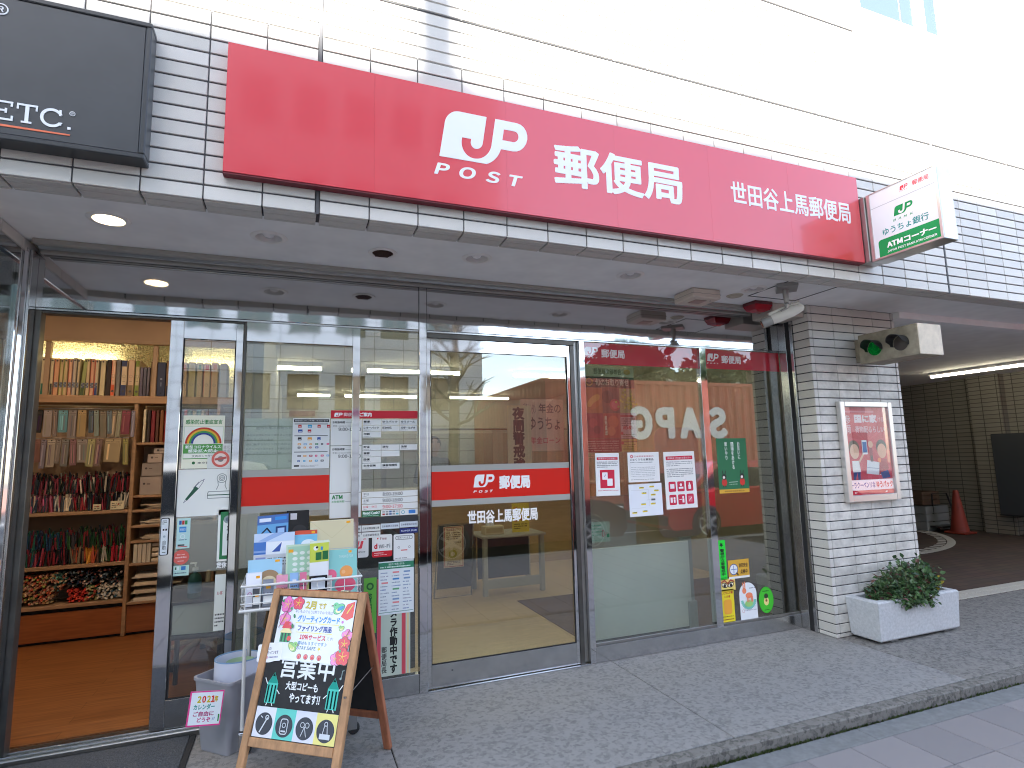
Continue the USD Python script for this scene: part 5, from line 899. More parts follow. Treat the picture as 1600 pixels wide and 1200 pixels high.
T = thing('collection_box', 'small cream box on the writing table below the white lettering', 'box', loc=(3.1, 3.2, .612)); obj('body', bx(3.0, 3.22, 3.15, 3.27, .6125, .70, .006), pm('cream_card', (.6,.52,.36), .6), T); obj('tissue', lathe([(.05, 0), (.045, .03), (.05, .075), (.02, .085)], 8, (3.08, 3.21, .7)), WHITEP, T); obj('label', bx(3.02, 3.2, 3.147, 3.1495, .63, .68), pm('box_label', (.45,.36,.22), .6), T)
def d(s, w, h):
    R = random.Random(1)
    for i in range(9): s.circ(R.uniform(.03, w-.03), R.uniform(.12, h-.03), .016, R.choice(['#c07a3a', '#a8462f', '#d89a3a']))
    s.para(.02, w-.02, .09, 3, .012, .022, '#5a4a20', 1)
notice('yellow_card', 'yellow card standing on the writing table right of the cream box', 'card', 3.33, .6135, 3.53, .92, d, y=3.20, paper='#d8c04a')
BS_ = thing('leaflet_stand', 'leaning chrome framed stand holding a red bordered leaflet, behind the door', 'leaflet stand', loc=(2.68, 3.2, 0)); rl = lambda z: 3.2+.12*(z/.73)
obj('frame', tube([[2.47, rl(0), .02], [2.55, rl(.73), .73], [2.93, rl(.73), .73], [2.86, rl(0), .02]], .009, 8, True), STEELH, BS_); obj('board', tri(trimesh.convex.convex_hull(np.array([[x, rl(z)+dy, z] for x, z in ((2.50, .10), (2.56, .72), (2.92, .72), (2.87, .10)) for dy in (.004, .012)]))), pm('dark_board', (.03,.03,.033), .5), BS_); obj('strut', tube([[2.70, rl(.7), .7], [2.68, 3.62, .015]], .008, 6), STEELH, BS_)
def d(s, w, h): s.rect(.006, .006, w-.006, h-.006, '#a8484a').rect(.014, .014, w-.014, h-.014, '#d8c2a0'); fit(s, '献血運動はがき', .03, h-.045, w-.03, h-.02, '#8a3034', 1); s.para(.03, w-.03, h-.06, 4, .011, .02, '#6a4a40', 2); fit(s, '757463', w-.11, h-.175, w-.03, h-.155, '#5a3a34', 1); s.circ(w*.45, .135, .045, '#b0a24a', .022).circ(w*.45, .135, .058, '#c8b87a', .052); s.rect(.03, .02, w-.03, .07, '#cbb694').para(.035, w-.04, .065, 3, .009, .015, '#6a4a40', 4)
notice('leaflet', 'tan leaflet with a red border and a ring, clipped to the chrome stand', 'leaflet', 2.585, .30, 2.80, .715, d, y=3.25, paper='#d8c2a0')
PANW = pm('white_partition', (.78,.78,.73), .5, var=.04, vs=3)
T = thing('low_partition', 'pale low partition board standing behind the middle pane', 'partition', loc=(3.65, 1.25, 0)); obj('board', bx(3.16, 4.10, 1.24, 1.262, .05, .715, .004), PANW, T); obj('foot', bx(4.06, 4.14, 1.22, 1.28, .006, .25, .006), GREYM, T); obj('base_strip', bx(3.16, 4.10, 1.236, 1.2395, .03, .06), DARKALU, T)
T = thing('upper_partition', 'pinkish grey board above the low partition at the left of the middle pane', 'partition', loc=(3.4, 1.25, .72)); obj('board', bx(3.16, 3.62, 1.25, 1.266, .718, 1.105, .004), pm('pinkish_board', (.50,.42,.38), .6), T); obj('edge', bx(3.16, 3.62, 1.2445, 1.2495, 1.096, 1.106, .001), GREYM, T)
T = thing('rounded_screen', 'rounded pale privacy screen behind the white notices', 'screen', loc=(4.08, 1.3, .74)); obj('screen', prism(rrect(3.86, .74, 4.30, 1.63, .09), .012, (0, 1.30, 0)), pm('blush_screen', (.50,.36,.30), .5), T); obj('foot', bx(4.02, 4.14, 1.25, 1.31, .006, .742, .005), GREYM, T)
# a clerk behind the counter: one body, hair as its child
import manifold3d as m3
def figure():
    J = {'pel': ((0, .02, .92), .15), 'wai': ((0, .01, 1.05), .135), 'che': ((0, 0, 1.28), .155), 'nk0': ((0, .01, 1.42), .062), 'nk1': ((0, -.01, 1.50), .055), 'hd0': ((0, -.03, 1.56), .078), 'hd1': ((0, -.015, 1.64), .092), 'ls': ((-.18, .01, 1.37), .060), 'rs': ((.18, .01, 1.37), .060), 'le': ((-.25, -.02, 1.12), .045), 're': ((.25, -.02, 1.12), .045), 'lw': ((-.16, -.24, 1.085), .032), 'rw': ((.16, -.24, 1.085), .032), 'lh': ((-.10, -.32, 1.085), .035), 'rh': ((.10, -.32, 1.085), .035), 'lk': ((-.11, 0, .5), .085), 'rk': ((.11, 0, .5), .085), 'lf': ((-.12, .02, .08), .055), 'rf': ((.12, .02, .08), .055), 'lt': ((-.12, -.14, .045), .04), 'rt': ((.12, -.14, .045), .04)}
    B = [('pel','wai'),('wai','che'),('che','ls'),('che','rs'),('che','nk0'),('nk0','nk1'),('nk1','hd0'),('hd0','hd1'),('ls','le'),('rs','re'),('le','lw'),('re','rw'),('lw','lh'),('rw','rh'),('pel','lk'),('pel','rk'),('lk','lf'),('rk','rf'),('lf','lt'),('rf','rt')]
    S = {k: m3.Manifold.sphere(r, 20).translate(p) for k, (p, r) in J.items()}; M = m3.Manifold.batch_boolean([m3.Manifold.batch_hull([S[a], S[b]]) for a, b in B]+[m3.Manifold.sphere(.018, 10).translate((0, -.115, 1.57))]+[m3.Manifold.sphere(.02, 10).translate((s*.09, -.01, 1.57)) for s in (-1, 1)], m3.OpType.Add).refine_to_length(.035)
    t = M.to_mesh(); t = trimesh.Trimesh(t.vert_properties[:, :3], t.tri_verts); trimesh.smoothing.filter_taubin(t, iterations=6); return tri(t)
PE = thing('person', 'person with dark hair and a grey jacket standing behind the post office counter', 'person', loc=(2.98, 5.35, .004))
v, f = figure(); v = v+np.array([2.98, 5.35, .005]); cc = np.tile(lin((.09,.09,.10)), (len(v), 1)); cc[v[:, 2] > 1.46] = (.42,.27,.20); cc[(v[:, 1] < 5.13) & (v[:, 2] < 1.2)] = (.42,.27,.20); obj('body', (v, f), BIND, PE, smooth=True, col=cc)
hair = m3.Manifold.sphere(.106, 24).translate((0, .0, 1.635))-m3.Manifold.cube((.3, .2, .2)).translate((-.15, -.245, 1.44)); t = hair.to_mesh(); obj('hair', (t.vert_properties[:, :3]+np.array([2.98, 5.35, .005]), t.tri_verts), pm('dark_hair', (.02,.016,.014), .6), PE, smooth=40)

# ---------------------------------------------------------------- ceiling fittings
RIMW = pm('lamp_rim', (.78,.75,.71), .4); REFL = pm('lamp_reflector', (.80,.76,.73), .3); LIT = emit('lit_downlight', '#ffe9b8', 14.0); COPPER = pm('copper_grille', (.10,.055,.04), .4, .6, var=.3, vs=90)
names = ['lit round downlight nearest the left end of the entrance ceiling', 'unlit round downlight under the left end of the red sign', 'copper coloured round grille in the entrance ceiling between two downlights', 'unlit round downlight under the white logo of the red sign', 'unlit round downlight above the middle pane', 'unlit round downlight beside the security camera']
for k, (x, y) in enumerate(DL):
    T = thing('downlight' if k != 2 else 'ceiling_grille', names[k], 'downlight' if k != 2 else 'grille', loc=(x, y, 2.59))
    if k == 2:
        obj('rim', lathe([(.058, 0), (.06, -.007), (.078, -.007), (.082, -.001)], 28, (x, y, 2.5915)), RIMW, T, smooth=40); obj('grille', lathe([(.0005, -.003), (.0585, -.003), (.0585, 0)], 24, (x, y, 2.5915)), COPPER, T)
        for q in range(7): obj('slat', bx(x-.055+abs(q-3)*.006, x+.055-abs(q-3)*.006, y-.048+.016*q-.002, y-.048+.016*q+.002, 2.582, 2.5885), COPPER, T)
    else:
        obj('rim', lathe([(.064, .004), (.066, -.006), (.074, -.008), (.088, -.005), (.092, -.0008)], 28, (x, y, 2.592)), RIMW, T, smooth=40)
        obj('reflector', lathe([(.0665, .002), (.062, .03), (.052, .062), (.040, .075)], 28, (x, y, 2.592)), REFL, T, smooth=True)
        if k == 0: obj('lamp', lathe([(.0005, .072), (.045, .072), (.045, .076), (.0005, .076)], 20, (x, y, 2.592)), LIT, T)
        else: obj('bulb', lathe([(.0005, -.004), (.020, .0), (.032, .012), (.036, .030), (.030, .055), (.020, .074)], 18, (x, y, 2.592)), pm('frosted_bulb_%d' % k, (.80,.77,.75), .12), T, smooth=True)
T = thing('smoke_detector', 'flat beige ring on the ceiling between the sensor box and the camera', 'detector', loc=(4.195, .633, 2.59)); obj('disc', lathe([(.0005, -.006), (.055, -.007), (.062, -.001)], 24, (4.195, .633, 2.592)), pm('beige_disc', (.52,.47,.37), .5), T, smooth=30); obj('ring', lathe([(.040, -.008), (.044, -.011), (.048, -.008)], 24, (4.195, .633, 2.592)), pm('beige_ring', (.45,.40,.31), .5), T)
BEIGE = pm('beige_plastic', (.58,.51,.43), .5)
T = thing('sensor_box', 'beige sensor box on the entrance ceiling above the middle pane', 'sensor', loc=(3.87, .66, 2.59)); obj('body', bx(3.735, 3.985, .545, .765, 2.520, 2.5915, .008), BEIGE, T); obj('lens', bx(3.80, 3.90, .60, .69, 2.5165, 2.5199, .001), pm('sensor_lens', (.34,.26,.22), .4), T); obj('seam', bx(3.7338, 3.9862, .5438, .7662, 2.552, 2.5535), DARKALU, T); obj('indicator', bx(3.93, 3.938, .60, .608, 2.5185, 2.52), BLACKP, T)
T = thing('warning_light', 'dark red warning light hanging from the ceiling beside the camera', 'warning light', loc=(4.52, .75, 2.59)); obj('base', bx(4.44, 4.62, .68, .82, 2.565, 2.5915, .006), pm('dark_red_base', (.10,.012,.015), .4), T); obj('lens', tri(trimesh.convex.convex_hull(np.array([[4.53+sx*a, .75+sy*b, z] for a, b, z in ((.088, .066, 2.564), (.07, .05, 2.525), (.035, .025, 2.512)) for sx in (-1, 1) for sy in (-1, 1)]))), pm('red_lens', (.30,.015,.025), .15), T)
GM = pm('grey_camera_body', (.34,.33,.31), .4, .4); IV = pm('ivory_plastic', (.66,.63,.56), .4)
SC = thing('security_camera', 'ivory security camera on a grey ceiling arm pointing left', 'camera', loc=(4.36, .36, 2.59))
obj('mount_plate', tri(trimesh.convex.convex_hull(np.array([[x, y, z] for x, y in ((4.265, .30), (4.40, .44), (4.50, .345), (4.365, .205)) for z in (2.565, 2.591)]))), GM, SC); obj('arm', tube([[4.375, .33, 2.566], [4.375, .33, 2.50], [4.375, .33, 2.462]], [.022, .018, .014], 10), GM, SC); obj('joint', tube([[4.375, .33, 2.464], [4.36, .315, 2.445], [4.362, .318, 2.418], [4.325, .34, 2.40]], [.014, .018, .016, .012], 10), GM, SC)
a, b = np.array([4.245, .44, 2.330]), np.array([4.46, .26, 2.432]); ax = (b-a)/np.linalg.norm(b-a)
obj('barrel', tube([a, a+ax*.07], [.034, .036], 16), GM, SC, smooth=40); obj('lens', tube([a-ax*.003, a-ax*.0005], [.026, .028], 16), pm('camera_lens', (.01,.01,.012), .06), SC); obj('housing', tube([a+ax*.071, a+ax*.10, a+ax*.22, a+ax*.285, a+ax*.298], [.037, .040, .040, .028, .010], 16), IV, SC, smooth=40); obj('sunshield', tube([a+ax*.05+np.array([0,0,.040]), a+ax*.27+np.array([0,0,.040])], [.018, .014], 10), IV, SC, smooth=40)
T = thing('exit_signal', 'dusty two lamp carport signal with its green lamp lit on the pillar', 'signal', loc=(5.56, .4, 2.2)); SIGM = pm('dusty_signal_box', (.30,.26,.19), .7, var=.25, vs=14)
obj('box', bx(5.435, 5.70, .135, .615, 2.108, 2.345, .006), SIGM, T); obj('mount', bx(5.47, 5.66, .616, .674, 2.13, 2.32, .004), SIGM, T); obj('end_plate', bx(5.436, 5.699, .128, .1345, 2.109, 2.344, .003), pm('pale_end_plate', (.62,.54,.42), .6, var=.15, vs=12), T)
GRL = usdkit.material(stage, '/World/Looks/green_led', {'g': ('geometry', {}), 'v': ('voronoi_texture', {'scale': 110.}), 'r': ('rgb_ramp', {'ramp': [(.1, (.05, 2.2, .25)), (.42, (.0, .10, .02))]}), 'e': ('emission', {'strength': .035})}, [('g.position', 'v.vector'), ('v.distance', 'r.fac'), ('r.color', 'e.color')], surface='e.emission')
for y, mt in ((.475, GRL), (.265, pm('dark_lens', (.06,.05,.045), .3))):
    obj('lens', rot(mv(lathe([(.0005, .008), (.035, .006), (.058, 0)], 20), 5.434, y, 2.215), ry=-math.pi/2, o=(5.434, y, 2.215)), mt, T, smooth=True)
    V = []; F = []
    for k in range(15):
        an = math.radians(-20+220*k/14); V += [[5.4345, y+.062*math.cos(an), 2.215+.062*math.sin(an)], [5.36-.03*math.sin(max(an, 0)) if 0 < an < math.pi else 5.40, y+.062*math.cos(an), 2.215+.062*math.sin(an)]]
    n0 = len(V); V += [[p[0], y+(p[1]-y)*1.04, 2.215+(p[2]-2.215)*1.04] for p in V]
    for k in range(14):
        q = 2*k; F += [[q, q+1, q+3], [q, q+3, q+2], [n0+q, n0+q+3, n0+q+1], [n0+q, n0+q+2, n0+q+3], [q+1, n0+q+1, n0+q+3], [q+1, n0+q+3, q+3]]
    obj('visor', (np.array(V), np.array(F)), BLACKP, T)

# ---------------------------------------------------------------- planter
PT = thing('concrete_planter', 'pale concrete trough planter in front of the tiled pillar', 'planter', loc=(5.56, .54, .02)); PLM = pm('pale_terrazzo', (.47,.475,.48), .75, var=.14, vs=55, bump=.0006, bs=220)
def trough():
    o = []; X0, X1, Y0, Y1, zb, zt = 5.105, 5.985, .422, .668, .02, .305
    outer = tri(trimesh.convex.convex_hull(np.array([[x+sx*d, y+sy*d, z] for z, d in ((zb, -.012), (zb+.01, -.004), (zt-.012, .010), (zt, .0)) for x, sx in ((X0, -1), (X1, 1)) for y, sy in ((Y0, -1), (Y1, 1))])))
    M = m3.Manifold(m3.Mesh(np.asarray(outer[0], np.float32), np.asarray(outer[1], np.uint32))); M = M-m3.Manifold.cube((X1-X0-.07, Y1-Y0-.07, .2)).translate((X0+.035, Y0+.035, .20)); t = M.to_mesh(); return t.vert_properties[:, :3], t.tri_verts
obj('trough', trough(), PLM, PT); obj('soil', bx(5.145, 5.95, .459, .631, .1995, .262), pm('dark_soil', (.03,.022,.016), 1., var=.4, vs=60, bump=.006, bs=60), PT)
for x in (5.24, 5.84): obj('foot', bx(x, x+.08, .45, .64, .0005, .0199, .003), CONC, PT)
SHR = thing('planter_shrub', 'low leafy shrub with reddish and yellow leaves growing in the planter', 'shrub', loc=(5.56, .54, .26)); LR = np.random.default_rng(11)
def leaf(p, d, n, L, W):
    """A pointed leaf folded along its midrib."""
    s = np.cross(d, n); s /= np.linalg.norm(s)+1e-9; q = [p, p+d*L*.35+s*W+n*W*.35, p+d*L*.72+s*W*.7+n*W*.2, p+d*L-n*L*.12, p+d*L*.72-s*W*.7+n*W*.2, p+d*L*.35-s*W+n*W*.35, p+d*L*.4]
    return q, [[0, 1, 6], [1, 2, 6], [2, 3, 6], [3, 4, 6], [4, 5, 6], [5, 0, 6]]
V, F, C, stems = [], [], [], []
cols = [(.050,.105,.036), (.070,.140,.048), (.095,.170,.066), (.036,.075,.030), (.12,.175,.07)]
clumps = [(5.27, .52, .31, .13, .13), (5.35, .51, .32, .17, .16), (5.47, .52, .36, .18, .20), (5.60, .55, .39, .17, .19), (5.73, .56, .41, .15, .18), (5.84, .56, .38, .13, .15), (5.66, .50, .33, .17, .12), (5.43, .44, .29, .12, .08), (5.30, .53, .29, .09, .08), (5.56, .43, .29, .10, .07)]
for cx_, cy_, cz_, rx, rz in clumps:
    for i in range(42):
        d = LR.normal(0, 1, 3); d[2] = abs(d[2])*.9-.15; d /= np.linalg.norm(d); tip = np.array([cx_, cy_, cz_-.02])+d*np.array([rx, rx*.72, rz])*LR.uniform(.55, 1.08)
        base = np.array([cx_+LR.normal(0, .04), np.clip(cy_+LR.normal(0, .03), .47, .62), .255]); mid = (base+tip)/2+LR.normal(0, .02, 3); stems.append(tube([base, mid, tip], [.0026, .002, .0014], 5))
        for q in range(12):
            t = LR.uniform(.35, 1.03); p = base+(tip-base)*t+LR.normal(0, .012, 3); dd = d*.5+LR.normal(0, .6, 3); dd /= np.linalg.norm(dd); n = np.array([0, -.2, 1.])+LR.normal(0, .45, 3); n -= dd*(n@dd); n /= np.linalg.norm(n)
            qv, qf = leaf(p, dd, n, LR.uniform(.026, .048), LR.uniform(.010, .017)); k = len(V); V += qv; F += [[a+k for a in b] for b in qf]
            c = np.array(cols[int(LR.integers(5))])*LR.uniform(.75, 1.25); u = LR.random()
            if u < .05 or (t > .95 and u < .22): c = np.array([(.11,.045,.035), (.14,.06,.045)][int(LR.integers(2))])
            if (cx_ > 5.8 and p[2] < .40 and u > .80): c = np.array((.42,.34,.05))
            if (cx_ in (5.30, 5.72) and p[2] < .33 and u > .55): c = np.array((.10,.07,.05))
            C += [c]*len(qv)
LEAFM = usdkit.material(stage, '/World/Looks/shrub_leaf', {'a': ('attribute', {'attribute': 'Col'}), 'p': ('principled_bsdf', {'roughness': .38}), 't': ('translucent_bsdf', {}), 'm': ('mix_closure', {'fac': .25})}, [('a.color', 'p.base_color'), ('a.color', 't.color'), ('p.BSDF', 'm.closure1'), ('t.BSDF', 'm.closure2')], surface='m.closure')
obj('foliage', (np.array(V), np.array(F)), LEAFM, SHR, col=np.array(C), kind='stuff'); obj('stems', join(stems), pm('green_stem', (.07,.06,.03), .8), SHR, kind='stuff')

# ---------------------------------------------------------------- doormat, bin, cart, folding board
T = thing('doormat', 'dark grey ribbed doormat in front of the stationery shop doorway', 'doormat', loc=(.1, .5, 0))
obj('mat', bx(-.55, .632, -.16, .945, .0008, .010, .002), pm('grey_mat_pile', (.075,.08,.088), 1., var=.45, vs=150, bump=.006, bs=170), T); obj('rim', join([bx(.6325, .662, -.16, .945, .0006, .008, .002), bx(-.55, .662, -.192, -.1605, .0006, .008, .002)]), RUBBER, T)
BINM = pm('smoky_bin_plastic', (.30,.30,.335), .35, var=.08, vs=5)
BN = thing('waste_bin', 'translucent grey square bin of calendars beside the folding board', 'bin', loc=(.838, .775, 0), rz=math.radians(45))
def ring4(r, z, rr): g = rrect(-r, -r, r, r, rr); return [(x, y, z) for x, y in list(g.exterior.coords)[:-1]]
def loft(rings, cap0=True, cap1=False):
    n = len(rings[0]); V = np.array([p for q in rings for p in q]); F = []
    for i in range(len(rings)-1):
        for k in range(n): a, b = i*n+k, i*n+(k+1) % n; F += [[a, b, b+n], [a, b+n, a+n]]
    if cap0: F += [[0, k+1, k] for k in range(1, n-1)]
    if cap1: o = (len(rings)-1)*n; F += [[o, o+k, o+k+1] for k in range(1, n-1)]
    return V, np.array(F)
obj('bin_body', loft([ring4(.100, .001, .022), ring4(.102, .012, .024), ring4(.130, .335, .03), ring4(.136, .337, .032), ring4(.136, .350, .032), ring4(.126, .350, .03), ring4(.124, .33, .03), ring4(.096, .02, .02)], True, True), BINM, BN, smooth=35, world=False)
CALP = pm('calendar_paper', (.62,.64,.76), .6); CALB = pm('calendar_blue_edge', (.22,.36,.55), .6); CALG = pm('calendar_green', (.45,.62,.38), .7)
BC = thing('rolled_calendar', 'large white calendar sheet rolled open inside the grey bin', 'calendar', loc=(.82, .765, .02))
def curl(cx, cy, r0, r1, a0, a1, z0, z1, n=40, t=.0012):
    P = [(cx+(r0+(r1-r0)*k/n)*math.cos(a0+(a1-a0)*k/n), cy+(r0+(r1-r0)*k/n)*.9*math.sin(a0+(a1-a0)*k/n)) for k in range(n+1)]; V = []; F = []
    for x, y in P: V += [[x, y, z0], [x, y, z1]]
    m = len(V); V += [[cx+(x-cx)*(1-t/.09), cy+(y-cy)*(1-t/.09), z] for x, y, z in V]
    for k in range(n): q = 2*k; F += [[q, q+2, q+3], [q, q+3, q+1], [m+q, m+q+3, m+q+2], [m+q, m+q+1, m+q+3], [q+1, q+3, m+q+3], [q+1, m+q+3, m+q+1]]
    return np.array(V), np.array(F)
obj('sheet', curl(.862, .775, .118, .104, 1.3, 1.3+6.0, .06, .415), CALP, BC, smooth=60); obj('edge_strip', curl(.862, .775, .1185, .1045, 1.3, 1.3+6.0, .4155, .422), CALB, BC)
obj('calendar_sheet', curl(.865, .785, .075, .06, .4, 3.9, .05, .395), CALG, label='pale green sheet curled inside the larger calendar roll', cat='calendar')
def d(s, w, h):
    p = '#e0408a'; s.rect(0, 0, w, h, p).rect(.007, .007, w-.005, h-.006, '#e4ebee')
    for t, x, c in (('2', .034, '#c8b820'), ('0', .054, '#d0392c'), ('2', .074, '#c8b820'), ('1', .092, '#d0392c'), ('年', .106, '#c8a820')): fit(s, t, x, h-.052, x+.016, h-.022, c, 3)
    fit(s, 'カレンダー', .022, h-.083, .112, h-.058, '#2a8f86', 2); fit(s, 'ご自由に', .024, h-.112, .112, h-.090, '#a8286a', 2); fit(s, 'どうぞ', .044, h-.138, .10, h-.117, '#c02a7a', 2); s.line([(.108, h-.132), (.112, h-.118)], .002, '#36a').line([(.115, h-.13), (.118, h-.118)], .002, '#36a'); s.rect(w-.014, .018, w-.008, .05, '#2f8f4a')
notice('bin_card', 'handwritten card with a pink border clipped to the rim of the grey bin', 'card', .660, .196, .805, .352, d, y=.562, tilt=-.10)
WW = pm('white_coated_wire', (.72,.72,.70), .4)
CR = thing('wire_cart', 'white wire display cart on castors full of cards and stationery', 'cart', loc=(1.165, .76, 0)); X0, X1, Y0, Y1, ZR, ZM = .872, 1.462, .612, .915, .797, .678
def loop(z, dx=0, r=.0065): return tube([[X0-dx, Y0-dx, z], [X1+dx, Y0-dx, z], [X1+dx, Y1+dx, z], [X0-dx, Y1+dx, z]], r, 8, True)
obj('basket_rim', loop(ZR), WW, CR, smooth=60); obj('basket_ring', loop(ZR-.045, 0, .003), WW, CR); obj('basket_ring', loop(ZR-.085, 0, .003), WW, CR); obj('basket_base_rim', loop(ZM, .004, .008), WW, CR, smooth=60)
for i in range(9):
    x = X0+.02+i*(X1-X0-.04)/8; obj('basket_wire', tube([[x, Y0, ZR], [x, Y0, ZM], [x, Y1, ZM], [x, Y1, ZR]], .0026, 6), WW, CR)
for i in range(4):
    y = Y0+.05+i*.066; obj('basket_wire', tube([[X0, y, ZR], [X0, y, ZM], [X1, y, ZM], [X1, y, ZR]], .0026, 6), WW, CR)
obj('shelf_tray', bx(X0+.01, X1-.01, Y0+.01, Y1-.01, ZM+.004, ZM+.010), pm('grey_tray', (.25,.25,.26), .6), CR)
for x, y in ((X0+.025, Y0+.01), (X1-.05, Y0+.01), (X0+.025, Y1-.01), (X1-.05, Y1-.01)):
    obj('leg', tube([[x, y, ZM], [x, y, .66], [x, y, .115]], [.011, .0085, .0085], 8), WW, CR); obj('castor_fork', join([bx(x-.012, x+.034, y-.016, y-.012, .028, .10, .001), bx(x-.012, x+.034, y+.012, y+.016, .028, .10, .001), bx(x-.014, x+.03, y-.017, y+.017, .1005, .108, .002)]), STEELH, CR); obj('castor', rot(mv(lathe([(.004, -.0105), (.026, -.0105), (.031, -.006), (.031, .006), (.026, .0105), (.004, .0105)], 18), x+.018, y, .0325), rx=math.pi/2, o=(x+.018, y, .0325)), RUBBER, CR)
obj('lower_frame', tube([[X0+.025, Y0+.01, .13], [X0+.025, Y1-.01, .13], [X1-.05, Y1-.01, .13], [X1-.05, Y0+.01, .13]], .006, 8), WW, CR)
# goods in the cart
def goods(name, label, cat, x0, x1, z1, y, z0, draw, paper, lean=.10, t=.012, tilt=0):
    s = Sheet(); w = x1-x0; h = (z1-z0); draw(s, w, h); n = np.array([0, math.sin(lean), math.cos(lean)]); U = np.array([math.cos(tilt), 0, math.sin(tilt)]); N = np.cross(U, n); T = thing(name, label, cat, loc=(x0, y, z0))
    b = prism(sbox(0, 0, w, h), t, (x0, y, z0), U, n, -N if N[1] > 0 else N); obj('packet', b, PRINTG, T, col=np.tile(lin(paper), (len(b[0]), 1))); NN = N if N[1] < 0 else -N
    if s.it: v, f, c = s.mesh(np.array([x0, y, z0])+NN*t, U, n, NN); obj('print', (v, f), PRINTG, T, col=c)
zb = ZM+.012; tagc = '#f0a822'
def d(s, w, h): s.rect(w-.04, h-.022, w-.018, h-.010, tagc); s.rect(0, h-.003, w, h, '#efe4c8'); s.line([(.004, h-.004), (w/2, h-.10), (w-.004, h-.004)], .0012, '#c4b690'); s.rect(0, .0, w, h*.55, '#e6dcd8'); s.rect(0, h*.55, w, h*.56, '#b8a8c8'); s.rect(0, h*.59, w, h*.597, '#a8b4c8')
goods('envelope_pack', 'large cream envelope pack standing at the back right of the cart', 'envelope', 1.200, 1.437, 1.083, .80, zb, d, '#d8cca8')
def d(s, w, h): s.rect(.02, h-.05, .055, h-.015, '#c9c4c8'); s.circ(.07, h-.12, .04, '#2b2b2e')
goods('clear_packet', 'shiny black packet standing at the back of the cart', 'packet', 1.075, 1.195, 1.142, .86, zb, d, '#17171a')
def d(s, w, h):
    s.rect(0, h-.05, w, h, '#4a6fb0').rect(.01, h-.035, .07, h-.015, '#dfe8f4').rect(.09, h-.03, w-.01, h-.012, '#3a8fd8').rect(0, h-.16, w, h-.05, '#6aa8d8').line([(.02, h-.10), (.05, h-.07), (.08, h-.11)], .008, '#1a2440').rect(.095, h-.11, .15, h-.065, '#26407a').rect(.105, h-.1, .14, h-.075, '#a8c8ec'); s.rect(.0, h-.19, w, h-.16, '#ece6d8'); fit(s, 'TEMPLATE', .07, h-.186, .15, h-.166, '#c03a3a', 1)
goods('template_pack', 'blue template pack with red lettering at the back left of the cart', 'packet', .925, 1.085, 1.122, .84, zb, d, '#5a88c0', tilt=.05)
def d(s, w, h):
    s.rect(0, h-.045, w, h, '#c8d8f0').put(Polygon([(.02, h-.04), (.10, h), (.16, h), (.06, h-.045)]), '#9ab4e0').rect(0, h-.11, .06, h-.045, '#4a78c0').rect(.0, h-.10, .06, h-.09, '#8aa8d8').rect(.062, h-.11, w, h-.048, '#eceef4').put(Polygon([(.09, h-.10), (.14, h-.05), (.13, h-.1)]), '#3a5aa8'); s.rect(0, h-.2, w, h-.113, '#d0d2d8'); s.rect(.01, h-.17, .06, h-.125, '#8a94c8'); s.para(.07, w-.01, h-.13, 3, .008, .016, '#555', 2)
goods('card_pack', 'white and blue card pack leaning at the left of the cart', 'packet', .915, 1.120, 1.035, .77, zb, d, '#dfe2ec')
def d(s, w, h): s.rect(0, h-.022, w, h, '#d8553c'); s.rect(w-.03, h-.018, w-.012, h-.006, tagc); s.rect(0, h-.11, w, h-.022, '#7ec0e0'); s.circ(w*.6, h-.075, .038, '#e8f0f4', ry=.026)
goods('card_pack', 'sky blue card pack with a red top edge behind the green card', 'packet', 1.122, 1.238, 1.036, .79, zb, d, '#84c4e2')
def d(s, w, h):
    s.rect(.008, .01, w-.006, h-.01, '#a8d0b4')
    for i in range(5):
        for j in range(3): s.circ(.045+.036*j, h-.045-.028*i, .013, '#e6efe6', ry=.009)
    s.rect(.012, h-.040, .036, h-.024, tagc); s.circ(w*.55, .06, .03, '#8fc0cc')
goods('greeting_card', 'mint green card with rows of white ovals in the middle of the cart', 'card', 1.078, 1.212, .976, .685, zb, d, '#c8dcc0')
def d(s, w, h):
    for i in range(7): s.put(Polygon([(.002+.0145*i, h-.012), (.016+.0145*i, h-.012), (.009+.0145*i, h)]), '#dfe6d0')
    s.rect(.0, h-.11, w, h-.012, '#c8d450').rect(.030, h-.10, .06, h-.06, '#1f6a3a').rect(.064, h-.10, .094, h-.055, '#1f6a3a').circ(.03, h-.038, .012, '#f0f0ea').circ(.036, h-.034, .006, '#222').rect(.055, h-.05, .066, h-.032, '#4a90d0').rect(0, 0, w, h-.112, '#eceef0'); s.rect(.012, .06, .03, .085, '#3a86d0'); fit(s, 'ふせん', .04, .062, .085, .082, '#a85a9a', 1)
goods('picture_strip', 'lime green and white picture strip leaning in the cart', 'card', 1.196, 1.292, .992, .655, zb, d, '#dfe6d6', lean=.04, tilt=.03)
def d(s, w, h): fit(s, 'THANKS FOR', .05, h-.045, w-.02, h-.03, '#c8e0dc', 0); s.rect(w-.045, h-.02, w-.028, h-.008, tagc); s.circ(.09, h-.12, .034, '#eca05a').circ(.085, h-.185, .055, '#e0607a', ry=.04).circ(.01, h-.13, .03, '#e86a8a'); s.circ(.075, h-.118, .01, '#f0b47a')
goods('greeting_card', 'turquoise greeting card with an orange and pink picture at the right of the cart', 'card', 1.296, 1.442, .936, .665, zb, d, '#8ccac6')
def d(s, w, h): s.rect(0, h*.55, w, h, '#a8d4ea').circ(w*.62, h*.55, .052, '#a88a68', ry=.045).circ(w*.62, h*.48, .036, '#ead8b0', ry=.03).circ(w*.94, h*.58, .015, '#ead8b0'); s.rect(w-.035, h-.018, w-.012, h-.006, tagc); s.rect(0, 0, w, h*.22, '#8f96a8')
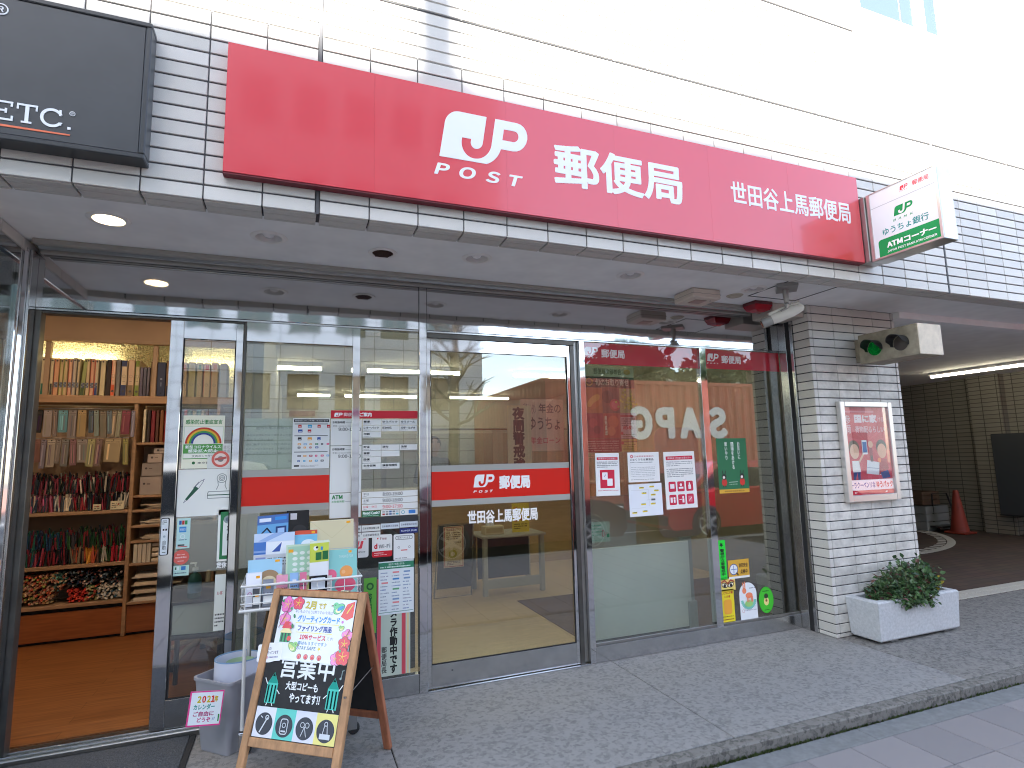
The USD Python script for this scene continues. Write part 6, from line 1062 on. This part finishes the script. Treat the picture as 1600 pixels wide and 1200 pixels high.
goods('greeting_card', 'pale blue greeting card with a brown round picture at the left of the cart', 'card', .895, 1.060, .912, .69, zb, d, '#b9dcec')
def d(s, w, h): s.rect(.006, h*.5, w-.006, h-.006, '#f2f2f8'); s.rect(w-.028, h-.03, w-.01, h-.018, tagc); s.circ(.02, .06, .010, '#c86ab0', .007).circ(.045, .055, .011, '#3a56a8', .006)
goods('envelope_pack', 'small white pack with coloured rings at the front left of the cart', 'packet', .890, .965, .855, .655, zb, d, '#e6e8f2')
for k, (x, w, h, c, nm) in enumerate([(.972, .05, .13, '#8a8f9c', 'grey'), (1.035, .055, .145, '#eaa0b8', 'pink'), (1.10, .042, .15, '#9ac0ea', 'light blue'), (1.148, .034, .15, '#e07a9a', 'rose'), (1.165, .03, .13, '#b8b878', 'khaki'), (1.26, .05, .12, '#c9c4c0', 'pale'), (.925, .04, .09, '#54585f', 'slate')]):
    def d(s, w, h, k=k): s.rect(w*.3, h-.045, w*.75, h-.033, tagc if k in (0, 6) else '#f0f0f0'); s.dash(.004, w-.004, h-.07, .008, '#6a6a72', k); s.rect(.003, .012, w-.003, .05, '#efefec')
    goods('small_packet', nm+' small packet at the front of the cart basket', 'packet', x, x+w, zb+h, .632+.004*(k % 3), zb, d, c, lean=.05, t=.010)
def d(s, w, h): s.rect(.01, .06, w-.01, h-.01, '#dfe4ec')
goods('blister_pack', 'black based blister pack at the front middle of the cart', 'packet', 1.195, 1.285, .815, .64, zb, d, '#26262a', lean=.04)

AF = thing('folding_board', 'wooden A-frame chalkboard with a hand drawn February poster', 'sign board', loc=(1.237, .345, 0), rz=-.655)
WOODL = pm('pale_oiled_wood', (.42,.225,.105), .55, var=.28, vs=5, stretch=(7, 7, 1.4), detail=6); WOODR = pm('reddish_wood', (.36,.125,.06), .5, var=.25, vs=5, stretch=(7, 7, 1.4)); CHALK = pm('chalkboard_black', (.018,.019,.021), .75, var=.3, vs=9)
H, A, W = .80, .245, .51; tl = math.atan2(A, H); LEN = math.hypot(A, H)
def lean(m, s): return rot(m, rx=-s*tl, o=(0, 0, 0), t=(0, -s*A, 0))     # a panel built upright at y=0 from z=0, leant so that its top meets the hinge
for s_, wd in ((1, WOODL), (-1, WOODR)):
    nm = 'front' if s_ == 1 else 'rear'; y0, y1 = (-.012, .012)
    for sx in (-1, 1): obj('leg', lean(bx(sx*(W/2-.0), sx*(W/2-.038), y0, y1, .004, LEN-.004, .003), s_), wd, AF, world=False)
    obj('rail', lean(bx(-W/2+.0385, W/2-.0385, y0, y1, .170, .207, .003), s_), wd, AF, world=False); obj('rail', lean(bx(-W/2+.0385, W/2-.0385, y0, y1, LEN-.034, LEN-.006, .003), s_), wd, AF, world=False)
    obj('board', lean(bx(-W/2+.0385, W/2-.0385, -.003, .003, .2075, LEN-.0345), s_), CHALK, AF, world=False)
for x in (-.14, .14): obj('hinge', bx(x-.022, x+.022, -.008, .008, H-.004, H+.003, .002), STEELH, AF, world=False)
obj('stay', tube([[W/2-.02, -A*.52, H*.48], [W/2-.02, A*.45, H*.55]], .003, 6), STEELH, AF, world=False); obj('stay_screw', lathe([(.0005, .0), (.008, 0), (.008, .006), (.0005, .008)], 10, (W/2-.02, -A*.52-.012, H*.48)), STEELH, AF, world=False)
# what is drawn and pinned on it: u from the board's middle, v up the slope
n = np.array([0, -math.cos(tl), math.sin(tl)]); vv = np.array([0, math.sin(tl), math.cos(tl)])
RZ = np.array([[math.cos(-.655), -math.sin(-.655), 0], [math.sin(-.655), math.cos(-.655), 0], [0, 0, 1]])
def onboard(u, v, off): return RZ @ (np.array([u, -A, 0])+vv*v+n*off)+np.array([1.237, .345, 0])
UB, VB, NB = RZ @ np.array([1., 0, 0]), RZ @ vv, RZ @ n
s = Sheet(); ck = '#e4e8ea'
fit(s, '営業中', -.13, .452, .155, .548, ck, 1); fit(s, '大型コピーも', -.085, .405, .085, .440, ck, 2); fit(s, 'やってます!!', -.055, .357, .105, .395, ck, 2)
for x, sg in ((-.155, 1), (.165, -1)):
    s.put(Polygon([(x-.028, .345), (x+.028, .345), (x+.028, .425), (x, .47), (x-.028, .425)]), '#55c4b4')
    for q in range(3): s.rect(x-.023+.018*q, .348, x-.015+.018*q, .418, '#16332e')
    s.put(Polygon([(x-.026, .426), (x+.026, .426), (x, .467)]), '#2f9a8a').put(Polygon([(x-.008, .454), (x+.008, .454), (x, .468)]), '#16332e'); s.line([(x-.012, .345), (x-.016, .335)], .004, ck).line([(x+.012, .345), (x+.018, .335)], .004, ck).line([(x-sg*.028, .42), (x-sg*.045, .445)], .004, ck).line([(x+sg*.028, .40), (x+sg*.045, .385)], .004, ck)
s.line([(.195, .47), (.195, .50), (.205, .503)], .003, '#9aa').circ(.192, .469, .005, '#9aa')
v, f, c = s.mesh(onboard(0, 0, .0034), UB, VB, NB); T = thing('chalk_drawing', 'white chalk lettering and two green pencil drawings on the chalkboard', 'drawing', loc=(1.2, .2, .3)); obj('chalk', (v, f), printm('chalk', .95, .1), T, col=c)
def flower(s, x, y, r, c, c2='#f0d84a', k=5, o='#3a2a2a'):
    g = union_all([Point(x+r*.62*math.cos(2*math.pi*i/k+.3), y+r*.62*math.sin(2*math.pi*i/k+.3)).buffer(r*.5, quad_segs=4) for i in range(k)]+[Point(x, y).buffer(r*.5)]); s.put(g.buffer(.0016), o).put(g, c)
    for i in range(k): s.line([(x, y), (x+r*.62*math.cos(2*math.pi*i/k+.3), y+r*.62*math.sin(2*math.pi*i/k+.3))], .0022, c2)
def bird(s, x, y, k, c1, c2, f=1):
    s.put(affinity.rotate(affinity.scale(Point(x, y).buffer(k), 1.35, .85), 35*f), '#2a3a2a').put(affinity.rotate(affinity.scale(Point(x, y).buffer(k*.93), 1.35, .85), 35*f), c1).put(affinity.scale(Point(x-f*k*.1, y-k*.35).buffer(k*.6), 1, .7), '#efe6b0').circ(x-f*k*.75, y+k*.55, k*.62, c1).circ(x-f*k*.85, y+k*.65, k*.12, '#222').line([(x-f*k*1.3, y+k*.55), (x-f*k*1.75, y+k*.45)], k*.22, '#7a5a2a').put(affinity.rotate(affinity.scale(Point(x+f*k*.35, y+k*.1).buffer(k*.65), 1.2, .5), 30*f), c2)
s = Sheet(); w, h = .405, .275; B, L = '#2a3f8c', '#27344e'
def hand(t, x0, y0, x1, y1, c, b=2): fit(s, t, x0, y0, x1, y1, c, b)
hand('2月', .135, h-.052, .195, h-.014, '#b8a820', 4); hand('です', .207, h-.048, .250, h-.020, '#b8a820', 3); hand('早いものでもう2月ですね 今月は', .085, h-.070, .290, h-.056, '#5a6690', 0)
hand('グリーティングカード', .105, h-.108, .335, h-.078, '#2f86cf', 3); s.line([(.10, h-.113), (.335, h-.113)], .003, '#e6d84a'); hand('ファイリング用品', .115, h-.148, .300, h-.121, B, 3); s.line([(.11, h-.153), (.305, h-.153)], .003, '#e6d84a')
hand('10%サービス', .135, h-.184, .275, h-.160, '#c8283a', 3); hand('です!', .282, h-.180, .315, h-.166, '#5a6690', 0); hand('春はもうすぐです♪', .130, h-.206, .285, h-.190, '#3f7fa8', 1); hand('STAY SAFE', .130, h-.226, .232, h-.211, '#3a6a8a', 1); s.put(Polygon([(.25+.010*math.cos(a)*(1 if k % 2 else .45), h-.218+.010*math.sin(a)*(1 if k % 2 else .45)) for k, a in enumerate(np.linspace(.3, .3+2*math.pi, 11)[:-1])]), '#e0c830')
for x, y, r, c in ((.035, h-.035, .034, '#e56fb6'), (.095, h-.026, .028, '#e0405a'), (.035, h-.100, .028, '#ea86c0'), (.385, h-.155, .026, '#ea86c0'), (.378, h-.188, .028, '#d83848'), (.345, .022, .026, '#ea86c0'), (.382, .034, .034, '#dc2f3c')): flower(s, x, y, r, c)
s.put(Polygon([(.335, h-.075), (.36, h-.02), (.40, h-.006), (.40, h-.075), (.37, h-.09)]), '#e0463c').line([(.365, h-.06), (.39, h-.02)], .004, '#f0d84a')
bird(s, .320, h-.042, .024, '#6cc48a', '#3a8fc0', 1); bird(s, .105, h-.218, .020, '#8cc46a', '#c8d878', -1); bird(s, .352, h-.125, .011, '#8cc46a', '#c8d878', 1)
s.line([(.01, h-.14), (.045, h-.06), (.055, h-.02)], .003, '#a04a58').line([(.395, h-.13), (.38, h-.16)], .003, '#a04a58'); s.put(Polygon([(.028, .075), (.085, .075), (.085, .115), (.028, .115)]), '#2f9a5a')
for q in range(3): s.rect(.034+.018*q, .076, .042+.018*q, .114, '#16332e')
s.put(Polygon([(.022, .115), (.092, .115), (.057, .155)]), '#ecdca0').put(Polygon([(.030, .135), (.085, .135), (.072, .165), (.045, .165)]), '#d83a44'); s.circ(.078, .092, .011, '#d83a3a')
for i in range(4): s.circ(.150+.036*i, .020, .012, '#2a2020').circ(.150+.036*i, .020, .0105, '#e06a6a').circ(.150+.036*i, .017, .005, '#d02a3a')
for x, y in ((.085, h-.085), (.088, h-.128)): s.put(affinity.rotate(affinity.scale(Point(x, y).buffer(.010), .6, 1), 25), '#2f7a4a')
for x, y, c in ((.075, h-.12, '#d05a9a'), (.350, h-.098, '#c86ac0'), (.062, h-.052, '#3f9a5a'), (.01, h-.02, '#3f9a5a'), (.365, .055, '#3f9a5a')): s.circ(x, y, .006, c)
poster('february_poster', s, w, h, onboard(-.195, .524, .0042), 'hand drawn February poster with plum blossoms and birds on the chalkboard', 'poster', U=UB, V=VB, N=NB, paper='#e2e6f0', mat=PRINTG)
s = Sheet()
for i, (c, a, b) in enumerate((('#dcdfea', -.212, -.106), ('#63c9bd', -.106, .0), ('#d3d6ea', .0, .106), ('#e4dc86', .106, .212))):
    s.rect(a+.212, 0, b+.212, .119, c); x = (a+b)/2+.212; s.circ(x, .053, .044, '#3a3f48'); ln = '#c8ced4'
    if i == 0: s.line([(x-.016, .018), (x+.014, .078)], .006, ln).circ(x+.012, .078, .010, ln, .006).line([(x-.01, .075), (x-.022, .082)], .004, ln)
    elif i == 1: s.put(rrect(x-.020, .020, x+.020, .082, .012).difference(rrect(x-.016, .024, x+.016, .078, .009)), ln).circ(x, .056, .010, ln, .007).rect(x-.012, .030, x+.012, .036, ln)
    elif i == 2: s.circ(x-.012, .066, .011, ln, .0085).circ(x+.012, .066, .011, ln, .0085).line([(x, .06), (x-.014, .022)], .003, ln).line([(x, .06), (x+.014, .022)], .003, ln)
    else: s.rect(x-.026, .022, x+.026, .042, ln).line([(x-.012, .042), (x-.006, .075)], .003, ln).line([(x+.012, .042), (x+.006, .075)], .003, ln).circ(x, .080, .009, ln, .006)
poster('picture_strip', s, .424, .119, onboard(-.212, .2105, .0040), 'strip of four coloured squares with round chalk drawings at the foot of the board', 'drawing', U=UB, V=VB, N=NB, paper='#cdd3e6', mat=PRINT)
s = Sheet(); hand('こちらの', .02, .052, .075, .066, '#5a4a6a', 0); hand('インスタやっています', .015, .034, .115, .049, '#4a3f6a', 1); s.rect(.018, .016, .06, .027, '#d8a0b4'); s.dash(.065, .115, .018, .008, '#88a')
ol = affinity.scale(Point(0, 0).buffer(.05, quad_segs=8), 1.35, .84); ol = affinity.translate(ol.union(rrect(-.066, -.038, .066, .038, .01)), .066, .042)
poster('speech_card', s, .13, .084, onboard(-.268, .500, .0052), 'white speech bubble card at the left edge of the chalkboard', 'card', U=UB*math.cos(.12)+VB*math.sin(.12), V=VB*math.cos(.12)-UB*math.sin(.12), N=NB, paper='#eceef2', outline=ol)

# ---------------------------------------------------------------- in the carport
CN = thing('traffic_cone', 'faded red traffic cone in the dark back of the carport', 'traffic cone', loc=(11.45, 3.68, 0)); CONEM = pm('cone_orange', (.26,.035,.018), .6, var=.15, vs=6)
obj('body', lathe([(.13, .03), (.04, .68), (.035, .70), (.001, .705)], 24, (11.45, 3.68, 0)), CONEM, CN, smooth=40); obj('base', bx(11.29, 11.61, 3.52, 3.84, .0005, .03, .008), CONEM, CN)
T = thing('black_board', 'large dark grey panel with a small white plate on the carport wall', 'panel', loc=(11.85, 2.6, .3)); obj('panel', bx(11.82, 11.89, 1.3, 3.27, .30, 1.615, .008), pm('charcoal_panel', (.045,.05,.055), .5), T); obj('plate', bx(11.814, 11.8195, 2.55, 2.86, .40, .51, .002), pm('cream_plate', (.62,.56,.44), .5), T); obj('edge', bx(11.813, 11.8195, 1.3, 3.27, .302, .33), BLACKP, T)
def crate(name, lab, cat, x0, x1, y0, y1, z0, z1, mt):
    T = thing(name, lab, cat, loc=((x0+x1)/2, (y0+y1)/2, z0)); obj('base', bx(x0, x1, y0, y1, z0, z0+.02), mt, T)
    for a, b, c, d_ in ((x0, x1, y0, y0+.015), (x0, x1, y1-.015, y1), (x0, x0+.015, y0+.0155, y1-.0155), (x1-.015, x1, y0+.0155, y1-.0155)):
        for q in range(3): zz = z0+.021+(z1-z0-.021)*q/3; obj('slat', bx(a, b, c, d_, zz, zz+(z1-z0-.021)/3-.012, .003), mt, T)
crate('plastic_tub', 'clear plastic tub in the back of the carport left of the cone', 'tub', 11.3, 11.9, 4.1, 4.9, .001, .42, pm('milky_plastic', (.26,.27,.26), .3))
crate('cardboard_crate', 'brown crate on top of the plastic tub in the carport', 'crate', 11.4, 11.85, 4.2, 4.9, .4205, .66, pm('brown_crate', (.13,.08,.05), .8))
T = thing('hand_trolley', 'dark tubular trolley between the tub and the cone', 'trolley', loc=(11.6, 3.95, 0)); obj('handle', tube([[11.5, 4.12, .06], [11.5, 4.10, .62], [11.5, 3.86, .64], [11.6, 3.78, .10]], .014, 8), BLACKP, T); obj('platform', bx(11.35, 11.8, 3.9, 4.09, .06, .09, .004), DARKALU, T)
for x in (11.4, 11.75): obj('wheel', rot(lathe([(.001, -.012), (.03, -.012), (.03, .012), (.001, .012)], 14, (0, 0, 0)), rx=math.pi/2, t=(x, 3.99, .031)), RUBBER, T)

# ---------------------------------------------------------------- across the street (seen mirrored in the glass)
FARW = usdkit.material(stage, '/World/Looks/grey_panel_wall', {'g': ('geometry', {}), 's': ('separate_xyz', {}), 'a': ('math', {'math_type': 'add'}), 'cx': ('combine_xyz', {}),
    'b': ('brick_texture', {'offset': 0., 'scale': 1., 'brick_width': .95, 'row_height': .42, 'mortar_size': .012, 'color1': (.52,.53,.53), 'color2': (.49,.50,.50), 'mortar': (.10,.10,.10)}), 'p': ('principled_bsdf', {'roughness': .6})},
    [('g.position', 's.vector'), ('s.x', 'a.value1'), ('s.y', 'a.value2'), ('a.value', 'cx.x'), ('s.z', 'cx.y'), ('cx.vector', 'b.vector'), ('b.color', 'p.base_color')], surface='p.BSDF')
HB = 15.56
AB = thing('office_building', 'tall grey panelled office building across the street, mirrored in the glass', 'building', loc=(-6, -19, 0))
rowsz = [(0, 2.75), (3.03, 4.15), (5.4, 6.9), (8.2, 9.7), (11.0, 12.5)]
wall = []; zc = 0
cols = [(-1.9+1.41*i, -.97+1.41*i) for i in range(-17, 6)]
for z0, z1 in rowsz[1:]:
    wall.append(bx(-28, 7.25, -14.4, -14, zc, z0)); xc = -28
    for a, b in cols:
        if a > -27.5: wall.append(bx(xc, a, -14.4, -14, z0+.0001, z1-.0001)); xc = b
    wall.append(bx(xc, 7.25, -14.4, -14, z0+.0001, z1-.0001)); zc = z1
wall.append(bx(-28, 7.25, -14.4, -14, zc, HB)); wall.append(bx(-28, 7.25, -24, -14.4005, 0, HB-.2))
obj('wall', join(wall), FARW, AB)
WBLIND = pm('tan_blind', (.30,.23,.15), .6, var=.2, vs=3); WGREEN = pm('green_dark_glazing', (.07,.10,.09), .12)
n = 0
for k, (z0, z1) in enumerate(rowsz[1:]):
    for a, b in cols:
        if a < -12 or n > 70: continue
        w = obj('window', bx(a+.001, b-.001, -14.25, -14.2, z0, z1), WBLIND if k == 0 else WGREEN, AB); n += 1
        obj('frame', join([bx((a+b)/2-.02, (a+b)/2+.02, -14.2, -14.16, z0, z1), bx(a+.001, b-.001, -14.2, -14.15, z0, z0+.05)]), DARKALU, w)
obj('roof_mast', tube([[-6.68, -14.6, HB-.3], [-6.68, -14.6, HB+6]], .13, 10), DARKALU, AB)
for x, t in ((1.0, 0), (2.6, 0), (4.2, 0)):
    obj('shop_sign', bx(x, x+.75, -13.99, -13.93, 2.82, 3.0), pm('plum_sign_%d' % x, (.22,.05,.11), .5), AB)
PB = thing('pale_building', 'pale apartment building beyond the red containers, mirrored in the glass', 'building', loc=(26, -27, 0))
obj('wall', bx(19, 40, -34, -24, 0, 6.4), pm('cream_render', (.55,.5,.4), .8), PB)
for i in range(7):
    for j in range(2): obj('window', bx(20+2.8*i, 21.4+2.8*i, -24.0, -23.95, 1.2+2.7*j, 2.6+2.7*j), WGREEN, PB)
def corrugated(x0, x1, y, z0, z1, axis='x', dep=.035, p=.28):
    pts = []; x = x0
    while x < x1:
        pts += [(x, 0), (x+p*.3, 0), (x+p*.5, dep), (x+p*.8, dep)]; x += p
    pts = [(min(a, x1), b) for a, b in pts] + [(x1, 0)]
    V = []; F = []
    for a, b in pts:
        for z in (z0, z1): V.append([a, y-b, z] if axis == 'x' else [y+b, a, z])
    for i in range(len(pts)-1): F += [[2*i, 2*i+2, 2*i+3], [2*i, 2*i+3, 2*i+1]]
    F = np.array(F); return np.array(V), F if axis != 'x' else F[:, ::-1]
RUST = pm('rust_red_paint', (.50,.125,.075), .55, var=.22, vs=3, stretch=(3, 3, .6)); RUST2 = pm('dark_red_paint', (.36,.085,.055), .55, var=.2, vs=3)
for lab, x0, x1, y0, y1, z1, mt, face in (('dark red shipping container standing end on to the street, mirrored in the door', 6.9, 9.3, -13.9, -8.0, 3.38, RUST2, 'y'), ('rust red shipping container with big white letters SAPG, mirrored in the glass', 9.36, 15.4, -10.4, -8.0, 3.36, RUST, 'x')):
    T = thing('shipping_container', lab, 'container', loc=((x0+x1)/2, (y0+y1)/2, 0))
    obj('body', bx(x0+.04, x1-.04, y0+.04, y1-.06, .25, z1-.04), mt, T)
    obj('frame', join([bx(x0, x0+.09, y1-.09, y1, .2, z1), bx(x1-.09, x1, y1-.09, y1, .2, z1), bx(x0+.09, x1-.09, y1-.09, y1-.001, z1-.1, z1), bx(x0+.09, x1-.09, y1-.09, y1-.001, .2, .35), bx(x0, x0+.09, y0, y0+.09, .2, z1), bx(x0+.001, x0+.09, y0+.09, y1-.09, z1-.1, z1)]), mt, T)
    obj('corrugated_side', corrugated(x0+.09, x1-.09, y1-.02, .35, z1-.1), mt, T); obj('corrugated_side', corrugated(y0+.09, y1-.09, x0+.01, .3, z1-.1, 'y'), mt, T)
    if face == 'x':
        for ch, cx in zip('SAPG', (12.12, 11.18, 10.38, 9.62)):
            obj('letter', prism(textg(ch, 0, 0, .72, 'c', 4), .012, (cx, -7.999, 1.88), (-1, 0, 0), (0, 0, 1), (0, 1, 0)), pm('letter_white_'+ch, (.82,.82,.80), .5), T)
    for xx in (x0+.3, x1-.3): obj('foot_block', bx(xx-.2, xx+.2, y1-.5, y1-.1, -.06, .2), CONC, T)
def limb(p, d, L, r, depth, out, R):
    n = 4; pts = [p]; q = p.copy(); dd = d.copy()
    for i in range(n): dd = dd+R.normal(0, .10, 3); dd[2] += .05; dd /= np.linalg.norm(dd); q = q+dd*L/n; pts.append(q.copy())
    out.append(tube(pts, np.linspace(r, r*.55, n+1), 6))
    if depth:
        for _ in range(3 if depth > 1 else 4):
            t = R.uniform(.45, 1); b = pts[0]+(pts[-1]-pts[0])*t; e = dd+R.normal(0, .65, 3); e[2] = abs(e[2])*.6+.15; e /= np.linalg.norm(e)
            limb(b, e, L*R.uniform(.45, .65), r*.5, depth-1, out, R)
R = np.random.default_rng(3); out = []
TR = thing('bare_tree', 'leafless pollarded street tree across the road, mirrored in the post office door', 'tree', loc=(4.35, -7.2, -.06))
obj('trunk', tube([[4.35, -7.2, -.1], [4.33, -7.2, 1.5], [4.37, -7.2, 3.2], [4.35, -7.22, 5.2]], [.13, .11, .10, .07], 10), pm('grey_bark', (.16,.125,.09), .9, var=.35, vs=12), TR)
for k, z in enumerate([2.1, 2.5, 2.9, 3.2, 3.5, 3.9, 4.2, 4.6, 5.0, 5.2]):
    a = R.uniform(0, 6.28); limb(np.array([4.35, -7.2, z]), np.array([math.cos(a), math.sin(a), .35]), .75, .04, 2, out, R)
    limb(np.array([4.35, -7.2, z+.1]), np.array([math.cos(a+2.6), math.sin(a+2.6), .35]), .7, .038, 2, out, R)
obj('crown', join(out), pm('grey_twig', (.15,.12,.09), .9), TR)
def leafball(c, rad, n, size, R):
    """Leaf-sized faces spread through a lumpy volume."""
    d = R.normal(0, 1, (n, 3)); d /= np.linalg.norm(d, axis=1, keepdims=True); r = R.uniform(.35, 1, n)**.5
    lump = .72+.55*meshkit.fbm(d*1.8+c, 3, 5); P = c+d*rad*(r*lump)[:, None]; V = []; F = []
    for i, p in enumerate(P):
        a = R.normal(0, 1, 3); a /= np.linalg.norm(a); b = np.cross(a, R.normal(0, 1, 3)); b /= np.linalg.norm(b); s = size*R.uniform(.6, 1.3); k = len(V)
        V += [p-a*s, p+b*s*.5, p+a*s, p-b*s*.5]; F += [[k, k+1, k+2], [k, k+2, k+3]]
    return np.array(V), np.array(F)
LEAFD = pm('evergreen_leaf', (.045,.085,.03), .6, var=.5, vs=1.2)
for i, (x, y, z, rr) in enumerate([(12.8, -13.5, 4.3, 1.7), (16.5, -13.0, 4.2, 1.6)]):
    T = thing('evergreen_tree', 'round evergreen tree behind the red containers, the %s of two, mirrored in the glass' % ('nearer', 'farther')[i], 'tree', loc=(x, y, -.06))
    obj('trunk', tube([[x, y, -.1], [x, y, 3.6]], [.16, .09], 8), pm('brown_bark_%d' % i, (.1,.07,.05), .9), T); obj('crown', leafball(np.array([x, y, z]), np.array([rr, rr, rr*.8]), 2600, .17, R), LEAFD, T)

TYRE = pm('tyre_rubber', (.02,.02,.02), .8); CARGL = pm('car_window', (.015,.017,.02), .05); RIM = pm('alloy_rim', (.55,.55,.56), .3, 1)
def car(label, x, y, L, col, H=1.5, W=1.72, rz=0, van=False):
    """A parked car lengthways in x, centred on x, its wheels on the road."""
    T = thing('parked_car', label, 'car', loc=(x, y, -.17), rz=rz); h = L/2
    low = [(-h, .35), (-h+.05, .68), (-h+.25, .82), (-h*.55, .93), (h*.45, .93), (h*.8, .84), (h-.08, .70), (h, .38)]
    V = []; 
    def sect(prof, wb, wt, z0, z1, c=.10):
        P = []
        for px, pz in prof:
            f = (pz-z0)/(z1-z0); w = (wb+(wt-wb)*f)/2; tap = 1-.09*(abs(px)/h)**3
            P += [[px, w*tap, pz], [px, -w*tap, pz]]
        return tri(trimesh.convex.convex_hull(np.array(P)))
    paint = pm(re.sub('[^a-z]', '_', label[:14].lower())+'_paint', col, .25, coat_weight=.6)
    body = sect([(-h, .30), (-h+.02, .62), (-h+.22, .80), (-h*.5, .90), (h*.42, .90), (h*.82, .80), (h-.03, .64), (h, .32), (h-.1, .2), (-h+.1, .2)], W-.06, W-.02, .2, .9)
    obj('body', body, paint, T, smooth=35, world=False)
    a0, a1, b0, b1 = (-h+.12, -h+.35, h*.25, h*.62) if van else (-h*.78, -h*.45, h*.18, h*.55)
    roof = tri(trimesh.convex.convex_hull(np.array([[px, s*w, pz] for px, w, pz in ((a0, W/2-.06, .88), (a1, W/2-.2, H-.03), (a1+.3, W/2-.22, H), (b0-.2, W/2-.22, H), (b0, W/2-.2, H-.04), (b1, W/2-.06, .88)) for s in (-1, 1)])))
    obj('cabin', roof, paint, T, smooth=35, world=False)
    for s in (-1, 1):
        k = 0
        for (u0, u1) in ((a0+.18, (a0+b1)/2-.06), ((a0+b1)/2+.02, b1-.28)):
            zt = H-.13; ww = lambda z: s*(W/2-.06-(z-.88)/(H-.03-.88)*.14+.004)
            l = max(u0, a0+.10); q = [(l, .93), (u1, .93), (min(u1, b0+.02+.1*(1-k)), zt), (max(l, a1+.04), zt)]
            V = np.array([[px, ww(pz), pz] for px, pz in q]+[[px, ww(pz)-s*.02, pz] for px, pz in q]); V = tri(trimesh.convex.convex_hull(V)); obj('window', V, CARGL, T, world=False); k += 1
    for px0, pz0, px1, pz1, nm in ((b1-.02, .93, b0+.03, H-.08, 'windscreen'), (a0+.02, .93, a1-.02, H-.08, 'rear_window')):
        sg = 1 if nm == 'windscreen' else -1
        V = np.array([[px+sg*.012, s*w, pz] for px, pz, w in ((px0, pz0, W/2-.16), (px1, pz1, W/2-.27)) for s in (-1, 1)]+[[px-sg*.03, s*w, pz] for px, pz, w in ((px0, pz0, W/2-.16), (px1, pz1, W/2-.27)) for s in (-1, 1)])
        obj(nm, tri(trimesh.convex.convex_hull(V)), CARGL, T, world=False)
    for px in (-h*.62, h*.62):
        for s in (-1, 1):
            wh = rot(lathe([(.001, -.1), (.27, -.1), (.31, -.06), (.31, .06), (.27, .1), (.001, .1)], 24), rx=math.pi/2)
            w = obj('wheel', mv(wh, px, s*(W/2-.09), .31), TYRE, T, smooth=40, world=False)
            sp = [rot(bx(-.02, .02, -.012, .012, .04, .19, .004), ry=2*math.pi*k/6) for k in range(6)]
            rm = join(sp+[rot(lathe([(.205, -.01), (.225, -.015), (.225, .015), (.205, .01)], 24), rx=math.pi/2), rot(lathe([(.001, -.02), (.06, -.02), (.06, .02), (.001, .02)], 12), rx=math.pi/2)])
            obj('rim', mv(rm, px, s*(W/2+.012), .31), RIM, w, world=False)
    lamp = pm('lamp_lens', (.7,.7,.7), .1); tail = pm('tail_lens', (.4,.02,.015), .15)
    for s in (-1, 1):
        obj('headlight', bx(h-.16, h-.02, s*(W/2-.42), s*(W/2-.14), .60, .70, .02), lamp, T, world=False); obj('tail_light', bx(-h-.004, -h+.12, s*(W/2-.36), s*(W/2-.12), .62, .76, .02), tail, T, world=False)
    for q in (bx(h-.08, h+.05, -W/2+.14, W/2-.14, .28, .46, .03), bx(-h-.05, -h+.08, -W/2+.14, W/2-.14, .28, .46, .03)): obj('bumper', q, BLACKP, T, world=False)
    obj('number_plate', bx(h+.048, h+.054, -.16, .16, .34, .46, .002), WHITEP, T, world=False)
    return T
car('white compact van parked across the road, mirrored beside the stationery shop door', .3, -4.75, 3.4, (.75,.75,.73), 1.62, van=True)
car('dark maroon hatchback parked along the road, mirrored in the post office door', 4.6, -4.8, 3.9, (.06,.012,.014), 1.48)
car('bright red saloon parked along the road, mirrored in the right hand panes', 9.6, -4.9, 4.2, (.50,.02,.03), 1.42)
